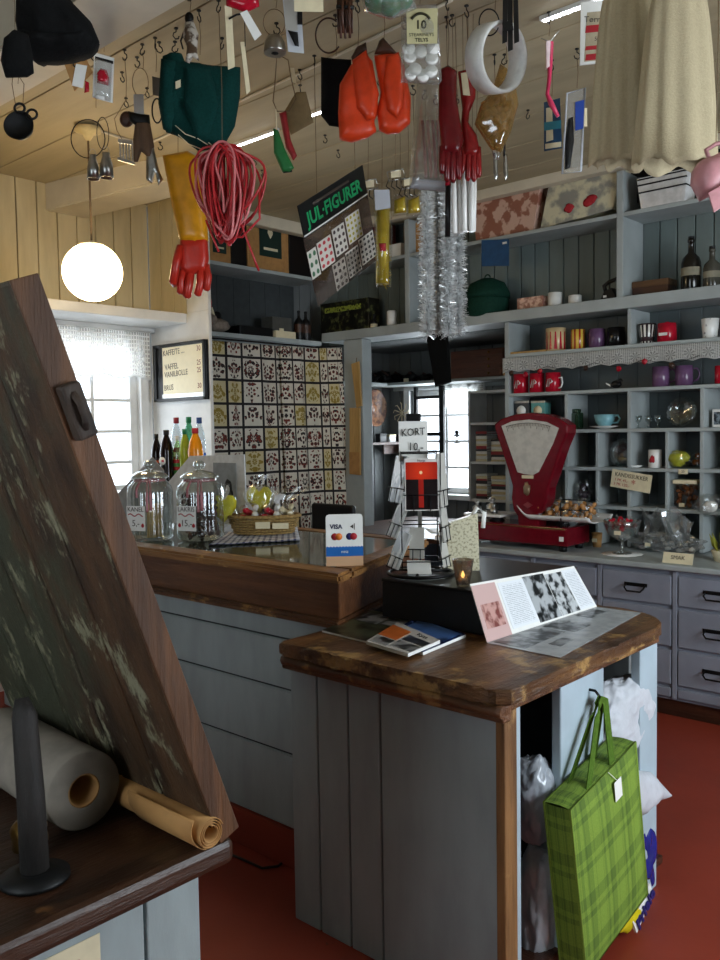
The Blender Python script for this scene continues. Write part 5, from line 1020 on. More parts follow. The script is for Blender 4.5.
s = ps(p); M().lathe([(0, .004), (14*s, .004), (16*s, .02), (17*s, .02), (15*s, 0)], 40, mx=Rc, rib=.0).done('dish', m_cop, t); M().lathe([(7*s, .005), (7.6*s, .009), (8.2*s, .005)], 40, mx=Rc, cap=False).done('ring_ornament', m_cop, t); M().lathe([(0, .012), (4*s, .005)], 16, mx=Rc, cap=False, rib=.2, ribs=6).done('rosette', m_cop, t)
p = wy(AY-.02, 402, 413); t = T('wire_ornament', 'small pale wire ornament hanging left of the alcove window', 'ornament', (p.x, AY-.02, p.z))
for k in range(9): M().tube([(0, 0, 0), (.07*cos(k*.7), -.02, .075*sin(k*.7)), (.09*cos(k*.7+.3), -.005, .09*sin(k*.7+.3))], .004, 5).done('wire_leaf', m_card, t)
M().tube([(0, 0, 0), (0, .0, .16)], .002, 5).done('thread', m_string, t)
p = wx(-2.80, 384, 441); t = T('low_shelf', 'narrow dark shelf left of the alcove window', 'shelf', (-2.95, AY, p.z-.03)); M().box((0, -.85, 0), (.20, 0, .02), 0, .003).done('board', m_mahog, t); M().prism([(.08, -.08), (.1, -.08), (.1, 0), (.08, 0)], -.2, -.0).prism([(.34, -.08), (.36, -.08), (.36, 0), (.34, 0)], -.2, 0).done('bracket', m_mahog, t) if False else M().prism([(.08, -.08), (.1, -.08), (.1, 0), (.08, 0)], -.2, -.0).done('bracket', m_mahog, t)
zl = p.z-.0095
for px, w_, h_, mt, lab in ((378, .05, .07, m_black, 'small black tin on the narrow dark shelf'), (386, .08, .06, m_paper, 'small white box on the narrow dark shelf'), (399, .05, .06, m_black, 'small dark box on the narrow shelf right of the white one')):
    q = wx(-2.84, px, 441); M().box((-w_/2, 0, 0), (w_/2, .08, h_), 0, .004).box((-w_/2-.002, -.002, h_*.75), (w_/2+.002, .082, h_+.002), 1, .002).done('small_box', [mt, m_iron if mt is not m_paper else m_card], loc=(q.x, q.y, zl), label=lab, cat='box')
# dark glazing sash standing in front of the left half of the window
p0 = wy(3.85, 416, 495); p1 = wy(3.85, 441, 390); t = T('open_sash', 'dark open window sash standing in front of the left half of the alcove window', 'window sash', (p0.x, 3.85, .9)); w_ = p1.x-p0.x; hh = SZ-.03-.9
for lo, hi, n in (((-.015, 0, 0), (.015, .03, hh), 'stile'), ((w_-.025, 0, 0), (w_+.02, .03, hh), 'stile'), ((0, .004, hh-.1), (w_, .026, hh-.075), 'rail'), ((0, .004, .0), (w_, .026, .03), 'rail'), ((0, .004, .50), (w_, .026, .53), 'rail')): M().box(lo, hi, 0, .003).done(n, m_iron, t)
valance('lace_valance', AX0+.32, AX1+.06, AZ1+.03, .17, 5, lace_w, 'white lace valance hanging across the alcove window', (1, AY-.03))
t = T('window_ornament', 'small dark ornament standing on the middle bar of the alcove window', 'ornament', wy(AY-.02, 457, 441)); M().lathe([(.03, -.02), (.03, -.014), (.005, -.01), (.005, .03), (.02, .04), (.035, .045), (.012, .055), (.02, .075), (.004, .085), (0, .095)], 16).done('ornament_body', m_iron, t)
# bookcase with books
bx0, bx1 = AX1+.05, -1.10; t = T('bookcase', 'white bookcase right of the alcove window', 'bookcase', (bx0, AY, .9)); bw = bx1-bx0
for z in (0, .285, .58, .82): M().box((0, -.22, z), (bw, 0, z+.02), 0, .003).done('shelf', m_white, t)
for x in (0, bw-.02): M().box((x, -.23, 0), (x+.02, 0, .84), 0, .003).done('side_panel', m_white, t)
bcols = [plain('book cover %d' % i, c, .6) for i, c in enumerate(('#d9cfa8', '#9a3a3c', '#3a3a3c', '#e2dfd6', '#cbb98e', '#d8d8d4'))]; bk = {}
for sh, (z, n, x, w_) in enumerate(((.305, 12, .10, .11), (.02, 10, .10, .11), (.305, 9, .25, .14), (.02, 9, .25, .14))):
    zz_ = .9+z+.0005
    for k in range(n):
        th = (.016, .02, .013, .024)[(k*3+sh) % 4]
        if zz_+th > .9+z+.245: break
        c = (k*5+sh*2) % 6
        lab = 'flat lying book in the %s stack on the %s shelf of the white bookcase' % (('pale', 'pale', 'darker', 'darker')[sh], ('upper', 'lower', 'upper', 'lower')[sh])
        key = (c, th)
        if key not in bk:
            b = T('book', lab, 'book', (bx0+x, AY-.20, zz_), 0, 'books on shelf '+str(sh)); M().box((-.05, 0, 0), (.05, .15, th), 0, .002).done('cover', bcols[c], b); M().box((-.047, .002, .003), (.0505, .1505, th-.003)).done('pages', m_paper, b); bk[key] = b; b['group'] = 'books in the bookcase'
        else: b = dup(bk[key], (bx0+x, AY-.20, zz_), label=lab)
        b.rotation_euler = (0, 0, .08*sin(k*2.3+sh)); b.scale = (w_/.11, 1, 1); zz_ += th+.0008
# desk
t = T('desk', 'dark desk below the alcove window covered with papers', 'desk', (-1.82, 3.15, 0)); M().box((-.62, -.6, .74), (.62, .5, .77), 0, .005).done('desktop', m_mahog, t)
for x in (-.57, .53):
    for y in (-.55, .42): M().box((x, y, 0), (x+.05, y+.05, .74), 0, .004).done('leg', m_mahog, t)
M().box((-.55, .40, .3), (.55, .43, .74), 0).done('modesty_panel', plain('dull blue board', '#6d7f92', .7), t)
for i, (px, py, w_, d_, an) in enumerate(((470, 497, .3, .21, .2), (490, 503, .26, .2, -.3), (480, 508, .2, .3, .5))):
    q = wz(.775, px, py)
for i, (x, y, an, lab) in enumerate(((-1.55, 3.28, .3, 'sheet of white paper lying at the back of the desk'), (-1.35, 3.05, -.3, 'sheet of white paper lying on the right of the desk'), (-1.65, 2.95, .8, 'sheet of white paper lying near the front of the desk'), (-1.25, 2.75, .2, 'sheet of white paper lying at the front corner of the desk'))): M().grid(lambda u, v: V((.21*(u-.5), .297*(v-.5), .002+.006*u*v)), 6, 6).done('paper_sheet', m_paper, loc=(x, y, .7705), rot=(0, 0, an), label=lab, cat='paper', solid=.0006)
for k in range(3): M().box((-.12, -.09, 0), (.12, .09, .03), 0, .004).box((-.118, -.092, .004), (.121, .088, .026), 1).done('book', [(m_kraft, m_mahog, bcols[1])[k], m_paper], loc=(-1.30+.012*k, 2.62, .771+.031*k), rot=(0, 0, .4+.2*k), label=('brown book lowest in the pile at the near end of the desk', 'dark brown book in the middle of the pile at the near end of the desk', 'red brown book on top of the pile at the near end of the desk')[k], cat='book')
t = T('desk_chair', 'black upholstered chair pushed up to the desk', 'chair', (-2.05, 2.50, 0)); M().box((-.2, -.2, .43), (.2, .2, .48), 0, .02).done('seat', m_black, t); M().box((-.19, -.22, .55), (.19, -.18, .98), 0, .02).done('backrest', m_black, t)
for x in (-.17, .17):
    for y in (-.17, .17): M().tube([(x, y, 0), (x, y, .44)], .014, 8).done('leg', m_iron, t)
    M().tube([(x, -.19, .45), (x, -.2, .95)], .013, 8).done('back_post', m_iron, t)
# boards on the grey post
O = wy(2.83, 358, 408); s = ps(O)
t = T('wooden_paddle', 'short pale wooden board hanging slanted at the top of the grey post', 'wooden board', O); M().prism([(-6*s, 44*s), (4*s, 46*s), (7*s, 2*s), (0, 0)], -.02, -.004, 0, None, .003).done('board', m_pine, t); M().tube([(0, -.012, 44*s), (0, -.005, 50*s)], .003, 5).done('hanging_loop', m_string, t)
O = wy(2.83, 357, 474); s = ps(O); t = T('wooden_paddle', 'long pale wooden board with a darker lower end hanging on the grey post', 'wooden board', O); M().prism([(-8*s, 0), (6*s, -1*s), (7*s, 66*s), (-7*s, 66*s)], -.016, 0, 0, None, .003).done('board', m_pine, t); M().prism([(-8*s, 0), (6*s, -1*s), (6*s, 22*s), (-8*s, 22*s)], -.0175, -.0158).done('darker_end', m_kraft, t)
# ================================================================== goods on the top shelves
ZU = 2.631
def topbox(name, label, pts, y, dpt, mat, extra=None, cat='box', z=ZU):
    P = [wy(y, *q) for q in pts]; o = V((sum(p.x for p in P)/len(P), y, z)); P = [(p.x-o.x, max(0, p.z-o.z)) for p in P]
    t = T(name, label, cat, o); M().prism(P, 0, dpt, 0, None, .003).done('carton', mat, t)
    if extra: extra(t, P)
    return t
topbox('carton', 'pink printed carton with pale shapes on the top shelf', ((476, 247), (472, 204), (541, 183), (533, 231)), 2.88, .14, photo('pink carton print', '#94604f', '#cba897', 13, 2, .45, .52))
def redfl(t, P):
    for x, z in ((-.07, .09), (.05, .1), (.075, .115)): M().blob((x, -.002, z), (.03, .002, .026), .3, 7, 2, x*90).done('printed_flower', m_inkred, t)
topbox('carton', 'carton with yellow and grey print and red flowers on the top shelf', ((540, 229), (549, 184), (622, 164), (613, 209)), 2.88, .13, photo('yellow grey carton print', '#8b8a82', '#cbc5a8', 12, 6, .42, .6), redfl)
p0 = wy(2.89, 641, 203); p1 = wy(2.89, 691, 190); t = T('foil_tray', 'bright pleated silver basket on the top shelf right of the upright', 'basket', ((p0.x+p1.x)/2, 2.91, ZU)); bw = abs(p1.x-p0.x)/2
sil = plain('bright silver', '#e6e8ea', .25, .35); 
M().grid(lambda u, v: V(((bw*(.86+.14*v)+.004*cos(u*2*pi*70))*(1 if abs(cos(u*2*pi)) > abs(sin(u*2*pi)) else abs(cos(u*2*pi))*1.414)*(1 if cos(u*2*pi) > 0 else -1), .07*(.8+.2*v)*(1 if abs(sin(u*2*pi)) > abs(cos(u*2*pi)) else abs(sin(u*2*pi))*1.414)*(1 if sin(u*2*pi) > 0 else -1), .16*v)), 280, 6, smooth=False, closeu=True).done('pleated_sides', sil, t, solid=.002)
for z in (.08, .12, .15): M().tube([(sx*bw*.97, sy*.074, z) for sx, sy in ((-1, -1), (1, -1), (1, 1), (-1, 1))], .004, 6, closed=True).done('band', m_iron, t)
topbox('black_box', 'black box on the top shelf behind the silver basket', ((628, 205), (628, 160), (720, 145), (720, 185)), 3.02, .08, m_black)
O = wy(2.84, 495, 264); s = ps(O); M().prism([(-16*s, 0), (16*s, -4*s), (16*s, 22*s), (-16*s, 26*s)], 0, .004).box((9*s, -.001, 18*s), (14*s, 0, 20*s), 1).done('blue_card', [plain('blue card', '#1f4d78', .6), m_paper], loc=O, label='dark blue card hanging from the edge of the top shelf beside the tinsel', cat='card')
carton('white_box', 'small white box on the top shelf behind the gold garland', 388, 246, 401, 259, 2.88, ZU, .07, m_paper)
for i, (a, b_, c, d, mt, lab) in enumerate(((340, 212, 352, 281, m_kraft, 'narrow brown carton at the corner end of the top shelf'), (353, 235, 372, 276, plain('orange brown carton', '#8e4a2a', .6), 'orange brown carton on the top shelf behind the card of stickers'), (404, 225, 424, 256, m_kraft, 'brown carton on the top shelf left of the tinsel'), (372, 226, 387, 262, plain('dull red carton', '#6d2a26', .6), 'dull red carton on the top shelf left of the white box'))): carton('carton', lab, a, b_, c, d, 2.92, ZU, .1, mt)
# corner shelf goods
CX = -2.69
def corner(name, label, px0, py0, px1, py1, z, mat, cat='box', dpt=.12, extra=None, x=CX):
    a = wx(x, px0, py1); b = wx(x, px1, py1); h = (py1-py0)*ps((a+b)/2); w_ = abs(b.y-a.y); t = T(name, label, cat, (x, (a.y+b.y)/2, z), radians(90)); M().box((-w_/2, 0, 0), (w_/2, dpt, h), 0, .003).done('carton', mat, t)
    if extra: extra(t, w_, h)
    return t
def emb(t, w_, h):
    M().box((-w_*.22, -.0015, h*.22), (w_*.32, 0, h*.78)).done('dark_label', plain('bottle green label', '#16302a', .5, 0, 0, 0), t)
    M().pillow([(a*.9+w_*.05, b*.9+h*.57) for a, b in ((-.03, .04), (.0, .034), (.03, .04), (.03, 0), (0, -.04), (-.03, 0))], .003, .01, .01).done('shield_emblem', m_card, t); M().box((-w_*.12, -.003, h*.32), (w_*.22, -.0015, h*.36)).done('small_print', m_card, t)
ZC = 2.566
corner('carton', 'tan carton with a dark green emblem label at the left of the upper corner shelf', 206, 222, 231, 266, ZC, m_kraft, extra=emb)
corner('black_box', 'black box between the two tan cartons on the corner shelf', 232, 215, 247, 268, ZC, m_black, dpt=.1)
corner('carton', 'tan carton with a dark emblem label at the middle of the upper corner shelf', 248, 208, 289, 272, ZC, m_kraft, extra=emb)
corner('black_box', 'black box at the right end of the upper corner shelf', 290, 205, 312, 277, ZC, m_black, dpt=.1)
ZD = 2.1105
t = corner('radio', 'old grey appliance with a handle on the lower corner shelf', 273, 315, 292, 336, ZD, plain('dull grey casing', '#4c4c48', .5), 'appliance', .12); M().tube([(-.05, .05, .12), (-.05, .05, .15), (.05, .05, .15), (.05, .05, .12)], .006, 6).done('handle', m_iron, t); M().box((-.03, -.003, .03), (.01, 0, .07)).done('pale_panel', m_card, t)
corner('black_box', 'flat black box lying on the lower corner shelf', 240, 327, 273, 336, ZD, m_black, dpt=.16, x=-2.67)
corner('white_box', 'low pale box on the lower corner shelf in front of the appliance', 276, 331, 296, 338, ZD, m_card, dpt=.05, x=-2.66)
p = wx(-2.70, 220, 333); t = T('doll', 'small plush figure with long pale ears on the lower corner shelf', 'toy', (-2.72, p.y, ZD+.01), radians(90)); pl = cloth('dusty plush', '#8a7f74', .9, 60)
M().blob((0, 0, .04), (.09, .05, .045), .12, 5, 3, 2).blob((-.06, -.02, .07), (.035, .03, .035), .05).done('plush_body', pl, t)
for sx in (-.085, -.045): M().tube([(sx, -.02, .09), (sx-.015, -.02, .125), (sx-.02, -.025, .15)], [.009, .011, .004], 6).done('ear', m_card, t)
p = wx(-2.74, 212, 306); M().blob((0, 0, 0), (.05, .03, .045), .15, 5, 3, 9).blob((0, .03, -.055), (.02, .02, .05), .1).done('red_ball', m_inkred, loc=(-2.80, p.y, ZD+.20), label='dark red round thing at the back of the lower corner shelf', cat='ornament')
t = T('dark_case', 'dark case behind the plush figure on the lower corner shelf', 'case', (-2.86, 1.83, ZD), radians(90)); M().box((-.13, -.06, 0), (.2, .06, .16), 0, .02).done('case_body', m_black, t); M().tube([(.1+.03*cos(a), -.066, .09+.035*sin(a)) for a in [2*pi*k/20 for k in range(14)]], .005, 6).done('curved_handle', m_card, t)
for px, lab in ((301, 'dark bottle on the lower corner shelf right of the appliance'), (308, 'second dark bottle at the right end of the lower corner shelf')): p = wx(-2.72, px, 338); t = T('bottle', lab, 'bottle', (-2.74, p.y, ZD)); M().lathe(bottle_shape(.22, .035), 18).done('glass_body', m_black, t); M().lathe([(.0358, .06), (.0358, .12)], 18, cap=False).done('label', m_mahog, t)
# ================================================================== goods hanging from the ceiling hooks
HOOK = None
def ceil_at(y): return 2.75 if -.30 < y < -.06 else CEIL
def put_hook(x, y, z=None):
    global HOOK
    z = ceil_at(y) if z is None else z
    if HOOK is None:
        HOOK = T('ceiling_hook', 'small dark cup hook screwed into the boarded ceiling', 'hook', (x, y, z), 0, 'cup hooks in the ceiling')
        M().lathe([(.008, -.003), (.008, 0)], 12).done('collar', m_iron, HOOK); M().tube([(0, 0, 0), (0, 0, -.014), (.010, 0, -.02), (.013, 0, -.031), (.004, 0, -.04), (-.008, 0, -.036), (-.011, 0, -.026)], .0022, 6).done('hook_wire', m_iron, HOOK)
    else: dup(HOOK, (x, y, z), rz=random.uniform(0, 6))
class Hang:
    def __init__(s, name, label, cat, px, py, d, yaw=0, group=None, hook=True, string=True, dz=0.):
        s.p = wd(d, px, py); s.px, s.py, s.s = px, py, d/F; s.t = T(name, label, cat, s.p, YAW+yaw, group); zc = ceil_at(s.p.y); s.h = zc-s.p.z
        if hook: put_hook(s.p.x, s.p.y)
        if string and s.h > .045: M().tube([(0, 0, -dz), (.004, 0, s.h*.4), (0, 0, s.h-.032)], .0012, 5).done('hanging_wire', m_string, s.t)
    def q(s, x, y): return ((x-s.px)*s.s, (s.py-y)*s.s)
    def v(s, x, y, k=0.): return V(((x-s.px)*s.s, k, (s.py-y)*s.s))
    def pil(s, nm, poly, mat, t=.02, r=.03, res=.012, k=0., wob=.15, seed=0, fq=18, edge=.12): return M().pillow([s.q(*p) for p in poly], t, r, res, 0, Matrix.Translation((0, k, 0)), wob, fq, seed, edge).done(nm, mat, s.t)
    def plate(s, nm, poly, mat, k=0., th=.002, bev=0): return M().prism([s.q(*p) for p in poly], k, k+th, 0, None, bev).done(nm, mat, s.t)
    def tube(s, nm, pts, mat, r=.0015, seg=6, closed=False): return M().tube([s.v(*p) for p in pts], r, seg, closed=closed).done(nm, mat, s.t)
def ell(cx, cy, rx, ry, n=24, k=0., a0=0., a1=2*pi): return [(cx+rx*cos(a0+(a1-a0)*i/n), cy+ry*sin(a0+(a1-a0)*i/n), k) for i in range(n)]
m_wool = cloth('black wool', '#141516', .95, 70, .5); m_green = cloth('dark green jersey', '#0d3a36', .95, 120, .35)
h = Hang('wool_hat', 'black woollen hat hanging at the upper left from the near beam', 'hat', 57, -12, 2.45)
h.pil('crown', ((18, -14), (60, -14), (74, 5), (90, 22), (97, 40), (88, 50), (60, 57), (36, 60), (20, 48), (15, 20)), m_wool, .07, .07, .016, wob=.25); h.pil('turned_brim', ((20, 30), (50, 36), (88, 34), (97, 42), (88, 52), (60, 59), (34, 61), (20, 50)), m_wool, .078, .04, .014, wob=.3, seed=4)
h = Hang('wool_mitten', 'black woollen mitten hanging below the hat at the left edge', 'mitten', 15, 30, 2.25); h.pil('mitten_body', ((4, 38), (15, 30), (28, 35), (31, 52), (32, 72), (25, 76), (4, 76), (0, 60)), m_wool, .03, .04)
h = Hang('cast_iron_pan', 'small black cast iron pan with two ears hanging on strings at the left', 'pan', 18, 84, 3.0)
o = h.v(20, 128); Rm = Matrix.Translation(o) @ Matrix.Rotation(radians(82), 4, 'X'); r = 15*h.s
M().lathe([(0, 0), (r*.8, 0), (r, .028), (r*.95, .028), (r*.76, .005), (0, .005)], 36, mx=Rm).done('pan_body', m_iron, h.t)
for x, y in ((22, 111), (34, 117)): h.tube('ear', ell(x, y, 5, 4.6, 16, -.03), m_iron, .0045, 8, True)
h.tube('string', ((15, 106), (12, 84), (14, 70)), m_string, .0013); h.tube('string', ((22, 106), (24, 84), (15, 70)), m_string, .0013)
h = Hang('paper_cone', 'brown kraft paper tag with a white label and small red drop near the beam', 'tag', 76, 52, 2.95); h.plate('kraft_cone', ((62, 58), (84, 54), (92, 72), (73, 90)), m_kraft, 0, .004); h.plate('white_label', ((76, 64), (87, 66), (82, 88), (71, 85)), m_paper, -.004, .001); h.pil('red_drop', ((84, 80), (88, 82), (88, 91), (83, 92)), m_red, .006, .008, .006)
h = Hang('blister_pack', 'clear pack with a small red and white figure hanging under the near beam', 'pack', 104, 52, 2.95); h.plate('white_card', ((94, 52), (114, 58), (111, 102), (91, 96)), m_paper, 0, .001); h.pil('clear_blister', ((95, 58), (112, 63), (109, 101), (93, 95)), m_cello, .02, .02, .012, 0, 0); h.pil('red_figure', ((97, 74), (101, 69), (107, 71), (109, 78), (108, 86), (97, 83)), m_red, .014, .015, .008, -.01); h.pil('white_foot', ((95, 94), (104, 97), (104, 101), (96, 99)), m_white_china, .01, .01, .007, -.012); h.plate('grey_header', ((95, 56), (113, 61), (113, 64), (95, 59)), m_iron, -.001, .001)
h = Hang('cookie_cutters', 'ring of small bright metal cutters hanging in front of the globe lamp cord', 'cutters', 96, 108, 3.3); h.tube('wire_ring', ell(87, 138, 17, 19, 30), m_iron, .002, 6, True); h.tube('wire_loop', ell(102, 133, 6, 16, 20), m_iron, .0015, 6, True)
for x0, y0, w_, hh in ((85, 154, 12, 24), (98, 152, 13, 25)):
    c = h.v(x0+w_/2, y0+hh); M().lathe([(w_*.5*h.s, 0), (w_*.45*h.s, hh*.5*h.s), (w_*.25*h.s, hh*.9*h.s), (w_*.28*h.s, hh*h.s)], 20, c, cap=False, rib=.08, ribs=8).done('cutter', m_steel, h.t, solid=.0012); h.tube('cutter_loop', ell(x0+w_/2, y0-2, 3, 4, 14), m_steel, .0014, 6, True)
h = Hang('grater', 'small metal grater with vertical slots hanging left of the brown tools', 'grater', 126, 100, 3.3); h.tube('wire_loop', ((126, 100), (114, 118), (116, 130), (122, 140)), m_string, .0013)
h.plate('grater_frame', ((117, 138), (131, 140), (131, 144), (117, 142)), m_steel, -.004, .008); h.plate('grater_foot', ((116, 156), (133, 161), (133, 164), (116, 159)), m_steel, -.004, .008)
for k in range(5): h.plate('slot_bar', ((118+3*k, 141), (119.5+3*k, 141), (119.5+3*k, 160), (118+3*k, 159)), m_steel, -.002, .003)
h.pil('round_knob', ell(126, 119, 7, 8, 18)[0:18] and [(a, b) for a, b, c in ell(126, 119, 7, 8, 18)], m_mahog, .015, .015, .008)
h = Hang('kitchen_tool', 'brown and grey old kitchen tool hanging left of the dark green cloth hat', 'tool', 143, 70, 3.25); h.tube('wire_loop', ell(140, 82, 8, 14, 20), m_string, .0013, 5, True); h.plate('clear_tag', ((133, 94), (143, 94), (143, 114), (133, 114)), m_poly, -.004, .001)
h.pil('tool_head', ((127, 110), (140, 113), (148, 114), (149, 125), (134, 124), (128, 120)), m_iron, .014, .02, .008); h.pil('worn_handle', ((134, 120), (148, 118), (152, 145), (148, 158), (139, 150), (135, 160), (131, 160), (131, 138)), wood('worn handle', '#6d5138', '#4a3424', '#8c6f50', (10, 10, 1), 3), .012, .02, .008, 0, .25)
h.pil('blade', ((144, 150), (151, 142), (156, 168), (160, 178), (155, 184), (152, 170), (149, 182), (143, 178)), m_steel, .005, .01, .008); h.tube('rivet', ell(141, 135, 1.6, 1.6, 10), m_iron, .002, 6, True)
h = Hang('key_tag', 'small grey tag with a black ring hanging left of the green hat', 'tag', 156, 72, 3.2); h.plate('grey_tag', ((152, 76), (160, 78), (160, 96), (152, 94)), plain('grey tag', '#6e6a64'), 0, .003); h.tube('black_ring', ell(156, 110, 5, 12, 18), m_black, .003, 6, True)
h = Hang('small_figure', 'small brown and silver hanging figure above the dark green hat', 'figurine', 190, 12, 2.85); h.pil('figure_body', ((185, 22), (193, 20), (198, 34), (196, 50), (198, 60), (192, 56), (188, 62), (184, 60), (186, 46), (182, 36)), photo('brown silver figure', '#4a3828', '#b9b3a8', 40, 3, .45, .6), .016, .02, .008, 0, .4); h.pil('figure_head', [(a, b) for a, b, c in ell(189, 18, 4.5, 6, 14)], m_iron, .012, .012, .007); h.tube('arm', ((184, 30), (180, 40), (182, 48)), m_iron, .003)
h = Hang('knit_hat', 'dark green jersey hat hanging beside the yellow rubber glove', 'hat', 200, 55, 3.0); h.pil('hat_body', ((163, 56), (172, 53), (182, 54), (185, 62), (212, 66), (240, 68), (239, 95), (233, 125), (224, 140), (212, 147), (196, 149), (184, 140), (176, 134), (164, 130), (159, 112), (160, 80)), m_green, .05, .05, .014, 0, .3, 2, 10)
h.tube('pale_edge', ((176, 128, -.045), (186, 137, -.048), (198, 141, -.044), (207, 146, -.03)), m_card, .0016); h.tube('pale_edge', ((178, 136, -.035), (188, 145, -.03), (200, 149, -.02)), m_card, .0016); h.tube('pale_edge', ((208, 144, -.035), (214, 149, -.02), (222, 146, -.02)), m_card, .0016); h.plate('small_tag', ((178, 87), (183, 85), (183, 92), (178, 94)), m_card, -.056, .002); h.pil('ear_flap', ((163, 62), (180, 64), (176, 120), (170, 134), (163, 130), (159, 105)), m_green, .035, .03, .012, -.03, .2, 6); h.pil('front_fold', ((186, 70), (212, 74), (222, 110), (212, 138), (196, 142), (184, 110)), m_green, .03, .025, .012, -.038, .35, 9)
# rubber glove yellow and red
def tube_finger(h, nm, pts, mat, r): return M().tube([h.v(*p) for p in pts], r, 10).done(nm, mat, h.t)
m_ylw = plain('yellow rubber', '#cf8d12', .35); m_rdr = plain('red rubber', '#b52a1c', .35)
h = Hang('rubber_glove', 'long yellow and red rubber glove hanging fingers down left of the red cord', 'glove', 178, 152, 3.25, dz=.01); h.pil('yellow_cuff', ((163, 156), (188, 152), (198, 158), (203, 200), (206, 240), (194, 243), (178, 241), (171, 205)), m_ylw, .035, .05, .014, 0, .12, 1, 12, .3)
h.pil('red_hand', ((178, 238), (205, 238), (206, 258), (203, 270), (185, 274), (176, 268), (177, 252)), m_rdr, .028, .035, .01, 0, .1, 2, 18, .3)
for i, (pts, r) in enumerate(((((181, 266), (177, 280), (177, 291)), 4.2), (((188, 268), (185, 284), (183, 295)), 4.4), (((198, 266), (197, 282), (194, 293)), 4.2), (((203, 264), (205, 276), (203, 288)), 3.8), (((179, 246, -.015), (175, 262, -.03), (171, 282, -.03)), 4.2))): tube_finger(h, 'finger', list(pts)+[(pts[-1][0]-.3, pts[-1][1]+2)], m_rdr, [r*h.s]*len(pts)+[r*h.s*.5])
# red cord
h = Hang('cord_hank', 'hank of shiny red cord looped up beside the yellow glove', 'cord', 222, 142, 2.95, dz=.02); m_cord = plain('shiny red cord', '#b3262c', .3); m_cord2 = plain('pale red cord', '#d4787a', .3); rn = random.Random(3)
for i in range(32):
    cx = 224+rn.uniform(-8, 8); rx = rn.uniform(5, 32); hh = rn.uniform(30, 48); top = 146+rn.uniform(-2, 4); k0 = rn.uniform(-.035, .035); w_ = rn.uniform(-4, 4)
    h.tube('loop', [(cx+rx*cos(a)*(1-.25*sin(a))+w_*sin(2*a+i), top+hh+hh*sin(a)+3*sin(3*a+i), k0+.015*sin(a+i)) for a in [2*pi*k/34 for k in range(34)]], m_cord if i % 5 else m_cord2, .0042, 7, True)
for pts in (((205, 220, -.02), (212, 240), (216, 250)), ((232, 210, -.03), (240, 225), (248, 248), (256, 270)), ((214, 200, -.04), (222, 236), (240, 236), (258, 218), (258, 190))): h.tube('loose_end', pts, m_cord, .0042, 7)
# top centre left
h = Hang('red_clip', 'red plastic holder at the top edge with white ribbons below it', 'holder', 240, -8, 2.65); h.pil('holder_body', ((225, -8), (258, -8), (259, 6), (246, 12), (226, 5)), m_red, .02, .02, .01)
for pts in (((224, 4), (231, 4), (233, 64), (226, 67)), ((239, 40), (243, 40), (248, 88), (244, 92))): h.plate('white_ribbon', pts, m_card, .004, .0015)
h.plate('white_tag', ((240, 14), (247, 11), (261, 35), (254, 41)), m_paper, -.01, .001); h.tube('dark_wire', ((228, 18), (236, 14), (243, 13)), m_iron, .003); h.tube('dark_wire', ((244, 13), (244, 45)), m_iron, .0015)
h = Hang('metal_bell', 'small bright metal bell hanging on a wire ring', 'bell', 276, 8, 2.85); h.tube('wire_ring', ell(274, 22, 11, 13, 24), m_string, .0014, 5, True); c = h.v(274, 52); M().lathe([(11*h.s, 0), (11.3*h.s, .004), (10.5*h.s, 10*h.s), (7*h.s, 16*h.s), (0, 19*h.s)], 28, c, rib=.0).done('bell_dome', m_steel, h.t); M().lathe([(0, -.006), (.012, -.002), (.012, .004)], 14, c).done('clapper', m_iron, h.t)
h = Hang('tool_pack', 'clear pack with a dark pointed tool hanging right of the bell', 'pack', 292, -8, 2.68); h.plate('backing_card', ((282, -6), (300, -6), (303, 52), (287, 50)), m_poly, 0, .0015); h.plate('printed_card', ((284, 0), (296, 0), (297, 30), (285, 30)), printed('grey print card', '#a5a39c', '#3c3a38', 10, 5), -.003, .001); h.pil('dark_tool', ((287, 30), (297, 32), (298, 46), (294, 45)), m_iron, .008, .01, .007, -.006); h.plate('black_clip', ((297, 12), (302, 12), (302, 24), (297, 24)), m_black, -.006, .004)
h = Hang('white_card', 'plain white card at the top edge right of the bell', 'card', 308, -10, 2.6); h.plate('card', ((294, -8), (323, -8), (323, 12), (294, 11)), m_card, -.003, .001)
h = Hang('skipping_rope', 'loop of brown cord with one red and one green ribbed handle', 'rope', 277, 52, 3.1); h.tube('cord', ((277, 54), (274, 85), (272, 100), (276, 110), (288, 110), (295, 98), (290, 75), (288, 60), (277, 54)), m_string, .002)
h.pil('red_handle', ((278, 112), (285, 110), (289, 138), (295, 154), (291, 159), (284, 146)), plain('red handle', '#8f1f22', .5), .014, .014, .007); h.pil('green_handle', ((272, 128), (277, 130), (283, 148), (292, 167), (288, 171), (280, 171), (272, 152)), plain('green handle', '#1f6a33', .5), .014, .014, .007, -.012)
h.tube('cord', ((275, 108), (275, 128)), m_card, .0025); M().tube([h.v(281, 171, -.012), h.v(290, 170, -.012)], .004, 6).done('dark_end', m_iron, h.t)
h = Hang('brown_paper_bag', 'thin brown paper bag hanging behind the red and green handles', 'bag', 300, 90, 3.5); h.pil('bag_body', ((283, 112), (296, 92), (306, 92), (313, 122), (290, 134)), plain('thin brown paper', '#8f7b58', .8), .006, .02, .012); h.plate('white_strip', ((290, 62), (294, 62), (297, 86), (293, 84)), m_card, -.02, .001)
h = Hang('black_pouch', 'black cloth pouch hanging left of the orange gloves', 'pouch', 336, 56, 3.05); h.pil('pouch_body', ((321, 57), (336, 59), (351, 60), (353, 118), (346, 127), (328, 124), (320, 114)), cloth('black cloth', '#121213', .95, 120), .02, .03); h.tube('wire_ring', ell(329, 36, 13, 17, 22, 0, .7, 5.6), m_mahog, .003, 6)
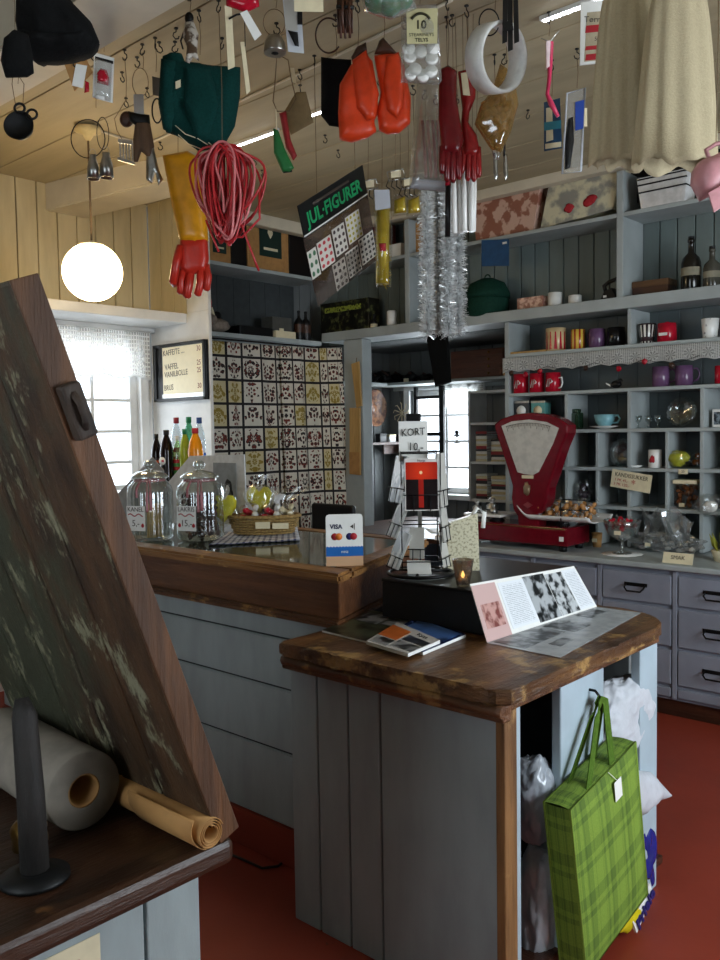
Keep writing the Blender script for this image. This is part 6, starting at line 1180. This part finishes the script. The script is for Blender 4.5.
h = Hang('bootlace_bundle', 'dark brown bundle of laces hanging at the top edge left of the orange gloves', 'laces', 345, -10, 2.6)
for k in range(7): h.tube('lace', ((338+2.2*k, -8, .01*(k % 2)), (337.5+2.3*k, 15, -.012*(k % 3)), (338+2.2*k, 32+5*(k % 2), 0)), m_mahog, .0042)
M().tube([h.v(336, 8, -.012), h.v(354, 9, -.012)], .006, 6).done('band', m_iron, h.t)
# orange gloves
m_orng = plain('orange rubber', '#d6401a', .38)
for lab, px, py, out, th, cuff, sd in (('left orange work glove of the pair hanging under the ceiling', 358, 46, ((350, 66), (364, 52), (372, 62), (377, 90), (377, 112), (373, 120), (375, 130), (366, 136), (350, 140), (338, 137), (337, 112), (339, 84), (344, 76)), ((352, 64), (366, 54), (378, 96), (374, 120), (366, 122), (356, 110)), ((351, 58), (357, 48), (366, 44), (367, 53), (353, 66)), 3), ('right orange work glove of the pair hanging under the ceiling', 384, 40, ((374, 56), (386, 54), (398, 54), (404, 66), (410, 98), (409, 122), (398, 131), (386, 132), (378, 128), (376, 110), (380, 92)), ((386, 60), (398, 56), (404, 84), (402, 108), (396, 120), (386, 112), (382, 86)), ((374, 55), (379, 42), (383, 39), (397, 55)), 8)):
    h = Hang('work_glove', lab, 'glove', px, py, 2.95, group='pair of orange work gloves'); h.pil('glove_body', out, m_orng, .032, .05, .012, 0, .22, sd, 14, .25); h.pil('thumb', th, m_orng, .02, .03, .01, -.028, .2, sd+1, 16, .3); h.pil('dark_cuff', cuff, m_mahog, .016, .02, .008, -.01)
h = Hang('bauble_bag', 'clear bag of green balls at the top edge above the orange gloves', 'bag', 388, -14, 2.6)
for x, y, r in ((376, 0, 12), (390, 2, 13), (402, -3, 12)): c = h.v(x, y); M().blob(c, (r*h.s,)*3, 0, 4, 3).done('green_ball', plain('green ball', '#2f7a4a', .25), h.t)
h.pil('clear_bag', ((360, -10), (412, -10), (416, 8), (390, 18), (364, 10)), m_cello, .05, .04, .016)
# tealights
h = Hang('tealight_bag', 'clear bag of ten white tealights with a cream label and large black number', 'bag', 420, 4, 2.7)
h.pil('clear_bag', ((401, 5), (437, 5), (441, 79), (438, 83), (400, 80)), m_cello, .022, .03, .014, 0, .3, 3); h.plate('cream_label', ((406, 12), (437, 12), (436, 46), (406, 46)), plain('cream label', '#bdb68c', .6, 0, 0, .04), -.024, .001)
m = M(); g = lambda x, y: Matrix.Translation(h.v(x, y, -.0246)) @ Matrix.Rotation(radians(90), 4, 'X'); m.text('10', .036, g(420, 28), bold=.001); m.text('STEARINLYS', .0145, g(420.5, 37.5)); m.text('TELYS', .0155, g(420.5, 42.5), bold=.0004)
arc = [(420+11*sin(a), 30-13*cos(a)) for a in [-.95+1.9*k/12 for k in range(13)]]; m.tube([h.v(x, y, -.025) for x, y in arc], .0042, 6); m.done('lettering', plain('dark olive print', '#2c2a12', .6, 0, 0, 0), h.t)
for x, y in ((420, 53), (409, 58), (431, 60), (414, 70), (422, 76), (431, 17), (408, 50), (432, 50), (430, 72), (410, 74)): M().lathe([(0, 0), (6.4*h.s, 0), (6.4*h.s, .014), (0, .014)], 22, mx=Matrix.Translation(h.v(x, y, -.004)) @ Matrix.Rotation(radians(78), 4, 'X')).done('tealight', m_white_china, h.t)
# dark red gloves
m_dred = plain('dark red rubber', '#6b1218', .22); m_lred = plain('bright red rubber', '#8d1d1e', .22)
h = Hang('rubber_glove', 'dark red rubber glove hanging fingers down, left one of the pair', 'glove', 448, 66, 2.95, group='pair of dark red rubber gloves'); h.pil('glove_body', ((439, 70), (448, 66), (457, 72), (456, 98), (460, 122), (463, 140), (458, 152), (441, 152), (438, 118)), m_dred, .024, .035, .01, 0, .15, 2, 14, .3)
for x0, x1, y1 in ((442, 441, 172), (447, 446, 180), (452, 452, 181), (457, 458, 178)): tube_finger(h, 'finger', ((x0, 145), (x0*.5+x1*.5, 160), (x1, y1-3), (x1, y1)), m_dred, [4*h.s, 3.8*h.s, 3.3*h.s, 1.5*h.s])
h = Hang('rubber_glove', 'brighter red rubber glove hanging fingers down, right one of the pair with a pale label', 'glove', 467, 70, 3.0, group='pair of dark red rubber gloves'); h.pil('glove_body', ((458, 72), (467, 70), (476, 76), (475, 98), (469, 112), (468, 122), (476, 134), (479, 150), (474, 156), (462, 154), (460, 128), (462, 108)), m_lred, .022, .035, .01, 0, .15, 5, 14, .3)
for x0, x1, y1 in ((463, 461, 172), (468, 467, 179), (473, 473, 180), (477, 478, 176)): tube_finger(h, 'finger', ((x0, 146), (x0*.5+x1*.5, 160), (x1, y1-3), (x1, y1)), m_lred, [3.6*h.s, 3.4*h.s, 3*h.s, 1.4*h.s])
h.plate('pale_label', ((460, 76), (466, 75), (469, 98), (462, 97)), m_card, -.026, .001)
h = Hang('clear_bag', 'clear plastic bag with pink and white contents behind the dark red gloves', 'bag', 428, 82, 3.12); h.pil('clear_bag_body', ((417, 84), (438, 82), (446, 130), (448, 182), (446, 191), (408, 186), (411, 150)), m_cello, .03, .04, .014, 0, .2)
for x0 in (424, 429, 434, 439): h.tube('pink_stick', ((x0-2, 120), (x0, 150), (x0+1, 176)), plain('pink sticks', '#b5786c', .5) if x0 == 424 else bpy.data.materials['pink sticks'], .006)
h.pil('white_base', ((411, 176), (446, 180), (446, 190), (409, 186)), m_poly, .02, .015, .01)
# candles
cw = None
for i, (x0, x1, y0, y1) in enumerate(((454, 452, 172, 233), (459, 458, 172, 233), (464, 464, 170, 230), (468, 468.5, 170, 226), (472, 473, 170, 226), (475, 477.5, 170, 226))):
    p = wd(3.08+.02*(i % 2), x0, y0)
    if cw is None:
        s = 3.08/F; L_ = (y1-y0)*s; cw = T('taper_candle', 'long white taper candle hanging in the bundle below the red gloves', 'candle', p, YAW, 'taper candles hanging in a bundle'); M().lathe([(.0075, -L_), (.010, -L_+.002), (.0085, -L_*.3), (.005, -.004), (.0, 0)], 16).done('wax', m_white_china, cw); M().tube([(0, 0, -.004), (0, 0, p.z*0+.03)], .001, 5).done('wick', m_card, cw); M().tube([(0, 0, .0), (0, 0, ceil_at(p.y)-p.z)], .001, 5).done('thread', m_string, cw)
    else: dup(cw, p, rot=(0, radians((x1-x0)*.9), YAW))
h = Hang('dark_candle', 'black candle with a red end hanging left of the white tapers', 'candle', 448, 180, 3.1); h.tube('candle_body', ((448, 180), (447, 236)), m_black, .010, 10); h.tube('red_end', ((448, 177), (448, 186)), m_red, .0105, 10)
# tinsel
def tinsel(h, x0, y0, y1, rad, n, mat, seed=0):
    rn = random.Random(seed); m = M(); L_ = (y1-y0)*h.s; c = h.v(x0, y0)
    for k in range(n):
        z = -L_*rn.random(); a = rn.uniform(0, 2*pi); b = rn.uniform(-.7, .7); l = rad*rn.uniform(.6, 1.15); w_ = .002; d = V((cos(a)*cos(b), sin(a)*cos(b), sin(b))); sd = d.orthogonal().normalized(); sd.rotate(Matrix.Rotation(rn.uniform(0, 6), 3, d)); p = c+V((0, 0, z)); q = p+d*l
        m._f([m.bm.verts.new(v) for v in (p-sd*w_, p+sd*w_, q+sd*w_*.6, q-sd*w_*.6)], 0)
    m.tube([c, c-V((0, 0, L_))], .004, 6); return m.done('tinsel_strands', mat, h.t, kind='stuff')
m_tin = plain('silver tinsel', '#eceeee', .3, .55); 
for i, (x, lab) in enumerate(((426, 'silver tinsel garland, leftmost of the hanging bundle'), (437, 'silver tinsel garland, second from the left in the bundle'), (447, 'silver tinsel garland, third from the left in the bundle'), (457, 'silver tinsel garland, rightmost of the bundle under the candles'))):
    h = Hang('tinsel_garland', lab, 'tinsel', x, 186, 3.75+.06*(i % 2), group='silver tinsel garlands'); tinsel(h, x, 186, 334-3*(i % 2), 9.5*h.s, 2600, m_tin, i)
m_gold = plain('gold foil', '#b59c22', .35, .3)
h = Hang('gold_garland', 'gold garland in a clear tube bag hanging left of the silver tinsel', 'garland', 382, 188, 3.6); h.tube('gold_roll', ((383, 205), (382, 240), (381, 283)), m_gold, .028, 14); tinsel(h, 382, 206, 284, 8*h.s, 500, m_gold, 9); h.pil('clear_bag', ((373, 190), (391, 190), (392, 230), (390, 286), (375, 286)), m_wrap, .034, .03, .014); h.plate('grey_header', ((374, 192), (389, 192), (390, 210), (375, 212)), m_poly, -.036, .001); h.pil('red_spot', ((378, 244), (385, 244), (385, 252), (379, 252)), m_inkred, .005, .008, .008, -.032)
for x, lab in ((400, 'small clear bag of gold trimming left of the tinsel top'), (414, 'second small bag of gold and red trimming beside the tinsel top')): h = Hang('gold_trim_bag', lab, 'bag', x, 188, 3.7); h.pil('clear_bag', ((x-7, 190), (x+7, 190), (x+8, 214), (x-8, 216)), m_wrap, .02, .02, .014); h.pil('gold_trimming', ((x-6, 200), (x+5, 196), (x+6, 212), (x-6, 213)), m_gold, .014, .02, .01, 0, .5)
# sticker card pack
o = wd(3.3, 296, 206); ex = (wd(3.62, 361, 165)-o); ez = (wd(3.46, 306, 300)-o); ez = ez-ex*(ez.dot(ex)/ex.length_squared); W, H = ex.length, ez.length; ex.normalize(); ez.normalize(); ny = ez.cross(ex)*-1
t = T('sticker_pack', 'clear hanging pack with a black header lettered in green holding sheets of stickers', 'pack', o); B = Matrix(((ex.x, -ny.x, -ez.x, 0), (ex.y, -ny.y, -ez.y, 0), (ex.z, -ny.z, -ez.z, 0), (0, 0, 0, 1)))
toc = (CAM-o).normalized(); sg = -1 if (B.to_3x3() @ V((0, 1, 0))).dot(toc) > 0 else 1
if sg < 0: B = B @ Matrix.Scale(-1, 4, (0, 1, 0))
def pk(nm, u0, v0, u1, v1, mat, k=0., th=.001): m = M(); m.box((W*u0, -k-th, -H*v1), (W*u1, -k, -H*v0), 0, 0, B); return m.done(nm, mat, t)
pk('black_header', 0, 0, 1.0, .36, m_black, .004, .004); pk('clear_sleeve', .0, .36, 1.02, 1.0, clear('brownish clear sleeve', '#d9cfc6', .08, .1, .85, .3, '#6d5a50', .25), 0, .002)
Tm = lambda u, v: B @ Matrix.Translation((W*u, -.0092, -H*v)) @ Matrix.Rotation(radians(90), 4, 'X')
M().text('JUL·FIGURER', W*.150, Tm(.5, .20), bold=.002).done('green_lettering', plain('green print', '#18a060', .5, 0, 0, 0), t); M().box((W*.2, -.0092, -H*.085), (W*.75, -.008, -H*.055), 0, 0, B).done('small_print', m_inkgrey, t); M().box((0, -.0092, -H*.345), (W, -.008, -H*.33), 0, 0, B).done('white_line', m_paper, t)
def stick(name, col, nu, nv):
    m_, nt, b = newmat(name); u, v, _ = sep(nt, coords(nt, 'UV')); fx = (u*float(nu)).fr()-.5; fy = (v*float(nv)).fr()-.5; nt.links.new(mix(nt, (fx*fx+(fy*fy)*1.2+fx.ab()*fy*.3).lt(.09), lin('#d6d2c8'), lin(col)), b.inputs['Base Color']); return m_
for u0, v0, u1, v1, c, n in ((-.0, .52, .13, .84, '#3f6a4a', 2), (.15, .50, .36, .82, '#b53038', 3), (.39, .47, .58, .79, '#3c2a26', 3), (.61, .44, .84, .76, '#a59a2a', 4), (.30, .84, .50, 1.16, '#3a2f2c', 3), (.52, .82, .73, 1.13, '#3d3a36', 4), (.75, .78, 1.0, 1.10, '#35302c', 4)):
    m = M(); a, b_, c_, d = (B @ V((W*u, -.004, -H*v)) for u, v in ((u0, v1), (u1, v1), (u1, v0), (u0, v0))); m.slab(a, b_, c_, d, .001); m.done('sticker_sheet', stick('stickers '+c, c, n, n+1), t)
pk('lower_pocket', .0, .84, 1.02, 1.16, clear('brownish clear pocket', '#e0d8d0', .1, .1, .88, .3, '#6d5a50', .18), .003, .001)
put_hook(*(o+ex*W*.3).to_tuple()[:2]); put_hook(*(o+ex*W*.9).to_tuple()[:2]); m = M()
for u in (.3, .9): a = ex*W*u; m.tube([a, a+V((0, 0, CEIL-.03-(o+a).z))], .0012, 5)
m.done('hanging_wires', m_string, t)
# small metal things behind the header
for px, py, lab in ((368, 182, 'small bright metal clip hanging right of the green lettered header'), (395, 172, 'small pale wire holder hanging above the gold garland'), (408, 180, 'bundle of small dark and bright metal hooks above the tinsel')):
    h = Hang('metal_clip', lab, 'clip', px, py, 3.7); h.tube('wire_frame', ((px-8, py), (px+8, py-3), (px+10, py+6), (px-6, py+9), (px-8, py)), m_steel, .003); h.plate('metal_plate', ((px-4, py), (px+6, py-2), (px+6, py+5), (px-4, py+6)), m_card, -.004, .002)
    for k in range(4): h.tube('wire_hook', ((px-6+4*k, py+6), (px-9+5*k, py+14), (px-5+5*k, py+17)), m_iron, .0022)
# white tape roll, black straps
h = Hang('tape_roll', 'large white plastic tape ring hanging on a wire loop', 'roll', 495, 12, 2.7); h.tube('wire_ring', ell(489, 22, 10, 13, 22), m_iron, .0022, 6, True); c = h.v(496, 57); Rm = Matrix.Translation(c) @ Matrix.Rotation(radians(18), 4, 'Y') @ Matrix.Rotation(radians(40), 4, 'Z') @ Matrix.Rotation(radians(90), 4, 'X'); r = 33*h.s
M().lathe([(r*.90, -.034), (r, -.036), (r*1.01, 0), (r, .036), (r*.90, .034), (r*.89, 0), (r*.90, -.034)], 48, mx=Rm, cap=False).done('ring', plain('white plastic', '#d6d6d2', .35), h.t)
h = Hang('black_straps', 'bundle of black straps with buckles hanging beside the white tape ring', 'straps', 511, -12, 2.62)
for k in range(3): h.plate('strap', ((503+5*k, -10), (508+5*k, -10), (508+5*k+(k-1), 40+7*(k % 2)), (503+5*k+(k-1), 42+7*(k % 2))), m_black, .006*(k % 2), .004, .001)
h.plate('buckle', ((502, 22), (512, 20), (513, 29), (503, 30)), m_iron, -.004, .006)
h = Hang('nut_bag', 'clear bag of golden brown nuts hanging under the white tape ring', 'bag', 506, 62, 2.98)
for i in range(16): c = h.v(484+(i % 4)*6+(i//4) % 2*3, 104+(i//4)*9-(i % 4)*2, -.004*(i % 3)); M().blob(c, (.013, .012, .016), .15, 5, 2, i).done('nut', plain('nut shell', '#b0803c', .4) if i == 0 else bpy.data.materials['nut shell'], h.t)
h.pil('clear_bag', ((500, 64), (514, 74), (518, 104), (510, 132), (500, 152), (492, 150), (474, 122), (480, 104), (492, 90)), clear('golden wrap', '#e6cf96', .18, .12, .9, .45, '#b58d48', .35), .035, .05, .013, 0, .35, 4, 22); h.pil('twisted_end', ((490, 146), (502, 148), (498, 158), (494, 158)), m_cello, .01, .01, .008)
for x, lab in ((495, 'small silver spreader hanging below the bag of nuts'), (505, 'thin silver pin hanging right of the silver spreader')): h = Hang('silver_tool', lab, 'tool', x, 138, 3.4); h.tube('shaft', ((x, 140), (x-1, 156)), m_iron, .004); h.pil('blade', ((x-2, 154), (x+2, 154), (x+3, 176), (x, 181), (x-2, 172)), m_steel, .004, .008, .007)
# brush, packs
m_pink = plain('pink plastic', '#d43a62', .3); h = Hang('dish_brush', 'pink long handled brush hanging below the bright strip lamp', 'brush', 549, 36, 3.05); h.tube('handle', ((551, 42), (550, 62), (549, 80), (547, 93), (551, 102), (558, 115)), m_pink, [.009, .009, .007, .007, .010, .006], 10); h.plate('bristles', ((546, 42), (550, 41), (550, 66), (546, 68)), plain('pale bristles', '#f0d9dc', .6), -.008, .018); h.tube('wire_hanger', ((541, 38), (550, 42), (560, 30)), m_steel, .0015)
h = Hang('blue_pack', 'blue and white hanging pack behind the pink brush', 'pack', 552, 96, 3.45); h.plate('card', ((544, 102), (560, 98), (562, 147), (544, 150)), plain('dark blue card', '#123a5a', .4), 0, .004); h.plate('white_print', ((546, 108), (552, 107), (553, 139), (546, 141)), m_card, -.002, .001); h.plate('teal_band', ((544, 122), (561, 120), (561, 128), (544, 130)), plain('teal print', '#2b7f92', .4), -.003, .001); h.plate('white_print', ((545, 143), (561, 141), (561, 146), (545, 148)), m_card, -.002, .001)
h = Hang('comb_pack', 'clear framed pack holding a black comb and a blue piece', 'pack', 577, 88, 3.35); fr = ((567, 93), (585, 88), (581, 170), (562, 172)); h.tube('clear_frame', fr, m_poly, .004, 6, True); h.plate('clear_sheet', fr, m_cello, .002, .001); h.pil('black_comb', ((568, 118), (573, 116), (574, 140), (570, 166), (565, 168), (565, 140)), m_black, .008, .008, .007); h.plate('blue_piece', ((575, 102), (584, 100), (583, 128), (575, 130)), plain('blue card piece', '#1c3f94', .4), -.004, .002); h.plate('white_piece', ((584, 108), (587, 108), (587, 126), (584, 126)), m_card, -.003, .002)
h = Hang('seed_packet', 'white packet with red bands hanging left of the cream cloth bags', 'packet', 600, -2, 2.75); h.plate('packet', ((581, 2), (618, -2), (615, 60), (580, 63)), m_paper, 0, .006); h.plate('tan_panel', ((587, 12), (612, 10), (610, 58), (584, 60)), plain('tan panel', '#b3a68c', .6), -.001, .001)
for a, b_ in ((25, 32), (45, 49), (53, 59)): h.plate('red_band', ((586, a), (611, a-2), (611, b_-2), (585, b_)), m_inkred, -.002, .001)
m = M(); m.text('Tørrgjær', .026, Matrix.Translation(h.v(599, 19, -.0016)) @ Matrix.Rotation(radians(90), 4, 'X')); m.text('50 g', .018, Matrix.Translation(h.v(599, 38, -.0016)) @ Matrix.Rotation(radians(90), 4, 'X')); m.done('lettering', m_inkgrey, h.t)
# cream cloth bags
m_crm = cloth('cream cloth', '#b5a88a', .85, 160, .12)
def skirt(h, cx, y0, y1, rx0, rx1, dep_, k0, seed, lobes):
    n = lobes
    def fn(u, v):
        a = 2*pi*u; w_ = (rx0+(rx1-rx0)*(v**.5))*h.s; f = 1+.09*v*sin(a*n+seed)+.06*sin(a*(n*3+1)+seed*2)*(.4+.6*v)
        z = (h.py-(y0+(y1-y0)*v))*h.s+.03*v*v*noise.noise(V((cos(a)*2.6, sin(a)*2.6, seed)))
        return V(((cx-h.px)*h.s+w_*cos(a)*f, k0+w_*dep_*sin(a)*f, z))
    return M().grid(fn, 96, 26, closeu=True).done('gathered_cloth', m_crm, h.t, solid=.0015)
h = Hang('cloth_bag', 'cream gathered cloth bag hanging at the top right, left one of the two', 'bag', 634, -16, 2.55, group='cream gathered cloth bags'); skirt(h, 627, -10, 161, 20, 36, .55, 0, 1, 4); h.tube('drawstring', ell(633, -6, 15, 4, 20), m_card, .004, 6, True)
h = Hang('cloth_bag', 'cream gathered cloth bag hanging at the top right, right one of the two', 'bag', 672, -16, 2.42, group='cream gathered cloth bags'); skirt(h, 679, -10, 164, 22, 41, .5, 0, 5, 3); h.tube('drawstring', ell(674, -6, 16, 4, 20), m_card, .004, 6, True)
h = Hang('pink_scoop', 'dusty pink plastic scoop hanging at the right edge of the picture', 'scoop', 716, 146, 2.25); m_pk2 = plain('dusty pink plastic', '#c48b90', .4)
h.pil('scoop_body', ((693, 182), (694, 170), (700, 161), (712, 157), (730, 147), (748, 150), (752, 176), (730, 186), (702, 199)), m_pk2, .045, .05, .014, 0, .06, 2, 10, .4); h.plate('scoop_lip', ((701, 197), (728, 182), (752, 172), (754, 186), (734, 198), (707, 216)), m_pk2, -.05, .006, .001); h.tube('handle', ((708, 160, -.01), (706, 150), (716, 144), (726, 142), (730, 150)), m_pk2, .006)
# black cloth hanging in the alcove opening
O = wy(2.868, 437, 342); s = ps(O); O.z = 2.1; t = T('black_cloth', 'narrow black cloth hanging from the deep shelf in front of the alcove', 'cloth', O, .1); zz_ = lambda px, py: ((px-437)*s*1.25, (340-py)*s)
M().pillow([zz_(426, 340), zz_(447, 340), zz_(450, 392), zz_(435, 396)], .012, .02, .014, 0, None, .2).done('cloth_body', cloth('black hanging cloth', '#0e0f10', .95, 90), t)
# bare ceiling hooks
for px, py in ((137, 57), (159, 42), (122, 72), (147, 88), (176, 28), (126, 98), (222, 38), (254, 158), (262, 170), (325, 135), (338, 150), (405, 18), (452, 15), (470, 130), (512, 48), (528, 110), (300, 85), (160, 142)):
    p = wz(CEIL, px, py)
    if not -.32 < p.y < -.04: put_hook(p.x, p.y)
